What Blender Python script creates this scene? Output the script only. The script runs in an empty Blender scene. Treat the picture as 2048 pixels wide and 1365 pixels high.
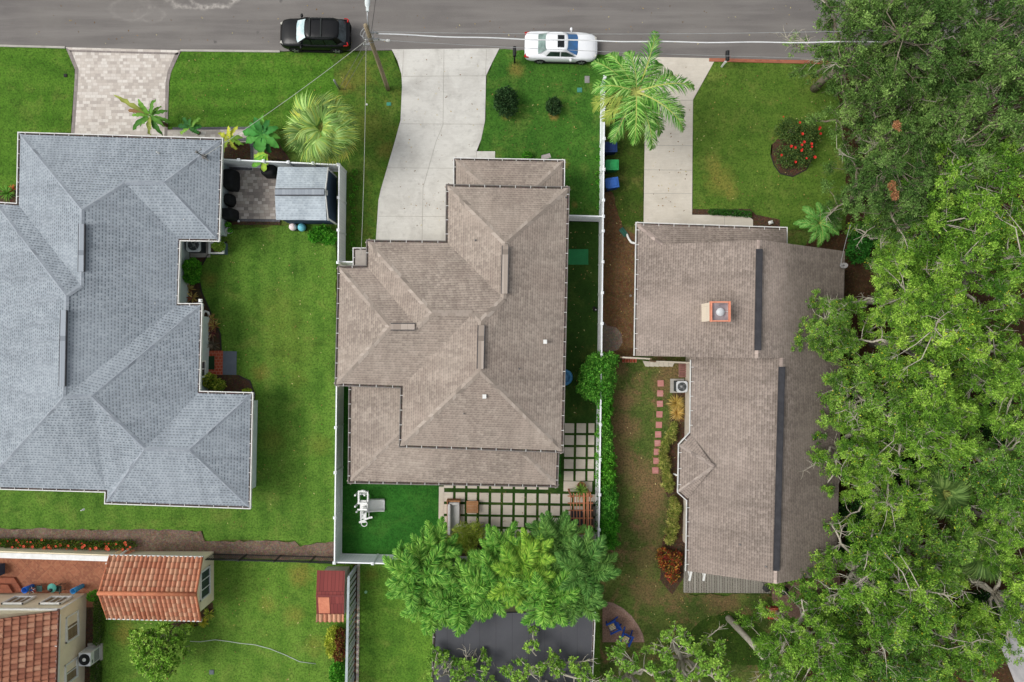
import bpy, math, random
import numpy as np
from mathutils import Vector, Matrix

# ---------------------------------------------------------------- camera, sky, sun, exposure
SC = bpy.context.scene
COL = SC.collection
F_PX, CAM_H, CX, CY = 1366.0, 45.0, 1024.0, 682.5      # the drone looks straight down from 45 m
cam_d = bpy.data.cameras.new('camera'); cam = bpy.data.objects.new('camera', cam_d); COL.objects.link(cam)
cam.location = (0, 0, CAM_H); cam.rotation_euler = (0, 0, 0)
cam_d.sensor_width = 36.0; cam_d.lens = F_PX / 2048 * 36; cam_d.clip_end = 1000
SC.camera = cam
SUN_EL, SUN_AZ = math.radians(52), math.radians(182)    # azimuth measured counter-clockwise from +x: light from the left
world = bpy.data.worlds.new('World'); SC.world = world; world.use_nodes = True
wn = world.node_tree; wn.nodes.clear()
w_out = wn.nodes.new('ShaderNodeOutputWorld'); w_bg = wn.nodes.new('ShaderNodeBackground')
w_sky = wn.nodes.new('ShaderNodeTexSky'); w_sky.sky_type = 'NISHITA'; w_sky.sun_disc = False
w_sky.sun_elevation = SUN_EL; w_sky.sun_rotation = math.radians(90) - SUN_AZ
w_sky.air_density = 1.2; w_sky.dust_density = 4.0; w_sky.ozone_density = 1.0
w_hs = wn.nodes.new('ShaderNodeHueSaturation'); w_hs.inputs['Saturation'].default_value = 0.22   # cloud veil greys the blue
wn.links.new(w_sky.outputs[0], w_hs.inputs['Color']); wn.links.new(w_hs.outputs[0], w_bg.inputs['Color'])
w_bg.inputs['Strength'].default_value = 0.14
wn.links.new(w_bg.outputs[0], w_out.inputs['Surface'])
sun_d = bpy.data.lights.new('sun', 'SUN'); sun = bpy.data.objects.new('sun', sun_d); COL.objects.link(sun)
sun_d.energy = 1.3; sun_d.angle = math.radians(28); sun_d.color = (1.0, 0.965, 0.91)
sdir = Vector((math.cos(SUN_AZ) * math.cos(SUN_EL), math.sin(SUN_AZ) * math.cos(SUN_EL), math.sin(SUN_EL)))
sun.rotation_euler = (-sdir).to_track_quat('-Z', 'Y').to_euler(); sun.location = sdir * 80
SC.view_settings.view_transform = 'Standard'; SC.view_settings.look = 'None'
SC.view_settings.exposure = 0.2; SC.view_settings.gamma = 1.0

# ---------------------------------------------------------------- helpers
R = math.radians
def P(px, py, z=0.0):
    k = (CAM_H - z) / F_PX
    return Vector(((px - CX) * k, (CY - py) * k, z))
def S(r, g, b, k=1.0):
    def f(c):
        c /= 255.0
        return (c / 12.92 if c <= 0.04045 else ((c + 0.055) / 1.055) ** 2.4) * k
    return (f(r), f(g), f(b), 1.0)

def nd(nt, t, ins=None, **props):
    n = nt.nodes.new(t)
    for k, v in props.items(): setattr(n, k, v)
    for k, v in (ins or {}).items():
        s = n.inputs[k]
        if isinstance(v, bpy.types.NodeSocket): nt.links.new(v, s)
        elif v is not None: s.default_value = v
    return n
def new_mat(name):
    m = bpy.data.materials.new(name); m.use_nodes = True; m.node_tree.nodes.clear()
    return m, m.node_tree
def mixc(nt, fac, a, b, mode='MIX'):
    return nd(nt, 'ShaderNodeMix', {0: fac, 6: a, 7: b}, data_type='RGBA', blend_type=mode, clamp_factor=True).outputs[2]
def mth(nt, op, a, b=None, c=None):
    ins = {0: a}
    if b is not None: ins[1] = b
    if c is not None: ins[2] = c
    return nd(nt, 'ShaderNodeMath', ins, operation=op).outputs[0]
def noise(nt, vec, scale, detail=4, rough=0.6, dist=0.0):
    return nd(nt, 'ShaderNodeTexNoise', {'Vector': vec, 'Scale': scale, 'Detail': detail, 'Roughness': rough, 'Distortion': dist}).outputs[0]
def rng(nt, v, a, b, c=0.0, d=1.0):
    return nd(nt, 'ShaderNodeMapRange', {0: v, 1: a, 2: b, 3: c, 4: d}).outputs[0]
def pos(nt): return nd(nt, 'ShaderNodeNewGeometry').outputs['Position']
def uvw(nt): return nd(nt, 'ShaderNodeTexCoord').outputs['UV']
def finish(nt, color, rough=0.7, metal=0.0, spec=0.3, height=None, bump=0.3, bdist=0.02, coat=0.0):
    b = nd(nt, 'ShaderNodeBsdfPrincipled', {'Base Color': color, 'Roughness': rough, 'Metallic': metal, 'Specular IOR Level': spec, 'Coat Weight': coat})
    if coat: b.inputs['Coat Roughness'].default_value = 0.06
    if height is not None:
        bp = nd(nt, 'ShaderNodeBump', {'Height': height, 'Strength': bump, 'Distance': bdist})
        nt.links.new(bp.outputs[0], b.inputs['Normal'])
    o = nd(nt, 'ShaderNodeOutputMaterial'); nt.links.new(b.outputs[0], o.inputs['Surface'])

def pm(name, c, c2=None, scale=3.0, rough=0.7, metal=0.0, spec=0.3, bump=0.0, coat=0.0, fine=0.12):
    """plain painted / moulded surface with dirt-like tone variation"""
    m, nt = new_mat(name)
    p = nd(nt, 'ShaderNodeTexCoord').outputs['Object']
    n1 = noise(nt, p, scale, 5, 0.65); n2 = noise(nt, p, scale * 9, 3, 0.6)
    if c2 is None: c2 = tuple(x * 0.82 for x in c[:3]) + (1,)
    col = mixc(nt, rng(nt, n1, 0.35, 0.7), c, c2)
    col = mixc(nt, rng(nt, n2, 0.3, 0.7, 0, fine), col, (0.02, 0.02, 0.018, 1))
    finish(nt, col, rough, metal, spec, n2 if bump else None, bump, 0.01, coat)
    return m

def brick_mat(name, c1, c2, mortar, w, h, ms=0.01, off=0.5, rot=0.0, c3=None, rough=0.85, bump=0.4, stain=0.25, big=0.6, var=0.5, squash=1.0):
    m, nt = new_mat(name)
    v = nd(nt, 'ShaderNodeMapping', {'Vector': uvw(nt), 'Rotation': (0, 0, rot)}).outputs[0]
    def bt(a, b, mo, ww, hh, s):
        return nd(nt, 'ShaderNodeTexBrick', {'Vector': v, 'Color1': a, 'Color2': b, 'Mortar': mo, 'Scale': 1.0, 'Mortar Size': s,
                  'Mortar Smooth': 0.25, 'Bias': 0.0, 'Brick Width': ww, 'Row Height': hh}, offset=off, squash=squash)
    b1 = bt(c1, c2, mortar, w, h, ms)
    col = b1.outputs[0]
    if c3 is not None:
        b2 = bt((0, 0, 0, 1), (1, 1, 1, 1), (0.3, 0.3, 0.3, 1), w, h * 1.0, 0.0)
        wn_ = noise(nt, v, 3.1 / w, 0, 0.5)
        col = mixc(nt, rng(nt, wn_, 0.5, 0.62, 0, var), col, c3)
    p = pos(nt)
    col = mixc(nt, rng(nt, noise(nt, p, big, 5, 0.6), 0.4, 0.75, 0, stain), col, tuple(x * 0.55 for x in c1[:3]) + (1,))
    fn = noise(nt, p, 40, 2, 0.6)
    col = mixc(nt, rng(nt, fn, 0.35, 0.7, 0, 0.18), col, (0.03, 0.03, 0.03, 1))
    finish(nt, col, rough, 0, 0.25, b1.outputs['Fac'] if bump else None, -bump, 0.02)
    return m

def shingle(name, c1, c2, dark, w=0.24, h=0.2, dash=0.5, duty=0.5, warm=None, line=0.35, bs=0.55, bd=0.03, slope_shade=None):
    m, nt = new_mat(name)
    uv = uvw(nt); sp = nd(nt, 'ShaderNodeSeparateXYZ', {0: uv}); u, v = sp.outputs[0], sp.outputs[1]
    row = mth(nt, 'FLOOR', mth(nt, 'DIVIDE', v, h)); vf = mth(nt, 'FRACT', mth(nt, 'DIVIDE', v, h))
    # every course starts at a random offset, every tab has a random width and tone
    ro = nd(nt, 'ShaderNodeTexWhiteNoise', {'W': row}, noise_dimensions='1D').outputs[0]
    uo = mth(nt, 'ADD', mth(nt, 'DIVIDE', u, w), mth(nt, 'MULTIPLY', ro, 7.0))
    tab = mth(nt, 'FLOOR', uo); uf = mth(nt, 'FRACT', uo)
    cv = nd(nt, 'ShaderNodeCombineXYZ', {0: tab, 1: row}).outputs[0]
    tr = nd(nt, 'ShaderNodeTexWhiteNoise', {'Vector': cv}, noise_dimensions='2D').outputs[0]
    col = mixc(nt, tr, c1, c2)
    p = pos(nt)
    if warm is not None:
        col = mixc(nt, rng(nt, noise(nt, p, 0.35, 3, 0.6), 0.42, 0.68, 0, 0.6), col, warm)
    thr = mth(nt, 'ADD', mth(nt, 'MULTIPLY', tr, 0.5), duty - 0.25)
    du = mth(nt, 'LESS_THAN', uf, thr)
    band = rng(nt, vf, 0.12, 0.5, 1.0, 0.0)
    dm = mth(nt, 'MULTIPLY', mth(nt, 'MULTIPLY', du, band), dash)
    ln = mth(nt, 'MULTIPLY', mth(nt, 'LESS_THAN', vf, 0.17), line)
    col = mixc(nt, mth(nt, 'MAXIMUM', dm, ln), col, dark)  # dark dashes and course lines paint the tabs' shadows into the colour
    col = mixc(nt, rng(nt, noise(nt, p, 1.3, 5, 0.7), 0.45, 0.75, 0, 0.22), col, dark)
    col = mixc(nt, rng(nt, noise(nt, p, 55, 2, 0.6), 0.35, 0.7, 0, 0.22), col, dark)
    st = nd(nt, 'ShaderNodeMapping', {'Vector': uv, 'Scale': (1.1, 0.09, 1)}).outputs[0]   # rain streaks down the slope
    col = mixc(nt, rng(nt, noise(nt, st, 1.0, 4, 0.65), 0.45, 0.72, 0, 0.26), col, tuple(x * 0.6 for x in dark[:3]) + (1,))
    col = mixc(nt, rng(nt, noise(nt, p, 0.22, 4, 0.6), 0.45, 0.7, 0, 0.3), col, tuple(min(1, x * 1.18) for x in c1[:3]) + (1,))
    if slope_shade:   # east slope's shade put into the colour as a noisy darker tone
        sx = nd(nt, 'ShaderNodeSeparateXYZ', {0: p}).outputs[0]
        mk = mth(nt, 'MULTIPLY', rng(nt, mth(nt, 'ADD', sx, mth(nt, 'MULTIPLY', noise(nt, p, 0.9, 5, 0.7), 2.4)), slope_shade[0], slope_shade[1]), slope_shade[2])
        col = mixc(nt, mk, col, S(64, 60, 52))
    hgt = mth(nt, 'SUBTRACT', mth(nt, 'MULTIPLY', du, 0.35), mth(nt, 'MULTIPLY', vf, 0.65))
    finish(nt, col, 0.9, 0, 0.15, hgt, bs, bd)
    return m

def grass_mat(name, c_dark, c_mid, c_light, stripe=None, spots=(), dirt=S(118, 92, 62), thin=0.48, fine=1.0, blot=0.0):
    m, nt = new_mat(name)
    p = pos(nt)
    nf = noise(nt, p, 8.5, 6, 0.8); nm = noise(nt, p, 1.1, 6, 0.7); nl = noise(nt, p, 0.22, 3, 0.6)
    col = mixc(nt, rng(nt, nm, 0.35, 0.68), c_mid, c_light)
    col = mixc(nt, rng(nt, nl, 0.4, 0.65, 0, 0.45), col, c_dark)
    col = mixc(nt, rng(nt, noise(nt, p, 3.2, 5, 0.7), 0.5, 0.68, 0, 0.5), col, tuple(x * 0.72 for x in c_dark[:3]) + (1,))
    if stripe:
        ang, wl, amp = stripe
        sp = nd(nt, 'ShaderNodeSeparateXYZ', {0: p})
        t = mth(nt, 'ADD', mth(nt, 'MULTIPLY', sp.outputs[0], math.cos(R(ang)) * 2 * math.pi / wl),
                mth(nt, 'MULTIPLY', sp.outputs[1], math.sin(R(ang)) * 2 * math.pi / wl))
        t = mth(nt, 'ADD', t, mth(nt, 'MULTIPLY', noise(nt, p, 0.5, 2, 0.5), 2.2))
        sn = rng(nt, mth(nt, 'SINE', t), -0.7, 0.7, 0, amp)
        col = mixc(nt, sn, col, c_light)
    if blot:
        nb = noise(nt, p, 0.9, 6, 0.7, 0.6)
        col = mixc(nt, rng(nt, nb, 0.5, 0.64, 0, blot), col, dirt)
    if thin:
        col = mixc(nt, rng(nt, noise(nt, p, 0.55, 6, 0.75, 0.4), 0.52, 0.7, 0, thin), col, S(134, 138, 70))
        col = mixc(nt, rng(nt, noise(nt, p, 0.75, 5, 0.7, 0.3), 0.52, 0.68, 0, thin * 1.2), col, tuple(x * 0.8 for x in c_dark[:3]) + (1,))
    for (sx, sy, sr, st) in spots:
        q = P(sx, sy)
        d = nd(nt, 'ShaderNodeVectorMath', {0: p, 1: (q.x, q.y, 0)}, operation='DISTANCE').outputs['Value']
        nn = noise(nt, p, 2.2, 6, 0.7)
        e = mth(nt, 'ADD', mth(nt, 'DIVIDE', d, sr), mth(nt, 'MULTIPLY', nn, 1.5))
        col = mixc(nt, rng(nt, e, 1.0, 1.7, st, 0.0), col, dirt)
    # individual blades: dark gaps and bright tips
    col = mixc(nt, rng(nt, nf, 0.38, 0.55, 0.7 * fine, 0.0), col, tuple(x * 0.33 for x in c_dark[:3]) + (1,))
    col = mixc(nt, rng(nt, noise(nt, p, 12, 5, 0.8), 0.56, 0.68, 0.0, 0.55 * fine), col, tuple(min(1, x * 1.5) for x in c_light[:3]) + (1,))
    finish(nt, col, 0.85, 0, 0.12, nf, 0.7, 0.05)
    return m

def paver_mat(name, cols, joint, w=0.28, h=0.2, stain=0.25, aligned=False):
    m, nt = new_mat(name)
    sp = nd(nt, 'ShaderNodeSeparateXYZ', {0: uvw(nt)}); u, v = sp.outputs[0], sp.outputs[1]
    vr = mth(nt, 'DIVIDE', v, h); row = mth(nt, 'FLOOR', vr); vf = mth(nt, 'FRACT', vr)
    ro = nd(nt, 'ShaderNodeTexWhiteNoise', {'W': row}, noise_dimensions='1D').outputs[0]
    if aligned: ro = mth(nt, 'MULTIPLY', ro, 0.0)
    ww = w if aligned else mth(nt, 'MULTIPLY', mth(nt, 'ADD', mth(nt, 'MULTIPLY', mth(nt, 'FRACT', mth(nt, 'MULTIPLY', ro, 13.7)), 0.75), 0.7), w)
    uo = mth(nt, 'ADD', mth(nt, 'DIVIDE', u, ww), mth(nt, 'MULTIPLY', ro, 7.0)); tab = mth(nt, 'FLOOR', uo); uf = mth(nt, 'FRACT', uo)
    tr = nd(nt, 'ShaderNodeTexWhiteNoise', {'Vector': nd(nt, 'ShaderNodeCombineXYZ', {0: tab, 1: row}).outputs[0]}, noise_dimensions='2D').outputs[0]
    r = nd(nt, 'ShaderNodeValToRGB', {0: tr}); r.color_ramp.interpolation = 'CONSTANT'; e = r.color_ramp.elements
    while len(e) < len(cols): e.new(0.5)
    for i, c in enumerate(cols): e[i].position = i / len(cols); e[i].color = c
    col = r.outputs[0]; p = pos(nt)
    col = mixc(nt, rng(nt, noise(nt, p, 0.7, 5, 0.6), 0.42, 0.7, 0, stain), col, tuple(x * 0.7 for x in cols[0][:3]) + (1,))
    col = mixc(nt, rng(nt, noise(nt, p, 30, 3, 0.7), 0.35, 0.65, 0.2, 0), col, (0.1, 0.09, 0.08, 1))
    jm = mth(nt, 'MAXIMUM', mth(nt, 'LESS_THAN', vf, 0.06), mth(nt, 'LESS_THAN', uf, 0.05))
    col = mixc(nt, mth(nt, 'MULTIPLY', jm, 0.75), col, joint)
    finish(nt, col, 0.85, 0, 0.25, jm, -0.3, 0.01)
    return m

def soil_mat(name, c1, c2, c3, scale=6.0, chips=0.4):
    m, nt = new_mat(name)
    p = pos(nt)
    n1 = noise(nt, p, 0.8, 6, 0.7, 0.5); n2 = noise(nt, p, scale, 6, 0.8)
    vo = nd(nt, 'ShaderNodeTexVoronoi', {'Vector': p, 'Scale': 14.0}).outputs['Color']
    col = mixc(nt, rng(nt, n1, 0.35, 0.65), c1, c2)
    col = mixc(nt, rng(nt, n2, 0.5, 0.72, 0, 0.8), col, c3)
    col = mixc(nt, chips * 0.5, col, vo, 'OVERLAY')
    col = mixc(nt, rng(nt, noise(nt, p, 16, 4, 0.7), 0.3, 0.5, 0.65, 0), col, tuple(x * 0.3 for x in c1[:3]) + (1,))
    finish(nt, col, 0.95, 0, 0.1, n2, 0.8, 0.05)
    return m

def concrete_mat(name, c, c2, stain=0.4):
    m, nt = new_mat(name)
    p = pos(nt)
    n1 = noise(nt, p, 0.7, 6, 0.65, 0.8); n2 = noise(nt, p, 3.0, 5, 0.7); n3 = noise(nt, p, 45, 3, 0.7)
    col = mixc(nt, rng(nt, n1, 0.42, 0.68, 0, stain + 0.35), c, c2)
    col = mixc(nt, rng(nt, n2, 0.55, 0.8, 0, stain), col, tuple(x * 0.6 for x in c2[:3]) + (1,))
    col = mixc(nt, rng(nt, n3, 0.3, 0.62, 0.2, 0), col, (0.1, 0.1, 0.09, 1))
    mp = nd(nt, 'ShaderNodeMapping', {'Vector': p, 'Scale': (1.5, 9, 1)}).outputs[0]
    col = mixc(nt, rng(nt, noise(nt, mp, 1.0, 3, 0.6), 0.5, 0.75, 0, 0.14), col, (0.9, 0.9, 0.88, 1))
    finish(nt, col, 0.85, 0, 0.25, n3, 0.15, 0.01)
    return m

def leaf_mat(name, trans=0.28, rough=0.6, spec=0.1, var=0.25):
    m, nt = new_mat(name)
    a = nd(nt, 'ShaderNodeAttribute', attribute_name='col').outputs['Color']
    oi = nd(nt, 'ShaderNodeObjectInfo').outputs['Random']
    hs = nd(nt, 'ShaderNodeHueSaturation', {'Color': a, 'Value': rng(nt, oi, 0, 1, 1 - var, 1 + var), 'Hue': rng(nt, oi, 0, 1, 0.507, 0.493)}).outputs[0]
    b = nd(nt, 'ShaderNodeBsdfPrincipled', {'Base Color': hs, 'Roughness': rough, 'Specular IOR Level': spec})
    t = nd(nt, 'ShaderNodeBsdfTranslucent', {'Color': hs})
    mx = nd(nt, 'ShaderNodeMixShader', {0: trans})
    nt.links.new(b.outputs[0], mx.inputs[1]); nt.links.new(t.outputs[0], mx.inputs[2])
    o = nd(nt, 'ShaderNodeOutputMaterial'); nt.links.new(mx.outputs[0], o.inputs['Surface'])
    return m

# ---------------------------------------------------------------- objects
ORG = {}
def tag(o, label=None, cat=None, group=None, kind=None):
    if label: o['label'] = label
    if cat: o['category'] = cat
    if group: o['group'] = group
    if kind: o['kind'] = kind
    return o
def thing(name, label, cat, loc=(0, 0, 0), group=None, rz=0.0):
    o = bpy.data.objects.new(name, None); COL.objects.link(o)
    o.location = loc; o.rotation_euler = (0, 0, rz); o.empty_display_size = 0.3
    ORG[o.name] = Vector(loc) if rz == 0 else Vector((0, 0, 0))
    return tag(o, label, cat, group)
def local(name, label, cat, group=None):
    """an Empty whose parts are built in its own coordinates (place it afterwards)"""
    o = thing(name, label, cat, (0, 0, 0), group); return o

class MB:
    def __init__(s): s.v = []; s.f = []; s.m = []; s.s = []
    def add(s, vs, fs, m=0, sm=False):
        b = len(s.v); s.v += [tuple(v) for v in vs]
        for f in fs: s.f.append(tuple(i + b for i in f)); s.m.append(m); s.s.append(sm)
        return s
    def face(s, pts, m=0, up=False):
        pts = [Vector(p) for p in pts]
        if up:
            n = Vector((0, 0, 0))
            for i in range(len(pts)):
                a, b = pts[i], pts[(i + 1) % len(pts)]
                n += Vector(((a.y - b.y) * (a.z + b.z), (a.z - b.z) * (a.x + b.x), (a.x - b.x) * (a.y + b.y)))
            if n.z < 0: pts = pts[::-1]
        return s.add(pts, [tuple(range(len(pts)))], m)
    def box(s, c, d, rz=0.0, m=0, rx=0.0, ry=0.0, taper=1.0):
        x, y, z = d[0] / 2, d[1] / 2, d[2] / 2
        M = Matrix.Translation(Vector(c)) @ Matrix.Rotation(rz, 4, 'Z') @ Matrix.Rotation(ry, 4, 'Y') @ Matrix.Rotation(rx, 4, 'X')
        vs = []
        for sz in (-1, 1):
            k = 1.0 if sz < 0 else taper
            for sx, sy in ((-1, -1), (1, -1), (1, 1), (-1, 1)): vs.append(M @ Vector((sx * x * k, sy * y * k, sz * z)))
        return s.add(vs, [(0, 3, 2, 1), (4, 5, 6, 7), (0, 1, 5, 4), (1, 2, 6, 5), (2, 3, 7, 6), (3, 0, 4, 7)], m)
    def bar(s, a, b, w, h, m=0):
        a, b = Vector(a), Vector(b); d = b - a; L = d.length
        if L < 1e-6: return s
        c = (a + b) / 2; rz = math.atan2(d.y, d.x); ry = -math.asin(max(-1, min(1, d.z / L)))
        return s.box(c, (L, w, h), rz, m, 0, ry)
    def prism(s, poly, z0, z1, m=0, mt=None):
        poly = [(p[0], p[1]) for p in poly]
        a = sum(poly[i][0] * poly[(i + 1) % len(poly)][1] - poly[(i + 1) % len(poly)][0] * poly[i][1] for i in range(len(poly)))
        if a < 0: poly = poly[::-1]
        n = len(poly)
        vs = [(x, y, z0) for x, y in poly] + [(x, y, z1) for x, y in poly]
        s.add(vs, [tuple(range(n - 1, -1, -1))] + [(i, (i + 1) % n, n + (i + 1) % n, n + i) for i in range(n)], m)
        return s.add([(x, y, z1) for x, y in poly], [tuple(range(n))], m if mt is None else mt)
    def tube(s, pts, r, n=6, m=0, cap=True, sm=True):
        pts = [Vector(p) for p in pts]; k = len(pts)
        rs = r if isinstance(r, (list, tuple)) else [r] * k
        vs = []; up = Vector((0.13, 0.31, 0.94))
        for i, p in enumerate(pts):
            t = (pts[min(i + 1, k - 1)] - pts[max(i - 1, 0)])
            t = t.normalized() if t.length > 1e-9 else Vector((0, 0, 1))
            a = t.cross(up)
            if a.length < 0.15: a = t.cross(Vector((1, 0.2, 0)))
            a.normalize(); b = t.cross(a)
            for j in range(n):
                th = 2 * math.pi * j / n
                vs.append(p + (a * math.cos(th) + b * math.sin(th)) * rs[i])
        fs = []
        for i in range(k - 1):
            for j in range(n):
                fs.append((i * n + j, i * n + (j + 1) % n, (i + 1) * n + (j + 1) % n, (i + 1) * n + j))
        if cap: fs += [tuple(range(n - 1, -1, -1)), tuple((k - 1) * n + j for j in range(n))]
        return s.add(vs, fs, m, sm)
    def lathe(s, c, prof, n=20, m=0, sm=True):
        vs = []; fs = []
        for r, z in prof:
            for j in range(n):
                th = 2 * math.pi * j / n; vs.append((c[0] + r * math.cos(th), c[1] + r * math.sin(th), c[2] + z))
        for i in range(len(prof) - 1):
            for j in range(n): fs.append((i * n + j, i * n + (j + 1) % n, (i + 1) * n + (j + 1) % n, (i + 1) * n + j))
        fs.append(tuple((len(prof) - 1) * n + j for j in range(n)))
        return s.add(vs, fs, m, sm)
    def ball(s, c, r, n=12, m=0, jit=0.0, rnd=None):
        if not isinstance(r, (list, tuple)): r = (r, r, r)
        vs = []; fs = []; k = n // 2
        for i in range(k + 1):
            ph = math.pi * i / k
            for j in range(n):
                th = 2 * math.pi * j / n; q = 1 + (rnd.uniform(-jit, jit) if rnd else 0)
                vs.append((c[0] + r[0] * q * math.sin(ph) * math.cos(th), c[1] + r[1] * q * math.sin(ph) * math.sin(th), c[2] - r[2] * q * math.cos(ph)))
        for i in range(k):
            for j in range(n): fs.append((i * n + j, i * n + (j + 1) % n, (i + 1) * n + (j + 1) % n, (i + 1) * n + j))
        return s.add(vs, fs, m, True)
    def build(s, name, mats, parent=None, base=None, bevel=0.0):
        org = ORG[parent.name] if parent is not None else (Vector(base) if base is not None else Vector((0, 0, 0)))
        me = bpy.data.meshes.new(name)
        V = [(x - org.x, y - org.y, z - org.z) for x, y, z in s.v]
        me.from_pydata(V, [], s.f)
        for mt in (mats if isinstance(mats, (list, tuple)) else [mats]): me.materials.append(mt)
        me.polygons.foreach_set('material_index', s.m); me.polygons.foreach_set('use_smooth', s.s)
        me.update()
        uv = me.uv_layers.new(name='UVMap'); buf = np.zeros((len(me.loops), 2), dtype=np.float32)
        for p in me.polygons:
            n = p.normal
            if n.z < -0.02: n = -n
            u = Vector((-n.y, n.x, 0))
            if u.length < 0.02: u = Vector((1, 0, 0))
            u.normalize(); w = n.cross(u)
            for li in p.loop_indices:
                q = s.v[me.loops[li].vertex_index]
                buf[li, 0] = q[0] * u.x + q[1] * u.y; buf[li, 1] = q[0] * w.x + q[1] * w.y + q[2] * w.z
        uv.data.foreach_set('uv', buf.ravel())
        o = bpy.data.objects.new(name, me); COL.objects.link(o)
        if parent is not None: o.parent = parent
        else: o.location = org
        ORG[o.name] = org
        if bevel:
            b = o.modifiers.new('bevel', 'BEVEL'); b.width = bevel; b.segments = 2; b.limit_method = 'ANGLE'
        return o

def solo(mb, name, mats, label, cat, base, group=None, bevel=0.0):
    return tag(mb.build(name, mats, None, base, bevel), label, cat, group)
def struct(mb, name, mats):
    o = mb.build(name, mats); o['kind'] = 'structure'; return o

def copy_tree(o, parent=None):
    c = o.copy(); COL.objects.link(c)
    if parent is not None: c.parent = parent
    for ch in o.children: copy_tree(ch, c)
    return c

def offset_poly(pts, d, closed=True):
    """pts clockwise seen from above; d > 0 moves outwards (left of travel)"""
    pts = [Vector((p[0], p[1])) for p in pts]; n = len(pts); out = []
    for i in range(n):
        if closed: a, b, c = pts[i - 1], pts[i], pts[(i + 1) % n]
        else:
            b = pts[i]; a = pts[i - 1] if i > 0 else b - (pts[1] - pts[0]); c = pts[i + 1] if i < n - 1 else b + (pts[i] - pts[i - 1])
        d1 = (b - a).normalized(); d2 = (c - b).normalized()
        n1 = Vector((-d1.y, d1.x)); n2 = Vector((-d2.y, d2.x)); mm = n1 + n2
        if mm.length < 1e-4: out.append(b + n1 * d); continue
        mm.normalize(); k = d / max(0.35, mm.dot(n1)); out.append(b + mm * k)
    return out

def rag(poly, amp, step=0.35, seed=0):
    r = random.Random(seed); out = []
    for i in range(len(poly)):
        a, b = Vector(poly[i][:2]), Vector(poly[(i + 1) % len(poly)][:2]); L = (b - a).length; k = max(1, int(L / step))
        for j in range(k):
            q = a.lerp(b, j / k)
            if j: q = q + Vector((r.uniform(-amp, amp), r.uniform(-amp, amp)))
            out.append(q)
    return out
def sheet(name, px, z, mat, ragged=0.0, extra=None, side=0.0):
    poly = [P(x, y, z) for x, y in px]
    if ragged: poly = rag(poly, ragged, seed=len(name) + int(px[0][0]))
    m = MB()
    if side: m.prism(poly, z - side, z)
    else: m.face([(q[0], q[1], z) for q in poly], 0, True)
    mats = [mat]
    if extra: extra(m); mats = mat if isinstance(mat, list) else [mat]
    return struct(m, name, mats)

# ---- numpy leaf meshes with a per-vertex colour
def np_obj(name, V, F, C, mat, parent=None, base=None):
    org = ORG[parent.name] if parent is not None else (Vector(base) if base is not None else Vector((0, 0, 0)))
    me = np_mesh(name, V - np.array(org), F, C, mat)
    o = bpy.data.objects.new(name, me); COL.objects.link(o)
    if parent is not None: o.parent = parent
    else: o.location = org
    ORG[o.name] = org
    return o
def np_mesh(name, V, F, C, mat):
    me = bpy.data.meshes.new(name); V = np.asarray(V, dtype=np.float32); F = np.asarray(F, dtype=np.int32)
    me.vertices.add(len(V)); me.vertices.foreach_set('co', V.ravel())
    me.loops.add(F.size); me.loops.foreach_set('vertex_index', F.ravel())
    me.polygons.add(len(F)); me.polygons.foreach_set('loop_start', np.arange(0, F.size, 4, dtype=np.int32))
    me.update(calc_edges=True)
    at = me.color_attributes.new('col', 'FLOAT_COLOR', 'POINT')
    C4 = np.ones((len(V), 4), dtype=np.float32); C4[:, :3] = np.asarray(C)[:, :3]; at.data.foreach_set('color', C4.ravel())
    me.materials.append(mat); return me
def cat_leaves(L):
    V = []; F = []; C = []; b = 0
    for v, f, c in L: V.append(v); F.append(f + b); C.append(c); b += len(v)
    return np.concatenate(V), np.concatenate(F), np.concatenate(C)
def unit(a): return a / np.maximum(1e-6, np.linalg.norm(a, axis=-1, keepdims=True))
def leaf_quads(c, d, L, W, col, rs):
    """diamond leaves at c (N,3) along d (N,3)"""
    n = len(c); d = unit(d); r = rs.normal(size=(n, 3)); s = unit(np.cross(d, r)); L = np.broadcast_to(L, (n,))[:, None]; W = np.broadcast_to(W, (n,))[:, None]
    V = np.stack([c - d * L * .5, c + s * W * .5 - d * L * .05, c + d * L * .5, c - s * W * .5 - d * L * .05], 1).reshape(-1, 3)
    F = np.arange(4 * n).reshape(n, 4); C = np.repeat(col, 4, axis=0)
    return V, F, C
def pick(pal, n, rs, jit=0.18):
    pal = np.array([p[:3] for p in pal]); i = rs.integers(0, len(pal), n)
    return np.clip(pal[i] * (1 + rs.uniform(-jit, jit, (n, 1))), 0, 1)
def blob(ells, n, L, W, pal, seed=0, shell=0.7, up=0.25):
    """leaves spread through ellipsoids (cx,cy,cz,rx,ry,rz), clumped"""
    rs = np.random.default_rng(seed); ells = np.array(ells, dtype=float)
    vol = (ells[:, 3] * ells[:, 4] * ells[:, 5]) ** (2 / 3.); idx = rs.choice(len(ells), n, p=vol / vol.sum())
    d = unit(rs.normal(size=(n, 3)) + np.array([0, 0, up])); rad = rs.uniform(shell, 1.0, (n, 1)) ** 0.6
    wob = 1 + 0.16 * np.sin(d[:, :1] * 7 + idx[:, None]) * np.cos(d[:, 1:2] * 6 + 2 * idx[:, None]) + 0.1 * np.sin(d[:, 2:] * 9)
    e = ells[idx]; c = e[:, :3] + d * e[:, 3:] * rad * wob
    c[:, 2] = np.maximum(c[:, 2], 0.03)
    col = pick(pal, n, rs); cl = 1 + 0.22 * np.sin(c[:, 0] * 5.1 + seed) * np.cos(c[:, 1] * 4.3) ; col = col * cl[:, None]
    dd = d + rs.normal(size=(n, 3)) * 0.7
    return leaf_quads(c, dd, L * rs.uniform(.6, 1.25, n), W * rs.uniform(.7, 1.2, n), col, rs)
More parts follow.
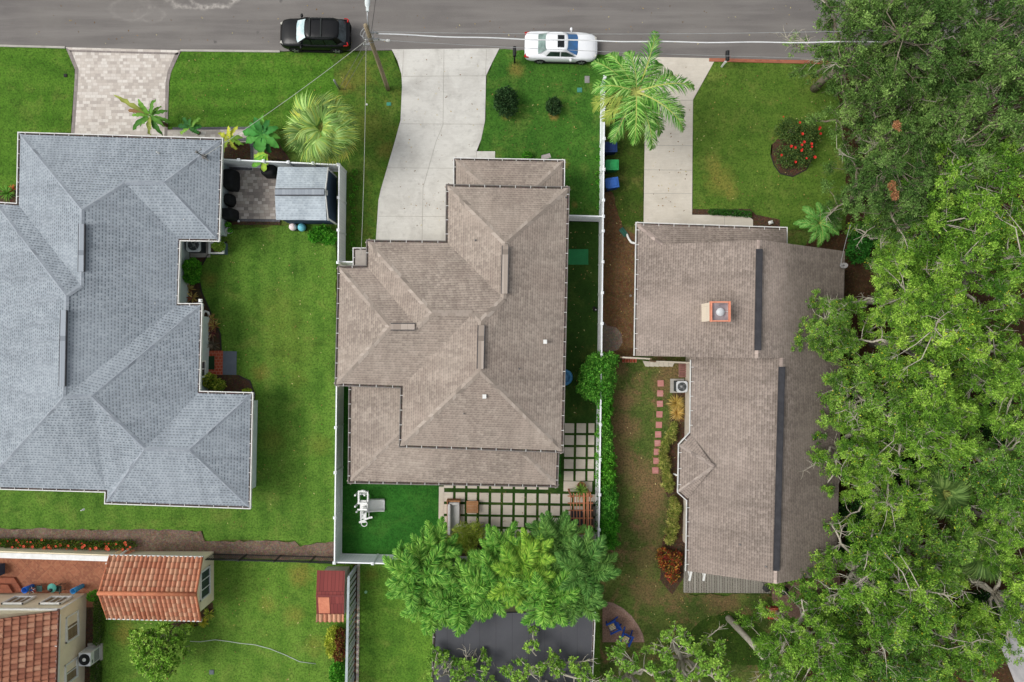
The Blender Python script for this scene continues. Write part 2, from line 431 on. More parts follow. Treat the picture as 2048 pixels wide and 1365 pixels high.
def strips(base, dirs, L, W, droop, pal, rs, seg=4, prof=None, cols=None, up=None):
    """strap leaves: base (N,3), unit dirs (N,3), bent down by droop"""
    n = len(base); L = np.broadcast_to(L, (n,)); W = np.broadcast_to(W, (n,)); dr = np.broadcast_to(droop, (n,))
    dirs = unit(dirs); side = np.cross(dirs, np.array([0, 0, 1.0])) if up is None else np.cross(dirs, up)
    bad = np.linalg.norm(side, axis=1) < 0.05; side[bad] = np.array([1, 0, 0]); side = unit(side)
    if prof is None: prof = [0.55, 1.0, 0.9, 0.55, 0.06]
    seg = len(prof) - 1; V = np.zeros((n, seg + 1, 2, 3)); p = base.copy(); d = dirs.copy()
    for i in range(seg + 1):
        w = (W * prof[i] * .5)[:, None]
        V[:, i, 0] = p - side * w; V[:, i, 1] = p + side * w
        p = p + d * (L / seg)[:, None]; d = d.copy(); d[:, 2] -= dr / seg; d = unit(d)
    F = []
    for i in range(seg):
        a = np.arange(n) * (seg + 1) * 2 + i * 2; F.append(np.stack([a, a + 1, a + 3, a + 2], 1))
    col = pick(pal, n, rs) if cols is None else cols
    return V.reshape(-1, 3), np.concatenate(F), np.repeat(col, (seg + 1) * 2, axis=0)
# ================================================================ ground, road, lawns, drives
G_BASE = grass_mat('rough_ground', S(62, 92, 34), S(82, 112, 42), S(104, 126, 54), blot=0.5)
G_LEFT = grass_mat('lawn_mown', S(52, 90, 22), S(70, 113, 27), S(92, 132, 42), stripe=(78, 1.7, 0.55))
G_FRONT = grass_mat('lawn_mown_rows', S(52, 93, 22), S(70, 115, 27), S(92, 134, 43), stripe=(92, 1.25, 0.5))
G_CENT = grass_mat('lawn_rich', S(46, 88, 28), S(60, 106, 34), S(80, 122, 44), spots=((1032, 140, .75, .5), (1107, 233, .45, .8), (1150, 410, .3, .5), (1012, 232, .5, .4), (1128, 330, .5, .35)), dirt=S(150, 118, 66))
G_STRIP = grass_mat('lawn_strip', S(54, 88, 26), S(72, 108, 34), S(92, 122, 44), spots=((694, 172, .7, .45), (772, 300, .8, .35), (715, 150, 1.6, .2), (735, 250, 1.8, .2)), dirt=S(146, 116, 62), blot=0.18)
G_RIGHT = grass_mat('lawn_olive', S(62, 94, 30), S(80, 114, 36), S(102, 128, 50), spots=((1440, 362, 1.3, .5), (1425, 330, .9, .35), (1462, 385, .7, .45), (1630, 160, .8, .3)), dirt=S(150, 132, 66), stripe=(88, 1.5, 0.3))
G_SIDE = grass_mat('lawn_side', S(58, 96, 30), S(83, 124, 40), S(106, 142, 54), stripe=(2, 1.35, 0.42), spots=((520, 745, .8, .5), (545, 880, 1.2, .3), (500, 820, .7, .6), (596, 760, .8, .2), (560, 620, 2.2, .16), (575, 700, 2.6, .16), (420, 560, .7, .5), (640, 890, 1.0, .3)), dirt=S(128, 108, 52))
G_SOUTH = grass_mat('lawn_south', S(64, 102, 32), S(86, 126, 40), S(112, 146, 56), stripe=(0, 1.6, 0.35), spots=((600, 1150, 1.1, .5), (590, 1230, .9, .35), (250, 1265, 1.1, .5), (535, 1210, .8, .3), (630, 1290, .9, .3), (330, 1330, 1.0, .3)), dirt=S(150, 122, 62))
G_TURF = grass_mat('synthetic_turf', S(32, 82, 24), S(44, 102, 32), S(60, 120, 42), fine=0.8, thin=0.12)
G_TURFD = grass_mat('synthetic_turf_dark', S(36, 62, 20), S(46, 74, 26), S(54, 84, 30), fine=0.55, thin=0.2)  # darker, duller green turf for the side strip and slab gaps
G_YARD = grass_mat('yard_patchy', S(58, 80, 32), S(76, 98, 40), S(102, 114, 56), blot=1.0,
    spots=((1310, 975, 1.7, 1.0), (1300, 1015, 1.5, .95), (1290, 1045, .55, .9), (1262, 860, 1.0, .8), (1240, 800, .8, .7), (1250, 930, 1.0, .7), (1340, 745, 1.4, .85), (1290, 1120, 1.2, .6), (1300, 1190, 1.3, .5), (1430, 1195, 1.4, .7), (1320, 770, .9, .8), (1242, 850, 1.3, .95), (1255, 800, 1.0, .8), (1240, 905, 1.1, .8), (1280, 950, 1.6, .8), (1330, 935, .8, .9), (1300, 1065, 1.2, .7), (1285, 1170, 1.3, .6), (1240, 740, .8, .7), (1460, 1205, 1.0, .8), (1350, 1195, 1.0, .6)), dirt=S(126, 101, 72))
SOIL_STRIP = soil_mat('bare_soil', S(104, 80, 56), S(84, 62, 42), S(138, 114, 78))
SOIL_WOOD = soil_mat('leaf_litter', S(74, 56, 38), S(54, 42, 28), S(100, 76, 52))
SOIL_TURN = soil_mat('turned_soil', S(122, 104, 90), S(96, 80, 68), S(150, 132, 116), 4.0)
MULCH = soil_mat('bark_mulch', S(84, 66, 50), S(66, 52, 42), S(116, 92, 70), 12.0, 0.6)
CONC = concrete_mat('poured_concrete', S(205, 203, 196), S(184, 181, 174), 0.55)
CONC_W = concrete_mat('warm_concrete', S(208, 200, 186), S(188, 180, 166), 0.25)
JOINT = pm('concrete_joint', S(164, 159, 150), rough=0.9)
PAVER = paver_mat('pavers_cream', [S(204, 196, 187), S(190, 181, 172), S(212, 205, 197), S(198, 189, 180), S(217, 211, 203), S(181, 172, 164)], S(164, 154, 145))
PAVER_G = paver_mat('pavers_greybeige', [S(176, 166, 156), S(150, 141, 134), S(190, 182, 172), S(164, 154, 146), S(200, 192, 184), S(140, 132, 126)], S(116, 108, 102))
PAVER_B = brick_mat('pavers_border', S(152, 144, 138), S(132, 124, 120), S(112, 104, 100), 0.22, 0.4, 0.008)
PAVER_D = brick_mat('pavers_border_dark', S(108, 108, 112), S(92, 92, 98), S(70, 68, 70), 0.22, 0.4, 0.008)
BRICK_P = brick_mat('brick_paving', S(156, 124, 108), S(134, 104, 92), S(110, 92, 80), 0.22, 0.11, 0.008, c3=S(170, 140, 126), stain=0.3)
BRICK_RED = brick_mat('brick_red', S(182, 82, 56), S(158, 64, 44), S(196, 150, 128), 0.24, 0.2, 0.012, c3=S(200, 106, 76))
TERRA_P = brick_mat('terracotta_paving', S(164, 106, 80), S(144, 92, 70), S(120, 80, 64), 0.55, 0.55, 0.012, off=0.0, rot=R(45), c3=S(176, 124, 92), stain=0.4)

def asphalt():
    m, nt = new_mat('asphalt'); p = pos(nt)
    c = mixc(nt, rng(nt, noise(nt, p, 0.25, 4, 0.6), 0.35, 0.7), S(116, 112, 108), S(104, 100, 98))
    mp = nd(nt, 'ShaderNodeMapping', {'Vector': p, 'Scale': (0.12, 1.6, 1), 'Rotation': (0, 0, R(1.1))}).outputs[0]
    c = mixc(nt, rng(nt, noise(nt, mp, 1.0, 4, 0.6), 0.42, 0.66, 0, 0.8), c, S(128, 124, 120))
    f = noise(nt, p, 30, 3, 0.8)
    c = mixc(nt, rng(nt, f, 0.3, 0.55, 0.35, 0), c, S(70, 68, 68)); c = mixc(nt, rng(nt, f, 0.55, 0.75, 0, 0.3), c, S(170, 168, 164))
    v = nd(nt, 'ShaderNodeTexVoronoi', {'Vector': p, 'Scale': 0.55, 'Randomness': 1.0})
    oil = mth(nt, 'ADD', v.outputs['Distance'], mth(nt, 'MULTIPLY', noise(nt, p, 5, 3, 0.6), 0.22))
    c = mixc(nt, rng(nt, oil, 0.12, 0.19, 0.6, 0), c, S(66, 64, 64))
    # dried puddle rims at the upper left
    d = None
    for (sx, sy, a, b) in ((395, -6, 2.2, .75), (428, -4, 1.4, .65), (262, 18, 1.3, .7), (300, 30, .9, .5)):
        q = P(sx, sy)
        vv = nd(nt, 'ShaderNodeVectorMath', {0: p, 1: (q.x, q.y, 0)}, operation='SUBTRACT').outputs[0]
        vs = nd(nt, 'ShaderNodeVectorMath', {0: vv, 1: (1 / a, 1 / b, 0)}, operation='MULTIPLY').outputs[0]
        ln = nd(nt, 'ShaderNodeVectorMath', {0: vs}, operation='LENGTH').outputs['Value']
        ln = mth(nt, 'ADD', ln, mth(nt, 'MULTIPLY', mth(nt, 'SUBTRACT', noise(nt, p, 1.1, 4, 0.6), 0.5), 1.1))
        rim = mth(nt, 'ABSOLUTE', mth(nt, 'SUBTRACT', ln, 1.0)); rim = mth(nt, 'MULTIPLY', rng(nt, rim, 0.0, 0.22, 0.5 if sy < 0 else 0.12, 0), rng(nt, noise(nt, p, 2.5, 5, 0.7), 0.38, 0.6))
        c = mixc(nt, rim, c, S(196, 190, 182))
    finish(nt, c, 0.88, 0, 0.25, f, 0.35, 0.01)
    return m
ASPH = asphalt()

m = MB(); m.face([(-160, -160, -0.08), (160, -160, -0.08), (160, 160, -0.08), (-160, 160, -0.08)], 0, True); struct(m, 'ground', [G_BASE])
sheet('road', [(-900, -170), (3000, -120), (3000, 155), (1655, 127), (1245, 116), (998, 99), (785, 101), (560, 103), (362, 101), (130, 96), (-20, 92), (-900, 74)], -0.002, ASPH)
def line_crack(a, b, w, z, mat, name):
    m = MB(); m.bar(P(*a, z), P(*b, z), w, 0.004); return struct(m, name, [mat])
line_crack((752, -6), (742, 70), 0.035, 0.002, pm('crack_sealer', S(66, 63, 62)), 'road_crack')

sheet('lawn', [(-300, 60), (-20, 93), (131, 97), (149, 138), (149, 170), (141, 266), (36, 268), (34, 410), (-300, 410)], 0.03, G_LEFT, 0.045)
sheet('lawn', [(364, 102), (560, 104), (700, 107), (700, 262), (500, 258), (336, 258), (339, 170), (342, 146)], 0.03, G_FRONT, 0.03)
sheet('lawn', [(660, 106), (783, 102), (803, 150), (804, 172), (800, 240), (790, 282), (762, 375), (757, 400), (752, 486), (740, 540), (688, 540), (690, 330), (560, 300), (560, 262), (690, 258)], 0.034, G_STRIP, 0.05)
sheet('lawn', [(1000, 99), (1245, 113), (1247, 118), (1205, 170), (1202, 445), (1120, 445), (985, 320), (957, 302), (971, 240), (973, 152), (986, 124)], 0.03, G_CENT, 0.05)
sheet('lawn', [(1430, 122), (1760, 128), (1760, 460), (1510, 460), (1504, 428), (1386, 428), (1386, 200)], 0.03, G_RIGHT, 0.04)
sheet('lawn', [(1204, 180), (1290, 200), (1288, 300), (1287, 450), (1240, 450), (1225, 385), (1204, 380)], 0.026, grass_mat('lawn_shady', S(48, 72, 22), S(60, 86, 26), S(78, 98, 34), blot=0.3), 0.06)
sheet('lawn', [(372, 470), (672, 440), (672, 1086), (635, 1084), (600, 1092), (590, 1081), (410, 1081), (405, 1062), (262, 1062), (120, 1060), (-300, 1050), (-300, 960), (420, 960)], 0.02, G_SIDE, 0.07)
sheet('lawn', [(200, 1110), (706, 1130), (700, 1500), (205, 1500)], 0.02, G_SOUTH, 0.03)
sheet('lawn', [(716, 1125), (1200, 1110), (1200, 1500), (712, 1500)], 0.024, grass_mat('lawn_strip_south', S(58, 98, 30), S(80, 122, 38), S(104, 142, 50), stripe=(3, 1.4, 0.3), spots=((740, 1150, .7, .3),), dirt=S(130, 104, 50)), 0.03)
sheet('yard', [(1205, 700), (1385, 700), (1380, 1190), (1700, 1190), (1700, 1500), (1180, 1500), (1196, 1100)], 0.02, G_YARD, 0.1)
sheet('lawn', [(1385, 1260), (1410, 1238), (1450, 1222), (1492, 1232), (1545, 1275), (1560, 1330), (1440, 1330), (1330, 1290)], 0.028, grass_mat('lawn_deep', S(44, 66, 20), S(54, 80, 24), S(70, 96, 30)), 0.08)
sheet('soil', [(1203, 372), (1225, 385), (1245, 455), (1275, 470), (1270, 715), (1203, 720)], 0.03, SOIL_STRIP, 0.06)
sheet('woodland_floor', [(1672, 128), (1680, 230), (1692, 330), (1690, 460), (1630, 470), (1600, 500), (1560, 520), (1560, 1240), (1640, 1500), (2700, 1500), (2700, 100)], 0.034, SOIL_WOOD, 0.1)
sheet('soil_bed', [(-60, 1055), (120, 1059), (262, 1060), (402, 1062), (410, 1083), (590, 1083), (600, 1094), (634, 1086), (672, 1084), (672, 1122), (420, 1116), (-60, 1098)], 0.032, SOIL_TURN, 0.08)
sheet('soil_bed', [(708, 1130), (717, 1130), (713, 1500), (704, 1500)], 0.034, MULCH, 0.01)
sheet('turf', [(684, 764), (1194, 764), (1192, 1113), (683, 1112)], 0.024, G_TURF)
sheet('turf', [(1120, 441), (1199, 441), (1192, 846), (1120, 846)], 0.03, G_TURFD)
sheet('soil_bed', [(950, 1074), (1192, 1074), (1192, 1135), (770, 1135), (880, 1080)], 0.036, MULCH, 0.04)

# mulch beds
for px in ([(362, 484), (455, 484), (415, 512), (396, 545), (404, 585), (428, 640), (441, 668), (443, 702), (412, 702), (400, 690), (358, 612)],
           [(400, 750), (478, 750), (500, 762), (510, 790), (505, 800), (398, 800)],
           [(1541, 310), (1543, 290), (1556, 278), (1625, 280), (1626, 310), (1612, 340), (1585, 354), (1560, 348)],
           [(446, 290), (505, 288), (503, 322), (446, 322)], [(516, 300), (560, 290), (580, 320), (516, 322)],
           [(1345, 775), (1380, 775), (1378, 870), (1358, 890), (1355, 985), (1372, 1005), (1370, 1150), (1345, 1190), (1320, 1160), (1325, 1080), (1345, 1020), (1320, 960), (1325, 890), (1345, 830)],
           [(1384, 418), (1500, 418), (1512, 430), (1560, 440), (1560, 456), (1506, 456), (1503, 430), (1384, 431)],
           [(173, 1190), (190, 1190), (190, 1400), (165, 1400)], [(400, 1225), (425, 1205), (428, 1225), (415, 1245), (380, 1256), (340, 1250)], [(440, 441), (560, 441), (560, 450), (440, 450)],
           [(0, 380), (36, 380), (36, 410), (0, 410)]):
    sheet('mulch_bed', px, 0.04, MULCH, 0.03)
def edging(name, label, cat, px, w, h, mat, closed=False, group=None):
    m = MB(); pts = [P(x, y, 0) for x, y in px]
    if closed: pts.append(pts[0])
    for a, b in zip(pts[:-1], pts[1:]): m.bar(a + Vector((0, 0, h / 2)), b + Vector((0, 0, h / 2)), w, h)
    return solo(m, name, mat, label, cat, pts[0], group)
KERB = concrete_mat('kerb_concrete', S(176, 172, 164), S(150, 146, 138)); BLK_PL = pm('black_edging', S(50, 44, 40)); REDB = brick_mat('edging_brick', S(176, 106, 78), S(150, 84, 62), S(140, 110, 96), 0.24, 0.1, 0.01)
edging('bed_edging', 'black edging curving round the mulch bed beside the grey roofed house', 'edging', [(455, 484), (415, 512), (396, 545), (404, 585), (428, 640), (441, 668), (443, 700)], 0.07, 0.1, BLK_PL)
edging('bed_edging', 'black edging round the bare mulch bed below the grey slab', 'edging', [(478, 752), (500, 762), (510, 790), (506, 830)], 0.07, 0.1, BLK_PL)
edging('bed_edging', 'dark ring edging around the red rose bed on the olive lawn', 'edging', [(1541, 310), (1543, 290), (1541, 310), (1548, 332), (1560, 348), (1585, 354), (1612, 340), (1626, 310)], 0.06, 0.08, BLK_PL)
for px in ([(-60, 91), (-20, 92), (131, 96)], [(362, 102), (560, 104)]):
    m = MB(); pts = [P(*q) for q in px]
    for a, b in zip(pts[:-1], pts[1:]): m.bar(a + Vector((0, 0, .03)), b + Vector((0, 0, .03)), 0.13, 0.1)
    struct(m, 'kerb', [KERB])
m = MB(); m.bar(P(1418, 120.5, .03), P(1660, 126, .03), 0.22, 0.1); struct(m, 'kerb', [REDB])

# drives and paths
def paver_drive():
    px = [(131, 95), (362, 101), (342, 145), (338, 165), (334, 300), (140, 300), (149, 165), (150, 140)]
    sheet('driveway', px, 0.045, PAVER)
    for bl in ([(131, 95), (150, 140), (149, 165), (140, 300), (147, 300), (156, 165), (157, 139), (143, 103)], [(362, 101), (342, 145), (338, 165), (334, 300), (328, 300), (331, 165), (335, 143), (350, 108)]):
        sheet('driveway_border', bl, 0.05, PAVER_B)
    sheet('driveway_border', [(138, 100), (358, 106), (355, 110), (141, 104)], 0.05, PAVER_B)
paver_drive()
sheet('path', [(334, 260), (500, 259), (516, 263), (526, 275), (527, 290), (521, 322), (505, 322), (506, 294), (500, 285), (430, 284), (334, 284)], 0.045, PAVER)
sheet('path_border', [(345, 255), (500, 254), (518, 259), (529, 271), (526, 276), (515, 264), (500, 259.5), (345, 260)], 0.05, PAVER_D)
sheet('path_border', [(446, 276), (495, 276), (505, 282), (507, 296), (507, 322), (501, 322), (501, 297), (499, 288), (493, 283), (446, 283)], 0.05, PAVER_D)
sheet('patio', [(440, 330), (560, 333), (560, 441), (440, 441)], 0.045, PAVER_G)
sheet('patio_border', [(455, 335), (504, 335), (504, 341), (455, 341)], 0.05, PAVER_D); sheet('patio_border', [(520, 335), (560, 335), (560, 341), (520, 341)], 0.05, PAVER_D)
sheet('patio_border', [(476, 438), (560, 439), (560, 444), (476, 443)], 0.05, PAVER_D)

def slab(name, px, mat, joints, z=0.05):
    m = MB(); poly = [P(x, y, z) for x, y in px]; m.face([tuple(q) for q in poly], 0, True)
    for a, b in joints: m.bar(P(*a, z + 0.003), P(*b, z + 0.003), 0.024, 0.004, 1)
    return struct(m, name, [mat, JOINT])
slab('driveway', [(783, 99), (999, 97), (985, 124), (972, 152), (970, 242), (962, 280), (953, 303), (990, 303), (990, 322), (930, 330), (930, 500), (751, 490), (757, 400), (762, 378), (790, 282), (801, 241), (804, 172), (803, 150), (795, 122)], CONC,
     [((803, 153), (972, 152)), ((801, 248), (968, 249)), ((773, 336), (908, 337)), ((757, 433), (895, 433.5)), ((888, 99), (886, 250)), ((886, 250), (872, 284)), ((872, 284), (846, 376)), ((846, 376), (844, 490)), ((807, 100), (805, 152)), ((973, 99), (971, 152)), ((953, 303), (953, 320))])
slab('driveway', [(1244, 113), (1432, 117), (1386, 200), (1385, 300), (1384, 460), (1287, 460), (1289, 300), (1291, 200)], CONC_W,
     [((1291, 202), (1386, 201)), ((1289, 291), (1385, 292)), ((1288, 387), (1384, 388)), ((1288, 340), (1384, 341))])
slab('path', [(1384, 430), (1495, 431), (1506, 440), (1506, 460), (1384, 460)], CONC_W, [((1449, 430), (1449, 460))])
# square slabs set in turf behind the middle house
sheet('turf', [(878, 955), (1192, 955), (1191, 1082), (878, 1082)], 0.0295, G_TURFD); sheet('turf', [(1122, 846), (1192, 846), (1192, 955), (1122, 955)], 0.0295, G_TURFD)
m = MB(); TILE = 0.5 * 45 / F_PX
def tile(x0, y0, x1, y1):
    a = P(x0, y0); b = P(x1, y1); m.box(((a.x + b.x) / 2, (a.y + b.y) / 2, 0.035), (abs(b.x - a.x), abs(b.y - a.y), 0.06), R(-0.9))
r_ = random.Random(3)
m.box((P(882.5, 1028).x, P(882.5, 1028).y, 0.035), (0.34, 3.6, 0.06), R(-0.9))
rows = [(958.5, 976), (984.5, 1003), (1008.5, 1027.5), (1032.5, 1051.5), (1056.5, 1075)]
for j, (y0, y1) in enumerate(rows):
    for i in range(13):
        x0 = 888 + i * 23.75 - j * .35; sk = i * 0.38
        if x0 > 1100 and j == 0: continue
        tile(x0, y0 + sk, x0 + 18.4, y1 + sk)
for j in range(5):
    y0 = 847 + j * 23.9
    for i in range(3):
        x0 = 1129.5 + i * 23.6 - j * .45
        if j == 5 and i == 1: continue
        tile(x0, y0, x0 + (18.6 if i < 2 else 12), y0 + 19)
tile(1127, 963, 1184, 983)
TRAV = concrete_mat('travertine_slab', S(206, 196, 180), S(190, 178, 162), 0.25)
struct(m, 'patio', [TRAV])
sheet('patio', [(1205, 1205), (1225, 1208), (1244, 1219), (1260, 1233), (1274, 1253), (1282, 1269), (1286, 1283), (1286, 1285), (1205, 1285)], 0.05, BRICK_P)
sheet('patio_border', [(1205, 1203), (1226, 1206), (1246, 1217), (1263, 1232), (1277, 1252), (1285, 1268), (1289, 1285), (1284, 1285), (1279, 1269), (1271, 1254), (1258, 1236), (1243, 1223), (1224, 1212), (1205, 1209)], 0.055, brick_mat('brick_border', S(166, 138, 124), S(150, 122, 110), S(110, 92, 82), 0.11, 0.22, 0.008))
sheet('patio', [(1541, 1172), (1680, 1150), (1680, 1245), (1552, 1245), (1550, 1215), (1545, 1198)], 0.045, BRICK_P)
sheet('patio', [(-80, 1100), (270, 1100), (270, 1215), (-80, 1215)], 0.045, TERRA_P)
sheet('patio', [(411, 702), (446, 702), (446, 750), (411, 750)], 0.06, BRICK_RED)
sheet('soil_patch', [(1205, 640), (1215, 652), (1232, 655), (1243, 668), (1245, 685), (1236, 700), (1218, 706), (1204, 700)], 0.036, soil_mat('ash_grey_soil', S(128, 116, 104), S(104, 92, 82), S(150, 138, 124)), 0.05)
# ================================================================ houses
SH_GREY = shingle('shingle_grey', S(161, 169, 176), S(147, 156, 163), S(80, 87, 96), 0.215, 0.175, 0.9, 0.5, line=0.1)
SH_TAUPE = shingle('shingle_taupe', S(173, 161, 149), S(148, 136, 126), S(82, 73, 67), 0.21, 0.155, 0.5, 0.45, warm=S(160, 145, 134), line=0.32)
SH_BROWN = shingle('shingle_brown', S(167, 154, 144), S(141, 129, 120), S(74, 67, 61), 0.22, 0.15, 0.6, 0.45, warm=S(156, 142, 132), line=0.38, bs=1.0, bd=0.06, slope_shade=(16.2, 18.0, 0.5))
def cap_mat(name, c1, c2, seg=0.28):
    return paver_mat(name, [c1, c2, tuple((a + b) / 2 for a, b in zip(c1, c2)), tuple(a * .4 + b * .6 for a, b in zip(c1, c2))], tuple(x * 0.6 for x in c2[:3]) + (1,), seg, 5.0, 0.12)
CAP_GREY = cap_mat('cap_grey', S(158, 166, 174), S(144, 152, 161)); CAP_TAUPE = cap_mat('cap_taupe', S(174, 162, 151), S(151, 139, 128)); CAP_BROWN = cap_mat('cap_brown', S(184, 168, 158), S(150, 136, 128))
TRIM_C = pm('trim_cream', S(206, 196, 180)); WHITE = pm('white_paint', S(232, 233, 230), S(214, 215, 210), rough=0.5)
VINYL = pm('white_vinyl', S(244, 247, 248), S(232, 236, 238), 1.2, rough=0.4, fine=0.06)
GUT_W = pm('gutter_white', S(228, 228, 224), S(200, 200, 196), rough=0.45); GUT_IN = soil_mat('gutter_debris', S(84, 74, 68), S(60, 54, 52), S(116, 104, 96), 5.0)
GUT_D = pm('gutter_bronze', S(128, 122, 116), S(100, 96, 92), rough=0.5)
WALL_AQUA = pm('stucco_pale_aqua', S(196, 210, 210), S(180, 194, 194), rough=0.9); WALL_BEIGE = pm('stucco_beige', S(206, 196, 180), rough=0.9); WALL_CREAM = pm('stucco_cream', S(238, 226, 198), S(226, 212, 182), 0.8, rough=0.9, fine=0.05)
VENT_D = pm('ridge_vent_dark', S(62, 62, 66), S(46, 46, 50), rough=0.7); DARK = pm('black_plastic', S(30, 31, 33), S(22, 22, 24), rough=0.5); GLASS = pm('window_glass', S(60, 72, 78), S(44, 54, 60), rough=0.08, spec=0.6, fine=0)
METAL = pm('galvanised_metal', S(176, 178, 180), S(150, 152, 154), rough=0.4, metal=0.6); LEAD = pm('lead_flashing', S(120, 118, 116), rough=0.6)

def pts3(V, keys): return [P(*V[k]) for k in keys]
def roof_part(root, V, faces, mat, outline=None, z_e=None, fascia=WHITE, name='roof', fh=0.18):
    m = MB()
    for f in faces: m.face(pts3(V, f), 0, True)
    if outline:
        o = pts3(V, outline); n = len(o)
        for i in range(n):
            a, b = o[i], o[(i + 1) % n]; d = Vector((0, 0, fh)); m.face([a, b, b - d, a - d], 1)
        m.face([q - Vector((0, 0, fh - .01)) for q in o], 1)
    return m.build(name, [mat, fascia], root)
def cap_part(root, V, lines, mat, w=0.32, parent_roof=None):
    for a, b, dr in lines:
        m = MB(); A, B = P(*V[a]), P(*V[b]); d = (B - A); h = Vector((d.x, d.y, 0)).normalized(); s = Vector((-h.y, h.x, 0))
        A2, B2 = A + Vector((0, 0, .025)), B + Vector((0, 0, .025)); n = max(1, int(d.length / 0.29))
        for i in range(n):
            p, q = A2.lerp(B2, i / n), A2.lerp(B2, (i + 1) / n); lift = Vector((0, 0, 0.01))
            dz = Vector((0, 0, dr))
            m.face([p + s * w / 2 - dz, p + lift, q, q + s * w / 2 - dz], 0, True); m.face([p + lift, p - s * w / 2 - dz, q - s * w / 2 - dz, q], 0, True)
        m.build('ridge_cap', [mat], parent_roof or root)
def vent_part(root, a, b, z, w=0.3, h=0.09, mat=None, name='ridge_vent', za=None):
    m = MB(); A, B = P(*a, z), P(*b, za or z); m.bar(A + Vector((0, 0, .06)), B + Vector((0, 0, .06)), w, h, 0)
    d = (B - A).normalized(); s = Vector((-d.y, d.x, 0)).normalized() * (w / 2 + .022)
    for k in (-1, 1): m.bar(A + s * k + Vector((0, 0, .05)), B + s * k + Vector((0, 0, .05)), 0.05, 0.1, 1)
    return m.build(name, [mat, VENT_D], root)
def gutter_part(root, px, z, rim, inner=GUT_IN, closed=False, w=0.15, straps=0.85, name='gutter'):
    pts = [P(x, y, z) for x, y in px]; m = MB(); zz = z + 0.07
    o0 = offset_poly(pts, -w + .03, closed); o1 = offset_poly(pts, -.02, closed); o2 = offset_poly(pts, .035, closed); n = len(pts)
    for i in range(n if closed else n - 1):
        j = (i + 1) % n
        f = lambda q, h: (q.x, q.y, h)
        m.face([f(o0[i], zz - .02), f(o0[j], zz - .02), f(o1[j], zz - .02), f(o1[i], zz - .02)], 1, True)
        m.face([f(o1[i], zz + .02), f(o1[j], zz + .02), f(o2[j], zz + .02), f(o2[i], zz + .02)], 0, True)
        m.face([f(o2[i], zz + .02), f(o2[j], zz + .02), f(o2[j], zz - .12), f(o2[i], zz - .12)], 0)
        m.face([f(o1[i], zz + .02), f(o1[j], zz + .02), f(o1[j], zz - .03), f(o1[i], zz - .03)], 0)
        m.face([f(o0[i], zz - .12), f(o0[j], zz - .12), f(o2[j], zz - .12), f(o2[i], zz - .12)], 0)
        m.face([f(o0[i], zz - .02), f(o0[j], zz - .02), f(o0[j], zz - .12), f(o0[i], zz - .12)], 0)
        L = (pts[j] - pts[i]).length; k = int(L / straps); d = (pts[j] - pts[i]).normalized(); rz = math.atan2(d.y, d.x)
        nn = Vector((-d.y, d.x, 0))
        for t in range(k):
            c = pts[i] + d * (t + .5) * L / max(1, k) - nn * (w / 2 - .02); m.box((c.x, c.y, zz + .03), (0.032, w, 0.012), rz, 2)
    return m.build(name, [rim, inner, GUT_W], root)
def wall_part(root, px, z_e, inset, mat, h=None, name='wall'):
    q = offset_poly([P(x, y, z_e) for x, y in px], -inset); m = MB(); m.prism(q, -0.05, (h or z_e) - 0.19); return m.build(name, [mat], root)
def window_part(root, c, w, h, nrm, frame=WHITE, glass=GLASS, bars=1, t=0.08):
    """window on a vertical wall: c centre on the wall face, nrm 2-D outward normal"""
    n = Vector((nrm[0], nrm[1], 0)).normalized(); u = Vector((-n.y, n.x, 0)); c = Vector(c); m = MB(); rz = math.atan2(u.y, u.x)
    for sx in (-1, 1): m.box(c + u * sx * (w / 2) + n * t / 2, (0.1, t, h + .1), rz)
    for sz in (-1, 1): m.box(c + Vector((0, 0, sz * h / 2)) + n * (t / 2 + .003), (w + .1, t, 0.1), rz)
    for k in range(bars): m.box(c + u * ((k + 1) / (bars + 1) - .5) * w + n * t * .4, (0.05, t * .7, h), rz)
    f = m.build('window', [frame], root)
    g = MB(); g.box(c + n * .02, (w - .08, 0.02, h - .08), rz); g.build('pane', [glass], f); return f
def pipe_part(root, px, py, z, r, h, mat, name='vent_pipe'):
    c = P(px, py, z); m = MB(); m.lathe((c.x, c.y, c.z - .1), [(r * 2.1, 0), (r * 1.9, .1), (r, .12), (r, h + .1), (r * .6, h + .1)], 10); m.build(name, [mat], root)

# ---------------- grey house on the left
ze = 2.8
V = {'A': (38, 266, ze), 'B': (446, 278, ze), 'C': (439, 483, ze), 'D': (361, 482, ze), 'E': (357, 608, ze), 'F': (405, 608, ze), 'G': (400, 783, ze), 'H': (506, 786, ze), 'I': (501, 1017, ze),
     'J': (211, 1007, ze), 'K': (212, 984, ze), 'L': (-38, 977, ze), 'M': (-10, 405, ze), 'N': (35, 408, ze),
     'm0': (164, 420, 5.05), 'm1': (163, 572, 5.05), 'm2': (133, 592, 5.45), 'm3': (127, 795, 5.45), 'r0': (250, 366, 4.13), 'r1': (328, 365, 4.13), 'r2': (183, 793, 5.2), 'v0': (290, 898, 4.25), 'v1': (378, 900, 4.25)}
OUT = list('ABCDEFGHIJKLMN')
h = thing('grey_roofed_house', 'large house with grey hipped shingle roof and white gutters at the left edge', 'house', P(230, 640))
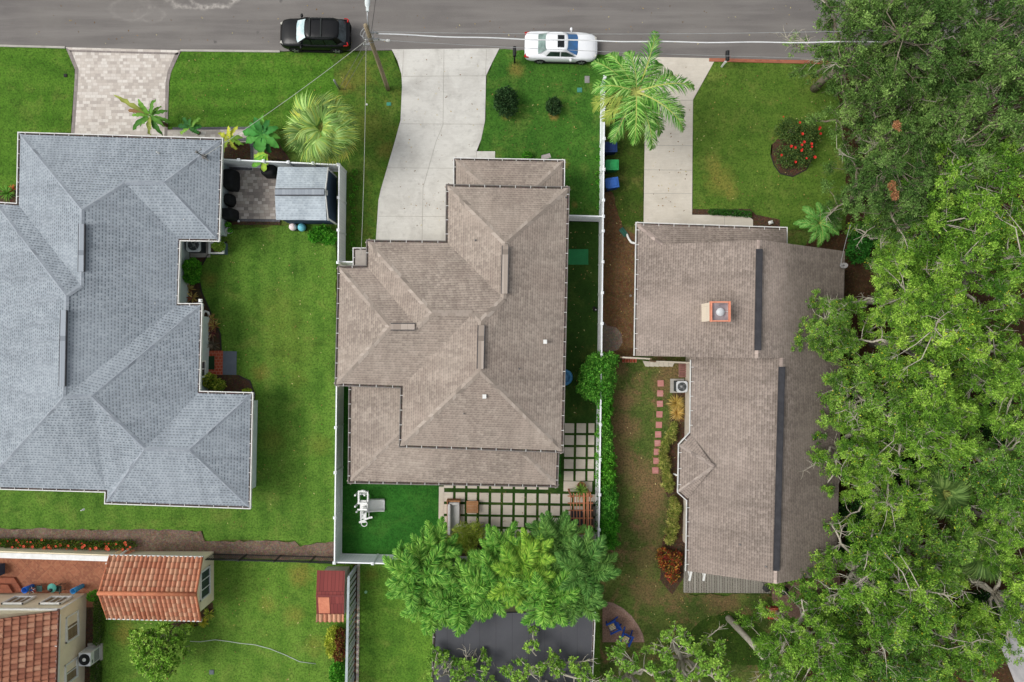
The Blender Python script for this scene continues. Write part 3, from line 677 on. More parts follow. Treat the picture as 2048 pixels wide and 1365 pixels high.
rf = roof_part(h, V, [('A', 'B', 'r1', 'r0', 'm0'), ('B', 'C', 'r1'), ('C', 'D', 'r0', 'r1'), ('D', 'E', 'm3', 'm2', 'm1', 'm0', 'r0'), ('M', 'N', 'm1', 'm2'), ('A', 'm0', 'm1', 'N'), ('M', 'm2', 'm3', 'L'),
     ('E', 'F', 'r2', 'm3'), ('F', 'G', 'v0', 'r2'), ('L', 'K', 'v0', 'r2', 'm3'), ('K', 'J', 'v0'), ('J', 'I', 'v1', 'v0'), ('I', 'H', 'v1'), ('H', 'G', 'v0', 'v1')], SH_GREY, OUT)
cap_part(h, V, [('A', 'm0', .07), ('m0', 'm1', .06), ('m1', 'm2', .05), ('M', 'm2', .07), ('m2', 'm3', .06), ('m0', 'r0', .06), ('r0', 'r1', .07), ('B', 'r1', .07), ('C', 'r1', .07), ('m3', 'r2', .06), ('F', 'r2', .07), ('r2', 'v0', .06),
     ('v0', 'v1', .07), ('H', 'v1', .07), ('I', 'v1', .07), ('J', 'v0', .07), ('L', 'm3', .07)], CAP_GREY, 0.26, rf)
for a, b, z in (((165, 449), (164, 544), 5.07), ((129, 621), (126, 773), 5.47)): vent_part(rf, a, b, z, 0.3, 0.1, CAP_GREY)
gutter_part(h, [V[k][:2] for k in OUT], ze, GUT_W, closed=True)
wall_part(h, [V[k][:2] for k in OUT], ze, 0.72, WALL_AQUA)
c = P(411, 737, 0); window_part(h, (P(403, 737, ze).x - .72 + .0, c.y, 1.5), 1.0, 1.4, (1, 0))
for (x, y) in ((316, 306), (313, 607), (234, 919), (314, 940), (166, 1020), (370, 440)): pipe_part(rf, x, y, 3.4 if y < 400 else 3.2, 0.03, 0.2, WHITE)
def mast(root, px, py, z):
    c = P(px, py, z); m = MB(); m.lathe((c.x, c.y, c.z - .1), [(.16, 0), (.14, .08), (.04, .1), (.035, .95), (.08, .96), (.07, 1.08), (.02, 1.1)], 10); m.tube([c + Vector((0, 0, .85)), c + Vector((.25, .2, .8)), c + Vector((.1, .3, .7))], .02, 5); m.bar(c + Vector((0, 0, .1)), c + Vector((.32, -.3, .02)), .05, .02); m.build('service_mast', [LEAD], root)
mast(rf, 407, 313, 3.35)
DSP = []
def downspout_part(root, px, py, z_e, d, foot=0.6, mat=WHITE):
    c = P(px, py, 0); d = Vector((d[0], d[1], 0)).normalized(); k = P(px, py, z_e); m = MB(); w = k
    m.tube([w + Vector((0, 0, -.1)), w - d * .3 + Vector((0, 0, -.4)), Vector((w.x, w.y, .25)) - d * .3, Vector((w.x, w.y, .08)) + d * foot * .4, Vector((w.x, w.y, .06)) + d * foot], .055, 8); return m.build('downspout', [mat], root)
c = P(402, 602, 2.8); m = MB(); m.box((c.x, c.y, 2.85), (.2, .2, .14)); m.box((c.x, c.y, 2.95), (.12, .12, .08)); m.build('gutter_outlet', [WHITE], h)
m = MB(); q = P(410, 638, 0); m.tube([q + Vector((0, 0, 1.2)), q + Vector((0, .0, .35)), q + Vector((.02, .35, .3)), q + Vector((.14, .5, .28)), q + Vector((.3, .42, .2)), q + Vector((.33, .1, .06))], .075, 8); m.build('downspout', [WHITE], h)
m = MB(); q = P(507, 812, 0); m.tube([q + Vector((-.1, 0, 1.0)), q + Vector((.05, 0, .3)), q + Vector((.3, 0, .12))], .05, 8); m.box((q.x - .1, q.y - .1, 1.0), (.12, .9, .5)); m.build('downspout', [WHITE], h)

# ---------------- taupe house in the middle
zu, zl = 3.7, 2.6
V = {'U1': (893, 370, zu), 'U2': (1138, 375, zu), 'U3': (1126, 905, zu), 'U4': (799, 894, zu), 'U5': (802, 776, zu), 'U6': (671, 771, zu), 'U7': (677, 533, zu), 'U8': (733, 532, zu), 'U9': (734, 481, zu), 'U10': (892, 483, zu),
     'c0': (1010, 486, 5.4), 'c1': (1007, 598, 5.4), 'c2': (962, 643, 5.85), 'c3': (961, 742, 5.85), 'd0': (864, 626, 5.65), 'd1': (946, 627, 5.65), 'e0': (779, 654, 5.3), 'e1': (834, 654, 5.3),
     'a': (908, 317, zl), 'b': (1129, 321, zl), 'b2': (1128, 392, zl), 'a2': (908, 390, zl), 'p': (985, 384, 3.3), 'q': (1060, 385, 3.3),
     'v1': (699, 765, zl), 'v2': (697, 966, zl), 'v3': (1115, 974, zl), 'v4': (1118, 890, zl), 'w1': (826, 842, 3.42), 'w0': (826, 765, 3.42), 'w2': (1020, 880, 3.42), 'w3': (1020, 890, 3.42)}
h = thing('taupe_roofed_house', 'middle house with taupe hipped shingle roof beside the long concrete drive', 'house', P(920, 640))
OU = ['U%d' % i for i in range(1, 11)]
rf = roof_part(h, V, [('U1', 'U2', 'c0'), ('U2', 'U3', 'c3', 'c2', 'c1', 'c0'), ('U3', 'U4', 'c3'), ('U4', 'U5', 'd1', 'c2', 'c3'), ('U5', 'U6', 'e0', 'e1', 'd0', 'd1'), ('U6', 'U7', 'e0'), ('U7', 'U8', 'e1', 'e0'),
     ('U8', 'U9', 'd0', 'e1'), ('U9', 'U10', 'c1', 'c2', 'd1', 'd0'), ('U10', 'U1', 'c0', 'c1')], SH_TAUPE, OU, fascia=GUT_D)
cap_part(h, V, [('U1', 'c0', .07), ('U2', 'c0', .07), ('c0', 'c1', .07), ('c1', 'c2', .05), ('c2', 'c3', .07), ('c3', 'U3', .07), ('c3', 'U4', .07), ('d0', 'd1', .07), ('d1', 'c2', .05), ('U9', 'd0', .07), ('d0', 'e1', .05), ('e0', 'e1', .07), ('U7', 'e0', .07), ('U6', 'e0', .07)], CAP_TAUPE, 0.36, rf)
for a, b, z in (((1011, 492), (1009, 588), 5.42), ((963, 651), (961, 738), 5.87), ((782, 654), (830, 654), 5.32)): vent_part(rf, a, b, z, 0.34, 0.08, CAP_TAUPE)
rl = roof_part(h, V, [('a', 'b', 'q', 'p'), ('b', 'b2', 'q'), ('a2', 'a', 'p'), ('a2', 'p', 'q', 'b2')], SH_TAUPE, ['a', 'b', 'b2', 'a2'], fascia=GUT_D, name='porch_roof')
cap_part(h, V, [('a', 'p', .05), ('b', 'q', .05)], CAP_TAUPE, 0.34, rl)
r2 = roof_part(h, V, [('v1', 'v2', 'w1', 'w0'), ('v2', 'v3', 'w2', 'w1'), ('v3', 'v4', 'w3', 'w2')], SH_TAUPE, ['v1', 'v4', 'v3', 'v2'], fascia=GUT_D, name='lanai_roof')
cap_part(h, V, [('v2', 'w1', .05), ('v3', 'w2', .05)], CAP_TAUPE, 0.34, r2)
gutter_part(h, [V[k][:2] for k in OU], zu, GUT_D, closed=True)
gutter_part(h, [V[k][:2] for k in ('a2', 'a', 'b', 'b2')], zl, GUT_W); gutter_part(h, [V[k][:2] for k in ('v4', 'v3', 'v2', 'v1')], zl, GUT_D)
wall_part(h, [V[k][:2] for k in OU], zu, 0.45, WALL_BEIGE)
m = MB(); q = offset_poly([P(*V[k]) for k in ('a', 'b', 'b2', 'a2')], -.5); m.prism(q, -.05, zl - .2); m.build('wall', [WALL_BEIGE], h)
m = MB()
for px, py in ((706, 958), (800, 960), (905, 962), (1010, 964), (1106, 965), (1108, 915)): q = P(px, py, 2.5); m = MB(); m.box((q.x, q.y, 1.2), (.2, .2, 2.4)); m.build('lanai_post', [WHITE], h)
m = MB(); q = [P(x, y, 2.75) for x, y in ((708, 498), (734, 498), (734, 534), (708, 534))]; m.prism(q, 2.6, 2.75); m.build('side_roof', [pm('flat_felt', S(172, 164, 156), rough=0.9)], h)
gutter_part(h, [(707, 535), (707, 497), (735, 497)], 2.72, GUT_W, w=.13)
for (x, y, z) in ((1090, 684, 4.4), (969, 793, 5.2)): c = P(x, y, z); m = MB(); m.box((c.x, c.y, c.z + .05), (.18, .2, .16)); m.box((c.x, c.y, c.z + .16), (.22, .24, .06)); m.build('roof_vent', [WHITE], rf)
for (x, y, z) in ((951, 481, 4.6), (1038, 738, 4.9), (928, 827, 4.6), (1132, 395, 3.8)): pipe_part(rf, x, y, z, .035, .25, LEAD)
window_part(h, (P(1126, 700, zu).x - .45, 1.0, 1.6), 1.4, 1.3, (1, 0)); window_part(h, (P(1126, 560, zu).x - .42, 4.0, 1.6), 1.0, 1.3, (1, 0))

# ---------------- brown gabled house on the right
ze = 2.6
V = {'n1': (1272, 446, ze), 'n2': (1573, 456, ze), 'n3': (1573, 489, 3.3), 'n4': (1325, 489, 3.3), 'g1': (1520, 480, 6.0), 'g2': (1516, 717, 6.0), 'w1': (1268, 712, ze), 'e1': (1690, 503, ze), 'e2': (1673, 1145, ze),
     's1': (1565, 716, 5.05), 's2': (1553, 1168, 4.95), 'w2': (1381, 700, ze), 'w3': (1371, 1142, ze), 'b0': (1379, 865, ze), 'b1': (1357, 889, ze), 'b2': (1355, 985, ze), 'b3': (1373, 1001, ze), 'ap': (1428, 933, 3.55), 'g1b': (1521, 483, 5.9), 'n3b': (1516, 500, 3.6)}
h = thing('brown_roofed_house', 'house with brown gabled shingle roof and square salmon chimney under the oaks', 'house', P(1500, 820))
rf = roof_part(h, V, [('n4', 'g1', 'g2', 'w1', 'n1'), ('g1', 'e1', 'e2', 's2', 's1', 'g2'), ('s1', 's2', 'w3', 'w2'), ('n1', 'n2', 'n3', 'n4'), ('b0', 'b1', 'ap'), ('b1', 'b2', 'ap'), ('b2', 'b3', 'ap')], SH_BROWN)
for a, b in (('n4', 'g1'), ('g1', 'e1'), ('w1', 'g2'), ('g2', 's1'), ('w3', 's2'), ('s2', 'e2'), ('n2', 'n3')):
    A, B = P(*V[a]), P(*V[b]); d = Vector((0, 0, .16)); m = MB(); m.face([A, B, B - d, A - d]); m.build('barge_board', [TRIM_C], rf)
cap_part(h, V, [('g1', 'g2', .1), ('s1', 's2', .09), ('n1', 'n4', .06)], CAP_BROWN, 0.3, rf); cap_part(h, V, [('b1', 'ap', .03), ('b2', 'ap', .03)], cap_mat('cap_bay', S(172, 160, 150), S(146, 134, 126)), 0.2, rf)
vent_part(rf, (1518, 499), (1515, 701), 6.03, 0.27, 0.13, VENT_D); vent_part(rf, (1563, 734), (1552, 1141), 5.06, 0.27, 0.13, VENT_D, za=4.97)
gutter_part(h, [(1268, 712), (1272, 446), (1573, 456), (1573, 488)], ze, GUT_W, w=.2); gutter_part(h, [(1371, 1142), (1373, 1001), (1355, 985), (1357, 889), (1379, 865), (1381, 720)], ze, GUT_W, w=.2)
wall_part(h, [(1272, 470), (1690, 500), (1673, 1120), (1371, 1120), (1378, 716), (1268, 700)], ze, .45, WALL_BEIGE)
A = [P(1290, 703, 2.4), P(1512, 706, 5.7), P(1512, 706, 2.4)]; B = [P(1385, 1130, 2.4), P(1553, 1150, 4.6), P(1660, 1132, 2.4)]
C = [P(1335, 496, 3.2), P(1519, 492, 5.7), P(1675, 512, 2.4), P(1335, 496, 2.4)]
for pl in (A, B, C): m = MB(); m.face(pl); m.face([q - Vector((0, .02 * (1 if pl is not C else -1), 0)) for q in pl][::-1]); m.build('gable', [WALL_BEIGE], h)
for (x, y, z) in ((1478, 1088, 3.9), (1530, 1132, 4.6)): pipe_part(rf, x, y, z, .04, .25, LEAD)
# chimney
ch = MB(); a, b = P(1422, 604, 6.5), P(1460, 643, 6.5); x0, x1, y1, y0 = a.x, b.x, a.y, b.y; cx, cy = (x0 + x1) / 2, (y0 + y1) / 2; w, d = x1 - x0, y1 - y0
SID = brick_mat('chimney_siding', S(238, 226, 206), S(228, 214, 194), S(200, 182, 160), 4.0, 0.19, 0.012, stain=0.1); SALM = pm('salmon_trim', S(226, 150, 122), S(208, 130, 102))
ch.box((cx, cy, 5.2), (w - .04, d - .04, 2.3)); chm = ch.build('chimney', [SID], h)
m = MB(); t = .07
for sx in (-1, 1): m.box((cx + sx * (w / 2 - t / 2 + .02), cy, 6.42), (t, d + .06, .3))
for sy in (-1, 1): m.box((cx, cy + sy * (d / 2 - t / 2 + .018), 6.415), (w - .1, t, .3))
m.build('chimney_rim', [SALM], chm)
m = MB(); m.lathe((cx - .02, cy - .03, 6.34), [(.2, 0), (.2, .1), (.16, .12), (.16, .2), (.235, .22), (.23, .25), (.02, .28)], 20); m.bar((cx + .2, cy, 6.4), (cx + w / 2 - .08, cy, 6.4), .03, .03); m.build('flue_cap', [pm('flue_grey', S(206, 208, 210), S(190, 192, 194), rough=.5)], chm)
m = MB(); m.box((cx, cy, 6.36), (w - .14, d - .14, .02)); m.build('chimney_pan', [pm('sooty_metal', S(168, 158, 160), S(118, 112, 118), 1.4, rough=0.5)], chm)
# bay brackets by the deck, downspouts
for px in (1381, 1409): q = P(px, 1150, 2.3); m = MB(); m.box((q.x, q.y, 2.3), (.12, .75, .1), R(-12)); m.bar((q.x - .1, q.y + .3, 1.8), (q.x, q.y - .2, 2.25), .08, .08); m.build('rafter_tail', [WHITE], h)
m = MB(); q = P(1272, 488, 0); m.tube([q + Vector((.1, 0, .35)), q + Vector((-.2, 0, .3)), q + Vector((-.36, .06, .25)), q + Vector((-.5, .3, .14)), q + Vector((-.62, .62, .08))], .075, 8); m.build('downspout', [WHITE], h)
m = MB(); q = P(1357, 950, 2.0); m.tube([q + Vector((.1, 0, .2)), q + Vector((-.15, 0, .1)), q + Vector((-.22, 0, -.3))], .06, 8); m.build('downspout', [WHITE], h)
# deck
DECKM = brick_mat('weathered_boards', S(154, 150, 140), S(122, 116, 106), S(44, 40, 34), 0.17, 6.0, 0.02, c3=S(172, 166, 154), stain=0.5)
m = MB(); q = [P(x, y, .25) for x, y in ((1369, 1120), (1541, 1120), (1541, 1187), (1368, 1186))]; m.prism(q, 0.0, .25)
solo(m, 'deck', DECKM, 'weathered grey plank deck behind the brown roofed house', 'deck', P(1455, 1165))

# ---------------- flat dark roof at the bottom
h = thing('flat_roofed_building', 'building with flat charcoal membrane roof under thin oak branches', 'building', P(1027, 1330))
def dark_roof():
    m, nt = new_mat('bitumen_membrane'); p = pos(nt); c = mixc(nt, rng(nt, noise(nt, p, .5, 4, .6), .35, .7), S(84, 85, 90), S(74, 75, 80))
    c = mixc(nt, rng(nt, noise(nt, p, 9, 5, .8), .66, .74, 0, .5), c, S(150, 142, 126)); c = mixc(nt, rng(nt, noise(nt, p, 40, 2, .6), .35, .65, .3, 0), c, S(48, 48, 52))
    sp = nd(nt, 'ShaderNodeSeparateXYZ', {0: p}); fr = mth(nt, 'FRACT', mth(nt, 'DIVIDE', sp.outputs[0], 1.0)); c = mixc(nt, mth(nt, 'LESS_THAN', fr, .03), c, S(64, 64, 69)); c = mixc(nt, rng(nt, noise(nt, p, 2.2, 6, .75, .8), .58, .72, 0, .4), c, S(96, 92, 84)); finish(nt, c, .8, 0, .3); return m
m = MB(); q = [P(x, y, 3.0) for x, y in ((868, 1228), (1190, 1224), (1180, 1470), (861, 1470))]; m.prism(q, 2.82, 3.0); m.build('roof', [dark_roof()], h)
gutter_part(h, [(861, 1470), (868, 1228)], 3.0, GUT_D, w=.12); gutter_part(h, [(1190, 1224), (1180, 1470)], 3.0, GUT_W, w=.14)
m = MB(); m.prism(offset_poly(q, -.12), 0, 2.8); m.build('wall', [WALL_CREAM], h)

# ---------------- clay-tiled buildings at the lower left
CLAY = paver_mat('clay_tile', [S(186, 124, 95), S(176, 112, 84), S(194, 134, 104), S(200, 150, 120), S(180, 118, 90), S(190, 142, 112)], S(124, 78, 58), .285, .4, .2, True)
CLAY_R = pm('clay_ridge', S(196, 124, 88), S(168, 98, 70), 2.0)
CLAY2 = paver_mat('clay_tile_brown', [S(158, 104, 80), S(144, 92, 70), S(170, 118, 92), S(176, 132, 106), S(138, 86, 66)], S(96, 60, 48), .33, .42, .3, True)
def barrel_roof(root, e0, e1, r0, r1, pw, pc, mat, name='roof', amp=0.055):
    """barrel tiles on the quad eave e0-e1 / ridge r0-r1, with corrugation along the eave and steps up the slope"""
    e0, e1, r0, r1 = map(Vector, (e0, e1, r0, r1)); W = (e1 - e0).length; L = ((r0 - e0).length + (r1 - e1).length) / 2; n = (e1 - e0).cross(r0 - e0).normalized()
    if n.z < 0: n = -n
    nb = max(1, round(W / pw)); nc = max(1, round(L / pc)); ss = 8; vs = []; fs = []; U = nb * ss + 1
    rws = []
    for j in range(nc): rws += [(j / nc, 0.05), ((j + 1) / nc - 1e-4, 0.0)]
    for t, st in rws:
        a, b = e0.lerp(r0, t), e1.lerp(r1, t)
        for i in range(U):
            f = i / (U - 1); th = f * nb * 2 * math.pi; hgt = amp * (abs(math.cos(th / 2)) * 2 - .6) + st; vs.append(a.lerp(b, f) + n * hgt)
    for j in range(len(rws) - 1):
        for i in range(U - 1): fs.append((j * U + i, j * U + i + 1, (j + 1) * U + i + 1, (j + 1) * U + i))
    m = MB(); m.add(vs, fs, 0, False); m.face([e0, e1, r1, r0], 0)
    o = m.build(name, [mat], root)
    # tile grid: one brick cell per tile
    uv = o.data.uv_layers[0].data; buf = np.zeros((len(o.data.loops), 2), dtype=np.float32); k = 0
    for pgn in o.data.polygons:
        for li in pgn.loop_indices:
            vi = o.data.loops[li].vertex_index
            if vi < len(vs): jj, ii = divmod(vi, U); buf[li] = ((ii / ss + .5) * 0.285 if mat is CLAY else (ii / ss + .5) * 0.33, rws[jj][0] * nc * (0.4 if mat is CLAY else 0.42))
    uv.foreach_set('uv', buf.ravel()); return o
h = thing('garden_cabin', 'cream cabin with orange clay tile gable roof beside the terracotta patio', 'cabin', P(315, 1170))
ze, zr = 2.2, 3.25
EN, ES, RW, RE = (P(221, 1111, ze), P(405, 1114.5, ze)), (P(216, 1236, ze), P(402, 1241, ze)), P(199, 1186, zr), P(392, 1188, zr)
barrel_roof(h, EN[0], EN[1], RW, RE, .29, .39, CLAY); barrel_roof(h, ES[0], ES[1], RW, RE, .29, .39, CLAY)
m = MB(); m.tube([RW + Vector((-.05, 0, .08)), RE + Vector((.05, 0, .08))], .13, 10)
for e, r in ((EN[0], RW), (ES[0], RW), (EN[1], RE), (ES[1], RE)): m.tube([e + Vector((0, 0, .05)), r + Vector((0, 0, .06))], .075, 8)
m.build('ridge_tile', [CLAY_R], h)
gutter_part(h, [(219, 1110), (407, 1113.5)], ze, GUT_W, w=.13); gutter_part(h, [(404, 1242), (214, 1237)], ze, GUT_W, w=.13)
a, b = P(428, 1103, 0), P(424, 1209, 0); x1 = a.x; y1, y0 = a.y, b.y + .3; x0 = P(222, 1100, 2.2).x + .2
m = MB(); ym = P(392, 1188, zr).y; m.prism([(x0, y0), (x1, y0), (x1, y1), (x0, y1)], 0, 2.05)
for x in (x0 + .01, x1 - .0): m.face([(x, y0, 2.0), (x, y1, 2.0), (x, ym, zr - .1)]); m.face([(x - .1, y0, 2.0), (x - .1, ym, zr - .1), (x - .1, y1, 2.0)])
m.build('wall', [WALL_CREAM], h)
q = P(414, 1166, 1.3); window_part(h, (x1, q.y, 1.35), 1.75, 1.3, (1, 0), bars=2)

h = thing('clay_tiled_house', 'cream stucco house with brown clay tile roof in the lower left corner', 'house', P(60, 1300))
ze = 3.0; NE = P(118, 1221, ze); SE = P(108, 1480, ze); NW = P(-330, 1283, 6.2); SW = P(-340, 1600, 6.2)
barrel_roof(h, NE, SE, NW, SW, .33, .41, CLAY2)
gutter_part(h, [(118, 1219), (108, 1480)], ze, pm('gutter_brown', S(112, 74, 68), rough=.5), w=.13)
a = P(174, 1187, 0); wx = a.x; wy = a.y
m = MB(); m.prism([(wx, wy), (wx - .36, -32), (-50, -32), (-50, wy + .15)], 0, 2.85); m.face([(wx - .02, wy - .01, 2.8), (wx - 14, wy + .05, 2.8), (wx - 14, wy + .05, 5.9)]); m.build('wall', [WALL_CREAM], h)
m = MB(); m.bar((wx + .02, wy - .3, 2.78), (wx - .3, -31, 2.78), .1, .18); m.tube([(wx + .05, wy + .02, 2.85), (wx + .04, wy + .03, 1.4), (wx + .05, wy + .04, .1)], .05, 6); m.bar((wx, wy + .04, 2.78), (wx - 14, wy + .1, 2.78), .1, .16); m.build('trim', [WHITE], h)
BLIND = brick_mat('window_blind', S(170, 150, 118), S(150, 130, 100), S(96, 84, 66), 3.0, .09, .02, bump=0)
for py, wd in ((1254, 1.55), (1343, 1.2)):
    q = P(141, py, 1.55); window_part(h, (wx - .02 - (wy - q.y) * .025, q.y, 1.5), wd, 1.15, (1, .025), glass=BLIND, bars=1, t=.12)
for px in (38, 112): q = P(px, 1200, 1.5); window_part(h, (q.x, wy + .06, 1.5), 1.3, 1.1, (0, 1), glass=BLIND, bars=2, t=.12)
# garden wall with a white coping
m = MB(); q = [P(x, y, 1.3) for x, y in ((-90, 1099.5), (222, 1110), (222, 1122), (-90, 1112))]; m.prism(q, 0, 1.3)
gw = solo(m, 'garden_wall', WALL_CREAM, 'low cream garden wall behind the orange flower hedge', 'wall', P(100, 1110))
m = MB(); q = [P(x, y, 1.36) for x, y in ((-90, 1103), (222, 1113), (222, 1123.5), (-90, 1113.5))]; m.prism(q, 1.302, 1.37); m.build('coping', [WHITE], gw)
m = MB(); q = P(268, 1094, 0); m.tube([q + Vector((-.7, -.5, 1.9)), q + Vector((-.65, -.45, 1.6)), q + Vector((-.05, .0, .5)), q + Vector((0, .05, .3))], .06, 8); m.build('downspout', [WHITE], gw)

# ---------------- small sheds
h = thing('grey_shed', 'small dark blue shed with pale grey shingle gable roof on the paver patio', 'shed', P(610, 392))
ze, zr = 2.1, 2.75
V = {'a': (556, 334, ze), 'b': (655, 335, ze), 'c': (653, 441, ze), 'd': (552, 440, ze), 'r0': (549.5, 385, zr), 'r1': (650, 385, zr)}
SH_SHED = shingle('shingle_shed', S(190, 200, 206), S(170, 180, 188), S(120, 130, 140), .27, .16, .5, .5, line=.15)
rf = roof_part(h, V, [('a', 'b', 'r1', 'r0'), ('c', 'd', 'r0', 'r1')], SH_SHED); vent_part(rf, (551, 385), (649, 385), zr + .01, .34, .07, CAP_GREY)
BLUE = brick_mat('blue_siding', S(66, 84, 104), S(58, 76, 96), S(44, 58, 76), 4.0, .14, .01, stain=.1)
x0, x1 = P(556, 0, ze).x + .1, P(673, 0, 0).x; y1, y0 = 10.8, P(0, 449, 0).y; ym = (y0 + y1) / 2
m = MB(); m.prism([(x0, y0), (x1, y0), (x1, y1), (x0, y1)], 0, 2.0)
for x in (x0, x1): m.face([(x, y0, 2.0), (x, y1, 2.0), (x, ym, 2.66)])
m.build('wall', [BLUE], h)
m = MB(); xe = P(655, 0, ze).x - .02
for s, yy in ((1, P(0, 335, ze).y), (-1, P(0, 441, ze).y)): m.bar((xe + .05, yy, ze - .06), (xe + .05, ym, zr - .06), .04, .14); m.box((x1 - .0, ym + s * (y1 - y0) / 2, 1.0), (.08, .08, 2.0))
m.box((x1 + .02, ym, 2.4), (.04, .3, .2)); m.build('trim', [WHITE], h)

h = thing('red_shed', 'narrow shed with dark red board roof and a row of clay tiles below', 'shed', P(660, 1185))
ze, zr = 1.7, 1.95; REDW = brick_mat('red_roof_boards', S(136, 66, 62), S(120, 56, 54), S(76, 38, 36), 0.24, 4.0, 0.012, stain=.25)
V = {'a': (634, 1141, ze), 'b': (690, 1142, ze), 'r0': (632, 1192, zr), 'r1': (688.5, 1192, zr), 'd': (633, 1232, ze), 'c': (688, 1232, ze)}
rf = roof_part(h, V, [('a', 'b', 'r1', 'r0'), ('r0', 'r1', 'c', 'd')], REDW)
m = MB(); m.bar(P(*V['r0']) + Vector((0, 0, .02)), P(*V['r1']) + Vector((0, 0, .02)), .1, .03); m.build('ridge_cap', [pm('red_metal', S(124, 58, 56))], rf)
m = MB(); A = P(636, 1195, 1.95); B = P(660, 1227, 1.76); m.face([(A.x, A.y, 1.965), (B.x, A.y, 1.965), (B.x, B.y, 1.765), (A.x, B.y, 1.765)]); m.build('roof_patch', [pm('orange_patch', S(214, 140, 108), S(186, 108, 82), 2.0, rough=.35)], rf)  # lighter orange-pink patch laid on the lower roof slope
barrel_roof(h, P(633, 1243, 1.6), P(688, 1243, 1.6), P(633, 1228, 1.74), P(688, 1228, 1.74), .27, .4, CLAY, name='clay_tiles')
a, b = P(638, 1133, 0), P(697, 1228, 0); m = MB(); m.prism([(-12.15, a.y), (-10.7, a.y), (-10.7, -17.5), (-12.15, -17.5)], 0, 1.58); m.build('wall', [pm('pale_boards', S(206, 204, 186), S(180, 178, 160))], h)
# ================================================================ fences
VBOARD = brick_mat('vinyl_boards', S(244, 247, 248), S(238, 242, 244), S(214, 220, 222), 0.19, 6.0, 0.006, stain=0.04, bump=0.2)
def vinyl_fence(label, p0, p1, h=1.8, pitch=2.4, group='white vinyl fences between the gardens', th=0.06):
    A, B = P(*p0), P(*p1); L = (B - A).length; n = max(1, round(L / pitch)); d = (B - A).normalized(); rz = math.atan2(d.y, d.x)
    t = thing('vinyl_fence', label, 'fence', (A + B) / 2, group)
    for i in range(n):
        a, b = A.lerp(B, i / n) + d * .06, A.lerp(B, (i + 1) / n) - d * .06; c = (a + b) / 2
        m = MB(); m.box((c.x, c.y, h / 2), ((b - a).length, th * .6, h - .16), rz)
        m.build('panel', [VBOARD], t)
        for z in (.1, h - .06): m = MB(); m.box((c.x, c.y, z), ((b - a).length, th * 1.3, .13), rz); m.build('rail', [VINYL], t)
    for i in range(n + 1):
        a = A.lerp(B, i / n); m = MB(); m.box((a.x, a.y, (h + .05) / 2), (.13, .13, h + .05), rz); p = m.build('post', [VINYL], t)
        m = MB(); m.box((a.x, a.y, h + .065), (.18, .18, .05), rz); m.box((a.x, a.y, h + .11), (.17, .17, .05), rz, taper=.2); m.build('post_cap', [VINYL], p)
    return t
vinyl_fence('white vinyl fence with three posts closing off the patio beside the grey house', (452, 333), (690, 344), 1.8, 1.65)
vinyl_fence('white vinyl fence running down beside the grey shed', (692, 345), (690, 532), 1.8, 2.4)
vinyl_fence('short white vinyl fence joining the taupe house at its left corner', (690, 529), (730, 530), 1.5, 2.0)
vinyl_fence('long white vinyl fence between the left lawn and the turf with the white slide', (687, 762), (683, 1108), 1.8, 2.55)
vinyl_fence('white vinyl fence at the foot of the turf, cut off by the palms', (683, 1108), (1196, 1120), 1.75, 2.55)
vinyl_fence('white vinyl fence between the front lawn, the bins and the narrow turf strip', (1202, 176), (1196, 708), 1.8, 2.05)
vinyl_fence('overgrown white vinyl fence running through the tall hedge', (1196, 708), (1190, 1112), 1.8, 2.3)
vinyl_fence('short white vinyl gate between the taupe house and the long fence', (1130, 441), (1199, 443), 1.75, 2.2)
BLK = pm('black_metal', S(34, 40, 40), S(26, 30, 30), rough=0.5)
A, B = P(425, 1107), P(700, 1114); t = thing('picket_fence', 'black metal picket fence between the cabin and the red shed', 'fence', (A + B) / 2); L = (B - A).length; d = (B - A).normalized(); rz = math.atan2(d.y, d.x)
n = 4
for i in range(n + 1):
    a = A.lerp(B, i / n); m = MB(); m.box((a.x, a.y, .72), (.07, .07, 1.44), rz); m.build('post', [BLK], t)
for i in range(n):
    a, b = A.lerp(B, i / n), A.lerp(B, (i + 1) / n); m = MB()
    for z in (.2, 1.1, 1.3): m.bar((a.x, a.y, z), (b.x, b.y, z), .045, .05)
    for k in range(1, 19): q = a.lerp(b, k / 19); m.box((q.x, q.y, .7), (.026, .026, 1.36), rz)
    m.build('panel', [BLK], t)
GREYW = pm('grey_painted_wood', S(176, 186, 190), S(150, 160, 164), 2.0)
A, B = P(713, 1132), P(705, 1500); t = thing('slatted_fence', 'tall pale grey wooden fence of spaced upright boards beside the red shed', 'fence', (A + B) / 2); L = (B - A).length; n = 5; rz = math.atan2((B - A).y, (B - A).x); hf = 2.15
for i in range(n + 1):
    a = A.lerp(B, i / n); m = MB(); m.box((a.x, a.y, hf / 2), (.12, .12, hf), rz); m.build('post', [GREYW], t)
for i in range(n):
    a, b = A.lerp(B, i / n), A.lerp(B, (i + 1) / n); m = MB()
    m.bar((a.x, a.y, hf + .02), (b.x, b.y, hf + .02), .15, .05); m.bar((a.x - .04, a.y, hf - .18), (b.x - .04, b.y, hf - .18), .1, .1)
    k = int((b - a).length / .36)
    for j in range(k): q = a.lerp(b, (j + .5) / k); m.box((q.x, q.y, (hf - .1) / 2), (.23, .025, hf - .1), rz)
    m.build('panel', [GREYW], t)
edging('stone_edging', 'pale broken stone edging along the foot of the slatted grey fence', 'edging', [(718, 1128), (717, 1240), (715, 1380), (713, 1500)], .16, .12, soil_mat('pale_stone', S(196, 190, 178), S(170, 162, 150), S(120, 112, 100), 3.0))
WOODB = brick_mat('brown_fence_boards', S(146, 122, 96), S(120, 98, 78), S(70, 56, 44), .14, 3.0, .012, stain=.35)
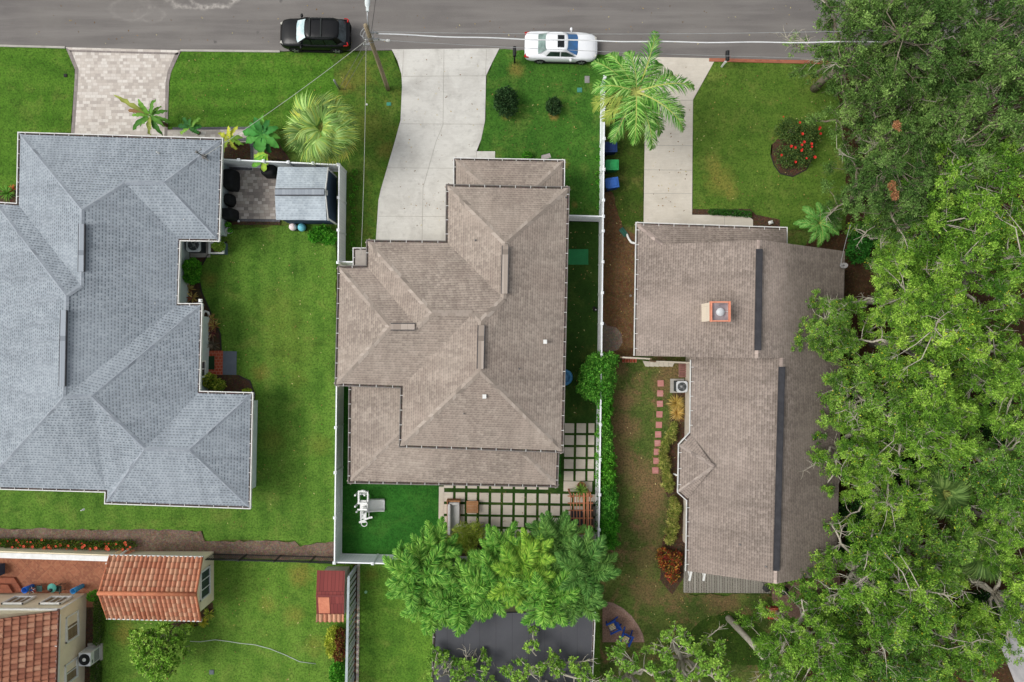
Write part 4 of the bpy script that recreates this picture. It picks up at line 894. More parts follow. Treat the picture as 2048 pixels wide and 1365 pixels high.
def board_fence(label, p0, p1, h, mat):
    A, B = P(*p0), P(*p1); m = MB(); t = thing('board_fence', label, 'fence', (A + B) / 2); d = (B - A).normalized(); rz = math.atan2(d.y, d.x); c = (A + B) / 2
    m.box((c.x, c.y, h / 2), ((B - A).length, .04, h), rz); m.build('panel', [mat], t); m = MB(); m.box((c.x, c.y, h + .02), ((B - A).length, .1, .04), rz); m.build('rail', [pm('rail_pale', S(206, 196, 178))], t)
    for q in (A, B): m = MB(); m.box((q.x, q.y, h / 2 + .04), (.1, .1, h + .08), rz); m.build('post', [mat], t)
board_fence('brown board fence between the hedge bush and the brown roofed house', (1235, 714), (1292, 717), 1.5, WOODB)
board_fence('short brown board fence below the block of the brown roofed house', (1300, 722), (1378, 725), 1.6, WOODB)

# ================================================================ vehicles
def paint(name, c, c2, rough=0.28, spec=0.5, coat=0.25): return pm(name, c, c2, 1.0, rough, 0, spec, coat=coat, fine=0.03)
TYRE = pm('tyre_rubber', S(34, 34, 36), S(26, 26, 28), rough=.85); RIMM = pm('alloy_rim', S(176, 178, 182), S(120, 122, 126), rough=.3, metal=.6)
ARCH = pm('wheel_arch', S(16, 16, 17), rough=.9); TAIL = pm('tail_lamp', S(196, 30, 30), S(150, 20, 22), rough=.15); HEADL = pm('head_lamp', S(214, 214, 206), S(176, 172, 160), rough=.1)
def auto_glass(name, c, c2): return pm(name, c, c2, 1.6, .06, 0, .4, fine=0)
def car(name, label, loc, rz, spec, bodym, glassm, wsm, rearm):
    t = thing(name, label, 'car', (0, 0, 0))
    L, Wd = spec['L'], spec['W']; hw = Wd / 2
    # lower body lofted along its length: (x fraction, half width fraction, bottom z, shoulder z, top z)
    rings = []
    for fx, fw, zb, zs, zt in spec['body']:
        x = fx * L; w = fw * hw; zm = (zb + zs) * .5
        half = [(0, zb), (w * .86, zb), (w * .975, zb + .12), (w, zm), (w * .985, zs - .06), (w * .93, zs), (w * .78, (zs + zt) / 2 + .015), (w * .4, zt), (0, zt + .01)]
        rings.append([(x, y, z) for y, z in half] + [(x, -y, z) for y, z in half[-2:0:-1]])
    n = len(rings[0]); vs = [v for r in rings for v in r]; fs = []
    for i in range(len(rings) - 1):
        for j in range(n): fs.append((i * n + j, i * n + (j + 1) % n, (i + 1) * n + (j + 1) % n, (i + 1) * n + j))
    fs += [tuple(range(n)), tuple((len(rings) - 1) * n + j for j in range(n - 1, -1, -1))]
    m = MB(); m.add(vs, fs, 0, True)
    for wx in spec['axles']:
        for s in (-1, 1):
            vs = [(wx * L, s * (hw + .004), spec['rw'])]; k = 20; r = spec['rw'] + .07
            vs += [(wx * L + r * math.cos(a * 2 * math.pi / k), s * (hw + .004), max(.16, spec['rw'] + r * math.sin(a * 2 * math.pi / k))) for a in range(k)]
            m.add(vs, [(0, 1 + a, 1 + (a + 1) % k) for a in range(k)], 1)
    m.bar((-L * .3, hw - .02, .2), (L * .3, hw - .02, .2), .08, .14, 1); m.bar((-L * .3, -hw + .02, .2), (L * .3, -hw + .02, .2), .08, .14, 1)
    body = m.build('body', [bodym, ARCH], t)
    # cabin
    b, tp = spec['cab_base'], spec['cab_top']   # (x rear, x front, half width, z)
    def ring(u, exp=3.6, k=40):
        xr = b[0] + (tp[0] - b[0]) * u; xf = b[1] + (tp[1] - b[1]) * u; w = b[2] + (tp[2] - b[2]) * u; z = b[3] + (tp[3] - b[3]) * u; out = []
        for a in range(k):
            th = 2 * math.pi * a / k; c, s = math.cos(th), math.sin(th)
            out.append(((xr + xf) / 2 + (xf - xr) / 2 * math.copysign(abs(c) ** (2 / exp), c), w * math.copysign(abs(s) ** (2 / exp), s), z))
        return out
    us = [0, .3, .6, .85, 1.0]; vs = []; k = 40
    for u in us: vs += ring(u)
    top = ring(1.0); cxm = sum(p[0] for p in top) / k
    for sc, dz in ((.9, .03), (.6, .055), (.25, .065)): vs += [(cxm + (p[0] - cxm) * sc, p[1] * sc, p[2] + dz) for p in top]
    fs = []; nr = len(us) + 3
    for i in range(nr - 1):
        for j in range(k): fs.append((i * k + j, i * k + (j + 1) % k, (i + 1) * k + (j + 1) % k, (i + 1) * k + j))
    fs.append(tuple((nr - 1) * k + j for j in range(k)))
    m = MB(); m.add(vs, fs, 0, True); m.build('cabin', [bodym], t)
    e = .022
    def lerp(a, c, u): return a + (c - a) * u
    def pane(name, f, mat, nu=8, nv=6):
        vs = [f(i / nu, j / nv) for j in range(nv + 1) for i in range(nu + 1)]
        fs = [(j * (nu + 1) + i, j * (nu + 1) + i + 1, (j + 1) * (nu + 1) + i + 1, (j + 1) * (nu + 1) + i) for j in range(nv) for i in range(nu)]
        m = MB(); m.add(vs, fs, 0, True); return m.build(name, [mat], t)
    def fr(front):
        i = 1 if front else 0; sg = 1 if front else -1
        def f(a, v):
            u = lerp(.06, .97, v); w = lerp(b[2], tp[2], u) * .86; y = (a * 2 - 1) * w; x = lerp(b[i], tp[i], u); z = lerp(b[3], tp[3], u)
            return (x - sg * (abs(a * 2 - 1) ** 4) * .085 + sg * e, y, z + .012)
        return f
    pane('windscreen', fr(True), wsm); pane('rear_window', fr(False), rearm)
    for s in (-1, 1):
        for (x0, x1, q0, q1) in spec['side']:
            def f(a, v):
                u = lerp(.12, .9, v); x = lerp(lerp(x0, q0, v), lerp(x1, q1, v), a); w = lerp(b[2], tp[2], u); return (x, s * (w + .016), lerp(b[3], tp[3], u))
            pane('side_window', f, glassm)
    for wx in spec['axles']:
        for s in (-1, 1):
            m = MB(); vs = []; r = spec['rw']; k = 24; y0, y1 = s * (hw - .2), s * (hw + .015); ro = [(r * .93, y0), (r, y0 + s * .03), (r, y1 - s * .03), (r * .93, y1), (r * .68, y1)]
            for rr, y in ro: vs += [(wx * L + rr * math.cos(2 * math.pi * a / k), y, r + rr * math.sin(2 * math.pi * a / k)) for a in range(k)]
            fs = [(i * k + a, i * k + (a + 1) % k, (i + 1) * k + (a + 1) % k, (i + 1) * k + a) for i in range(len(ro) - 1) for a in range(k)]; m.add(vs, fs, 0, True); w = m.build('wheel', [TYRE], t)
            m = MB(); vs = [(wx * L, y1 - s * .01, r)]; vs += [(wx * L + r * .68 * math.cos(2 * math.pi * a / k), y1 - s * .02, r + r * .68 * math.sin(2 * math.pi * a / k)) for a in range(k)]; m.add(vs, [(0, 1 + a, 1 + (a + 1) % k) for a in range(k)], 1)
            for q in range(5):
                a = q * 2 * math.pi / 5 + .3; m.bar((wx * L, y1 + s * .004, r), (wx * L + r * .64 * math.cos(a), y1 + s * .004, r + r * .64 * math.sin(a)), .03, .075, 0)
            m.build('rim', [RIMM, ARCH], w)
    mx, mz = spec['mirror']
    for s in (-1, 1): m = MB(); m.ball((mx, s * (hw + .1), mz), (.09, .13, .08), 10); m.bar((mx, s * (hw - .06), mz - .04), (mx, s * (hw + .05), mz - .02), .07, .05); m.build('mirror', [bodym], t)
    for nm, mat, key in (('headlight', HEADL, 'head'), ('tail_light', TAIL, 'tail')):
        for s in (-1, 1):
            m = MB(); pts = spec[key]
            for x, y, z, dx, dy, dz, a in pts: m.box((x, s * y, z), (dx, dy, dz), s * R(a))
            m.build(nm, [mat], t, bevel=.015)
    t.location = loc; t.rotation_euler = (0, 0, rz); return t
SED = dict(L=4.72, W=1.78, rw=.31, axles=(-.285, .29), mirror=(.62, .98),
    body=[(-.5, .62, .42, .72, .78), (-.492, .78, .3, .82, .88), (-.47, .9, .24, .88, .95), (-.42, .97, .2, .9, 1.0), (-.3, 1, .18, .91, 1.02), (-.1, 1, .17, .91, .98), (.1, 1, .17, .9, .95), (.22, 1, .18, .88, .95), (.34, .98, .18, .83, .9), (.42, .93, .2, .76, .82), (.465, .84, .24, .68, .73), (.49, .7, .3, .6, .64), (.5, .5, .36, .54, .57)],
    cab_base=(-1.62, 1.12, .79, .9), cab_top=(-1.0, .36, .62, 1.38), side=[(-.98, -.1, -.72, -.1), (-.02, .98, -.02, .3)],
    head=[(2.13, .6, .67, .34, .16, .1, -28)], tail=[(-2.29, .66, .8, .1, .3, .14, 24), (-2.2, .78, .8, .24, .08, .12, 8)])
SUV = dict(L=4.56, W=1.84, rw=.36, axles=(-.29, .3), mirror=(.78, 1.12),
    body=[(-.5, .74, .5, .84, .9), (-.49, .86, .36, 1.0, 1.05), (-.46, .94, .28, 1.04, 1.1), (-.38, .99, .24, 1.06, 1.12), (-.2, 1, .22, 1.05, 1.1), (.05, 1, .22, 1.03, 1.08), (.2, 1, .22, 1.02, 1.1), (.34, .99, .23, .98, 1.06), (.42, .95, .25, .92, 1.0), (.465, .88, .28, .84, .9), (.49, .76, .34, .74, .8), (.5, .6, .42, .66, .7)],
    cab_base=(-2.1, 1.14, .84, 1.04), cab_top=(-1.72, .42, .68, 1.6), side=[(-1.55, -.82, -1.35, -.78), (-.74, .04, -.7, .06), (.12, .96, .14, .4)],
    head=[(2.02, .66, .84, .42, .14, .1, -24)], tail=[(-2.19, .74, 1.06, .07, .2, .16, 16), (-2.06, .87, 1.08, .24, .05, .1, 4)])
GL = auto_glass('car_glass_dark', S(26, 32, 34), S(16, 20, 22))
WP = paint('white_car_paint', S(236, 238, 240), S(228, 230, 234)); BP = paint('black_car_paint', S(15, 16, 19), S(11, 12, 14), .3, .25, .1)
sedan = car('white_sedan', 'white saloon car with a dark sunroof parked with two wheels on the grass', P(1120, 102, 0) + Vector((.02, .0, 0)), R(-1.2), SED, WP, auto_glass('car_glass_green', S(58, 76, 70), S(28, 40, 38)), auto_glass('windscreen_blue', S(60, 120, 186), S(70, 92, 100)), auto_glass('rear_glass_pale', S(136, 158, 152), S(80, 100, 94)))  # windscreen blue is a reflection painted into the glass colour
m = MB(); m.box((-.06, 0, 1.447), (.42, .78, .02)); o = m.build('sunroof', [GL], None); o.parent = sedan
suv = car('black_sports_utility_car', 'black sports utility car with roof rails parked along the kerb', P(637, 79, 0), R(178.8), SUV, BP, GL, auto_glass('sunshade_windscreen', S(224, 232, 234), S(150, 186, 190)), auto_glass('rear_glass_dark', S(90, 100, 106), S(30, 36, 40)))
for s in (-1, 1): m = MB(); m.tube([(-1.5, s * .6, 1.64), (-1.45, s * .6, 1.7), (.1, s * .6, 1.71), (.2, s * .6, 1.64)], .022, 6); o = m.build('roof_rail', [BLK], None); o.parent = suv
for x in (-.62, .1): m = MB(); m.bar((x, -.62, 1.7), (x, .62, 1.7), .08, .035); o = m.build('roof_bar', [BLK], None); o.parent = suv

# ================================================================ street furniture, poles and wires
POLEW = brick_mat('pole_wood', S(174, 160, 130), S(152, 138, 112), S(112, 98, 78), .05, 2.5, .01, stain=.4)
pb = P(776, 179, 0); ptop = P(731, 51, 9.0); t = thing('utility_pole', 'leaning wooden utility pole with a street lamp arm on the grass strip', 'utility pole', pb)
m = MB(); pm_ = [pb.lerp(ptop, k / 6) for k in range(7)]; m.tube(pm_, [.14, .135, .13, .125, .12, .115, .11], 12); m.build('shaft', [POLEW], t)
def on_pole(k): return pb.lerp(ptop, k)
la = P(735, 8, 9.1); m = MB(); m.tube([on_pole(.93) + Vector((.1, 0, 0)), on_pole(.97) + Vector((.1, .4, .2)), la], .035, 8); arm = m.build('lamp_arm', [METAL], t)
m = MB(); m.ball((la.x, la.y + .12, la.z), (.15, .4, .1), 12); m.box((la.x, la.y - .25, la.z), (.14, .3, .12)); m.build('lamp_head', [pm('lamp_pale', S(214, 222, 222))], arm)
m = MB()
for k, s in ((.9, 1), (.82, 1), (.74, -1)):
    q = on_pole(k); m.bar(q, q + Vector((s * .45, .02, .02)), .06, .05); m.lathe((q.x + s * .45, q.y, q.z - .08), [(.05, 0), (.06, .05), (.04, .1), (.06, .15), (.02, .2)], 8)
m.build('bracket', [METAL], t)
for k, r in ((.9, .36), (.86, .3), (.8, .22)):
    q = on_pole(k); m = MB(); ph = random.Random(k).uniform(0, 6)
    m.tube([q + Vector((r * math.cos(a / 14 * 2 * math.pi + ph) - .08, r * .85 * math.sin(a / 14 * 2 * math.pi + ph), .12 * math.sin(a + ph))) for a in range(14)], .018, 5); m.build('cable_loop', [METAL], t)
m = MB(); q = on_pole(.8)
m.tube([q, q + Vector((.5, .05, 0)), q + Vector((.9, .0, 0))], .05, 6); m.ball((q.x + .95, q.y, q.z), (.16, .09, .09), 8); m.build('insulator', [pm('porcelain', S(226, 226, 222), rough=.2)], t)
WIREW = pm('cable_white', S(232, 234, 234), S(214, 216, 218)); WIREP = pm('cable_pale', S(176, 178, 170)); WIREG = pm('cable_grey', S(170, 172, 172), rough=.5, metal=.2); WIRED = pm('cable_dark', S(118, 118, 112), rough=.6)
def wire(label, a, b, r, sag, mat, wob=0.0, cat='cable', name='overhead_cable', n=40):
    a, b = Vector(a), Vector(b); m = MB(); pts = []
    for k in range(n + 1):
        u = k / n; q = a.lerp(b, u); q.z -= sag * 4 * u * (1 - u); q.y += wob * math.sin(u * 37) * (1 if 0 < k < n else 0); pts.append(q)
    m.tube(pts, r, 5); return solo(m, name, mat, label, cat, a)
wire('thick white twisted overhead cable running along the road from the pole', on_pole(.88) + Vector((.45, 0, .1)), P(1800, 83, 7.4), .036, .5, WIREW, .02, n=90)
wire('thin grey overhead wire running just above the thick white cable', on_pole(.92) + Vector((.1, 0, 0)), P(1800, 60, 8.0), .015, .4, WIREG)
wire('thin lower overhead wire running to the right below the thick white cable', on_pole(.8) + Vector((.95, 0, 0)), P(1800, 120, 6.4), .013, .4, WIREG)
wire('pale service wire slanting from the pole to the mast on the grey roof', on_pole(.84), P(409, 312, 4.4), .014, .3, WIREP)
wire('white service wire dropping straight down to the small side roof of the taupe house', on_pole(.88) + Vector((-.15, 0, 0)), P(722, 512, 3.0), .013, .3, WIREP)
wire('guy wire from the pole to the grey steel marker in the grass', on_pole(.86), P(679, 176, 0.1), .014, 0, WIRED, name='guy_wire', cat='wire')
wire('guy wire from the pole to the bare patch right of the steel marker', on_pole(.78), P(688, 180, 0.0), .014, 0, WIRED, name='guy_wire', cat='wire')
wire('faint wire from the right woodland to the dish on the brown roof', P(1681, 533, 4.0), P(1701, 450, 6.0), .014, .1, WIREG)
m = MB(); a = P(679, 179, 0); m.tube([a, a + Vector((0.05, .0, 1.6))], .06, 8); solo(m, 'guy_marker', METAL, 'short grey steel marker tube on a guy wire in the grass', 'marker', a)
def mailbox(label, px, py, postm, boxm, rz, h=1.05):
    q = P(px, py, 0); t = thing('mailbox', label, 'mailbox', q); m = MB(); m.box((q.x, q.y, h / 2), (.11, .11, h), rz); m.bar((q.x, q.y - .1, h - .2), (q.x, q.y + .35, h - .05), .08, .08); m.build('post', [postm], t)
    m = MB(); vs = []; k = 10; c = q + Vector((0, .2, h + .02))
    prof = [(-.11, 0), (.11, 0)] + [(.11 * math.cos(math.pi * a / k), .12 + .11 * math.sin(math.pi * a / k)) for a in range(k + 1)]
    for y in (-.3, .3): vs += [(c.x + x, c.y + y, c.z + z) for x, z in prof]
    n = len(prof); m.add(vs, [tuple(range(n - 1, -1, -1)), tuple(range(n, 2 * n))] + [(i, (i + 1) % n, n + (i + 1) % n, n + i) for i in range(n)]); bx = m.build('box', [boxm], t)
    m = MB(); m.box((c.x + .125, c.y - .1, c.z + .2), (.012, .05, .2)); m.build('flag', [pm('mailbox_flag', S(150, 40, 36))], bx)
mailbox('black mailbox on a black post at the kerb beside the white saloon car', 1029, 126, DARK, DARK, 0, 1.15)
mailbox('black mailbox on a white post by the brick kerb of the right drive', 1443, 134, WHITE, DARK, R(-25), 1.15)
def ground_box(label, px, py, w, d, c, cat='utility cover', name='utility_cover', h=.07):
    q = P(px, py, 0); m = MB(); m.box((q.x, q.y, .035), (w, d, h)); m.box((q.x, q.y, .04 + h / 2), (w * .8, d * .75, .015)); solo(m, name, pm('cover', c), label, cat, q, bevel=.01)
ground_box('grey utility cover in the lawn left of the feather palm', 1174, 160, .32, .46, S(142, 140, 136))
ground_box('teal green utility cover in the lawn left of the feather palm', 1159, 181, .32, .3, S(66, 134, 118))
ground_box('teal green utility cover in the grass below the utility pole', 778, 209, .3, .22, S(64, 142, 120))
ground_box('black drain cover in the lawn beside the paver drive', 132, 152, .22, .22, S(26, 26, 24))
ground_box('small grey cover in the lawn near the round tree', 424, 1344, .3, .3, S(96, 106, 108))
for lb, px, py, r, c in (('white sprinkler cap in the grass strip right of the fan palm', 734, 210, .06, S(226, 226, 220)), ('pale green round cap in the strip lawn by the slatted fence', 732, 1184, .09, S(150, 200, 160)), ('grey pipe ring in the bare soil beside the brown roofed house', 1261, 592, .08, S(130, 126, 120)), ('white round lamp at the corner of the paver patio', 478, 443, .07, S(230, 232, 232))):
    q = P(px, py, 0); m = MB(); m.lathe((q.x, q.y, 0), [(r, 0), (r, .09), (r * .7, .1), (r * .6, .07), (.01, .07)], 14); solo(m, 'pipe_cap', pm('cap', c), lb, 'pipe cap', q)

# ================================================================ garden things
def ac_top(label, px, py, w, pad, h=.85, off=(0, 0)):
    q = P(px, py, 0); t = thing('air_conditioner', label, 'air conditioner', q)
    m = MB(); m.box((q.x - off[0], q.y - off[1], .05), (pad[0], pad[1], .1)); m.build('pad', [KERB], t)
    m = MB(); m.box((q.x, q.y, .1 + h / 2 - .04), (w * .94, w * .94, h - .08)); m.build('coil', [pm('ac_louvre', S(58, 66, 68), S(40, 46, 48))], t)
    m = MB(); z = .1 + h; k = 28; r = w * .4; vs = [(q.x + r * math.cos(2 * math.pi * a / k), q.y + r * math.sin(2 * math.pi * a / k), z) for a in range(k)]
    def sq(th): c, s = math.cos(th), math.sin(th); e = 8; f = (abs(c) ** e + abs(s) ** e) ** (-1 / e); return (q.x + w / 2 * c * f, q.y + w / 2 * s * f)
    for zz in (z, z - .09): vs += [(*sq(2 * math.pi * a / k), zz) for a in range(k)]
    m.add(vs, [(i * k + a, i * k + (a + 1) % k, (i + 1) * k + (a + 1) % k, (i + 1) * k + a) for i in range(2) for a in range(k)]); m.build('top_cover', [pm('ac_pale', S(206, 210, 212), S(184, 188, 192), rough=.5)], t)
    m = MB(); m.lathe((q.x, q.y, z - .16), [(r, 0), (.01, 0)], 24); 
    m.build('fan_well', [DARK], t)
    m = MB()
    for b in range(4): a = b * math.pi / 2 + .4; m.box((q.x + r * .5 * math.cos(a), q.y + r * .5 * math.sin(a), z - .1), (r * .85, r * .5, .01), a, rx=.3)
    m.lathe((q.x, q.y, z - .09), [(.1, 0), (.09, .05), (.01, .06)], 12)
    for kk in range(5): rr = r * (kk + 1) / 5; m.tube([(q.x + rr * math.cos(2 * math.pi * a / 24), q.y + rr * math.sin(2 * math.pi * a / 24), z - .01) for a in range(25)], .006, 4)
    m.build('fan', [METAL], t)
ac_top('grey square air conditioner in the corner of the grey roofed house', 400, 494, .92, (1.3, 1.2), off=(-.05, .1))
ac_top('pale square air conditioner on a concrete pad by the stepping stones', 1357, 772, .72, (.92, .92), off=(.1, 0))
t = thing('air_conditioner', 'white upright air conditioner with a round black fan beside the cream house', 'air conditioner', P(192, 1302.5, 0)); c = P(192, 1302.5, 0)
W_, D_, H_ = .77, .87, 1.08
m = MB(); m.box((c.x, c.y, .08), (.95, 1.1, .12)); m.build('pad', [KERB], t)
m = MB(); m.box((c.x, c.y, .14 + H_ / 2), (W_, D_, H_)); m.build('cabinet', [pm('ac_white', S(220, 222, 222), S(204, 206, 208), rough=.4)], t, bevel=.03)
m = MB(); z = .14 + H_; m.lathe((c.x, c.y, z + .004), [(.36, 0), (.36, .02), (.33, .03), (.33, .012), (.01, .012)], 28); f = m.build('fan_ring', [DARK], t)
m = MB(); m.lathe((c.x, c.y, z + .03), [(.12, 0), (.1, .04), (.01, .05)], 16); m.build('fan_hub', [WHITE], f)
m = MB()
for k in range(8): m.box((c.x + W_ / 2 + .004, c.y, .3 + k * .07), (.01, .7, .03))
m.box((c.x + W_ / 2 + .006, c.y - .2, 1.0), (.01, .2, .08)); m.build('louvre', [pm('ac_slot', S(70, 74, 78))], t)

def bin_(label, px, py, c, rz):
    q = P(px, py, 0); t = local('wheelie_bin', label, 'bin', 'wheeled bins along the white fence'); mt = pm('bin_plastic', c, tuple(x * .8 for x in c[:3]) + (1,), 2.0, rough=.45); md = pm('bin_plastic_body', tuple(x * .55 for x in c[:3]) + (1,), rough=.5)
    m = MB(); m.box((0, 0, .52), (.62, .56, .92), taper=1.12); m.build('body', [md], t, bevel=.02)
    m = MB(); m.box((.0, 0, 1.0), (.78, .68, .07)); m.box((.04, 0, 1.05), (.54, .46, .05), taper=.85); m.box((-.42, 0, 1.0), (.08, .6, .06)); m.build('lid', [mt], t, bevel=.025)
    for s in (-1, 1): m = MB(); m.tube([(-.3, s * .3, .13), (-.3, s * .36, .13)], .13, 14); m.build('wheel', [TYRE], t)
    m = MB(); m.tube([(-.42, -.26, .93), (-.48, -.26, .98), (-.48, .26, .98), (-.42, .26, .93)], .02, 6); m.build('handle', [md], t)
    t.location = q; t.rotation_euler = (0, 0, rz)
bin_('green wheeled bin between the two blue bins by the white fence', 1221, 338, S(44, 150, 84), R(0)); bin_('blue wheeled bin with a pale lid stripe, lowest of the row by the white fence', 1221, 373, S(50, 98, 176), R(8)); bin_('blue wheeled bin half hidden under the feather palm fronds', 1218, 303, S(28, 52, 104), R(2))
m = MB(); q = P(1247, 465, 0); m.box((q.x, q.y, .05), (.34, .62, .06), R(38)); m.box((q.x, q.y, .1), (.05, .6, .05), R(38)); solo(m, 'splash_block', pm('splash_green', S(44, 96, 80), S(34, 78, 66)), 'dark green splash block under the white downspout elbow', 'splash block', q, bevel=.015)
def mat_flat(label, px, py, w, d, c, h, name='mat', cat='mat', rz=0, edge=True):
    q = P(px, py, 0); m = MB(); m.box((q.x, q.y, h), (w, d, .03), rz)
    if edge:
        for sx in (-1, 1): m.box((q.x + sx * w / 2 * math.cos(rz), q.y + sx * w / 2 * math.sin(rz), h + .006), (.04, d + .02, .034), rz)
    solo(m, name, pm(name + '_stuff', c, scale=2), label, cat, q, bevel=.008)
mat_flat('bright green practice mat on the dark turf beside the taupe house', 1150, 514.5, 1.7, 1.02, S(32, 124, 70), .055)
mat_flat('dark green door mat on the red brick pad', 420, 726, .62, .88, S(28, 62, 30), .085)
mat_flat('grey slab set beside the red brick pad', 460, 726.5, .9, 1.55, S(104, 112, 124), .05, 'grey_slab', 'slab', R(-1), edge=False)
m = MB(); q = P(1129, 755, 0); m.tube([(q.x + .42 * math.cos(a * math.pi / 14), q.y + .42 * math.sin(a * math.pi / 14), .16) for a in range(29)], .12, 8); m.lathe((q.x, q.y, .04), [(.4, 0), (.01, .01)], 20); solo(m, 'paddling_pool', pm('pool_blue', S(84, 158, 206), S(60, 130, 184), rough=.3), 'small blue inflatable paddling pool peeping out beside the taupe house', 'pool', q)
def cover(label, cx, cy, w, d, h, seed, rnd=0.5):
    q = P(cx, cy, 0); r = random.Random(seed); m = MB(); k = 28; vs = []
    for z, sc in ((0.02, 1.03), (h * .45, 1.0), (h * .8, .95), (h * .95, .84), (h, .5)):
        for a in range(k):
            th = 2 * math.pi * a / k; c, s = math.cos(th), math.sin(th); e = 2.4 + 5 * (1 - rnd); f = (abs(c) ** e + abs(s) ** e) ** (-1 / e) * (1 + r.uniform(-.025, .025))
            vs.append((q.x + w / 2 * c * f * sc, q.y + d / 2 * s * f * sc, z + r.uniform(-.02, .02)))
    fs = [(i * k + a, i * k + (a + 1) % k, (i + 1) * k + (a + 1) % k, (i + 1) * k + a) for i in range(4) for a in range(k)] + [tuple(4 * k + a for a in range(k))]
    m.add(vs, fs, 0, True); m.bar((q.x + w * .42, q.y - d * .25, h * .9), (q.x + w * .45, q.y + d * .2, h * .9), .03, .03)
    solo(m, 'barbecue', COVER, label, 'barbecue', q)
COVER = pm('black_cover', S(30, 32, 34), S(20, 21, 23), 3.0, rough=.75, bump=.5)
cover('boxy barbecue under a black cover with handles, topmost along the grey house', 469, 364, .75, 1.3, 1.15, 1, .15); cover('round black covered barbecue between the two bigger ones by the grey house', 464, 403, .6, .8, .8, 2, 1.0)
cover('bulky black covered barbecue at the lower corner of the paver patio', 464, 432, .95, .75, 1.0, 3, .5); cover('black covered barbecue against the patio fence and the shed', 545, 345, .95, .85, 1.1, 4, .6)
def ball(label, px, py, r, c):
    q = P(px, py, 0); m = MB(); m.ball((q.x, q.y, .35), r, 20); solo(m, 'garden_ball', pm('ball_skin', c, tuple(min(1, x * 1.1) for x in c[:3]) + (1,), rough=.3, fine=0), label, 'ball', q)
m = MB(); q = P(600, 458, 0); m.box((q.x, q.y, .05), (.9, .3, .1)); solo(m, 'ball_rack', BLK, 'low dark rack holding the two round balls below the shed', 'rack', q)
ball('white round ball on the rack below the grey shed', 589, 456, .25, S(232, 216, 216)); ball('turquoise round ball on the rack below the grey shed', 607, 457, .27, S(110, 190, 206))
# planters
def pot(label, px, py, r, h, c, soil=True, name='plant_pot', cat='pot'):
    q = P(px, py, 0); t = thing(name, label, cat, q); m = MB(); m.lathe((q.x, q.y, 0.02), [(r * .7, 0), (r * .95, h * .8), (r, h), (r * .86, h), (r * .82, h - .05)], 20); m.build('vessel', [pm('pot_glaze', c, rough=.4)], t); m = MB(); m.lathe((q.x, q.y, h - .07), [(r * .84, 0), (.01, .02)], 16); m.build('soil', [MULCH], t); return t
pot('white pot with a small shrub at the corner of the grey house', 461, 463, .22, .35, S(228, 226, 222)); pot('black pot at the corner of the grey house', 456, 451, .2, .3, S(34, 34, 36))
q = P(441, 499, 0); t = thing('planter_box', 'square grey planter with a white rim beside the air conditioner', 'planter', q); m = MB(); m.box((q.x, q.y, .3), (.98, .72, .6)); m.build('box', [pm('planter_grey', S(92, 108, 124), S(80, 96, 112))], t)
m = MB()
for sx in (-1, 1): m.box((q.x + sx * .44, q.y, .62), (.14, .76, .06))
for sy in (-1, 1): m.box((q.x, q.y + sy * .33, .617), (.76, .1, .06))
m.build('rim', [WHITE], t); m = MB(); m.box((q.x, q.y, .6), (.8, .6, .02)); m.build('soil', [MULCH], t)
# play set
t = thing('toddler_slide', 'white plastic toddler climbing frame with a slide on the bright turf', 'slide', P(735, 1015)); PW = pm('play_plastic', S(234, 235, 232), S(218, 220, 218), rough=.4, fine=.04)
def T(x, y, z): return P(640 + x / 6.827, 960 + y / 6.827, z)
m = MB(); a = []; n = 12
for k in range(n + 1):
    u = k / n; p = T(635, 355, .95).lerp(T(885, 345, .1), u); p.z = .12 + .85 * (1 - u) ** 1.25; a.append(p)
w = .32; s = Vector((0, 1, 0))
for k in range(n):
    p, q2 = a[k], a[k + 1]
    m.face([p - s * w, q2 - s * w, q2 + s * w, p + s * w], 0, True)
    for g in (-1, 1):
        b0, b1 = p + s * w * g, q2 + s * w * g; h = Vector((0, 0, .16)); o = s * .07 * g
        m.face([b0, b1, b1 + h, b0 + h]); m.face([b0 + h, b1 + h, b1 + h + o, b0 + h + o], 0, True); m.face([b0 + h + o, b1 + h + o, b1 + o - h, b0 + o - h])
m.build('chute', [PW], t)
m = MB(); c = T(600, 350, .95); m.box((c.x, c.y, .92), (.5, .66, .06)); m.build('platform', [PW], t)
m = MB()
for yy in (320, 405):
    for xx, zz in ((530, .7), (640, 1.25)): q = T(xx, yy, 0); m.box((q.x, q.y, zz / 2), (.1, .08, zz))
    m.bar(T(520, yy, .7), T(650, yy, 1.3), .1, .12); m.bar(T(520, yy, .45), T(640, yy, .5), .09, .1)
m.build('side_panel', [PW], t)
m = MB()
for xx in (527, 652):
    m.bar(T(xx, 170, 1.05), T(xx, 320, 1.05), .085, .09); m.bar(T(xx + 10, 200, .2), T(xx + 10, 310, .5), .08, .06)
    for yy in (165, 315): q = T(xx, yy, 0); m.box((q.x, q.y, .52), (.1, .1, 1.04))
m.bar(T(520, 160, 1.05), T(660, 160, 1.05), .11, .1); m.bar(T(530, 195, .8), T(650, 195, .8), .1, .08); m.bar(T(520, 320, 1.05), T(660, 320, 1.05), .1, .1); m.tube([T(535, 160, 1.05), T(590, 145, 1.4), T(655, 160, 1.05)], .045, 8)
m.build('climbing_frame', [PW], t)
m = MB(); m.bar(T(560, 430, .8), T(560, 560, .35), .09, .08); m.bar(T(630, 430, .8), T(622, 520, .5), .08, .08); m.box(tuple(T(592, 480, .5)), (.3, .5, .04)); m.bar(T(535, 580, .45), T(690, 510, .55), .09, .1); m.bar(T(560, 520, .5), T(640, 520, .5), .08, .07); m.bar(T(535, 580, .45), T(630, 570, .45), .12, .07); m.bar(T(670, 520, .5), T(715, 510, .55), .12, .06); m.bar(T(668, 410, .9), T(668, 500, .55), .03, .03)
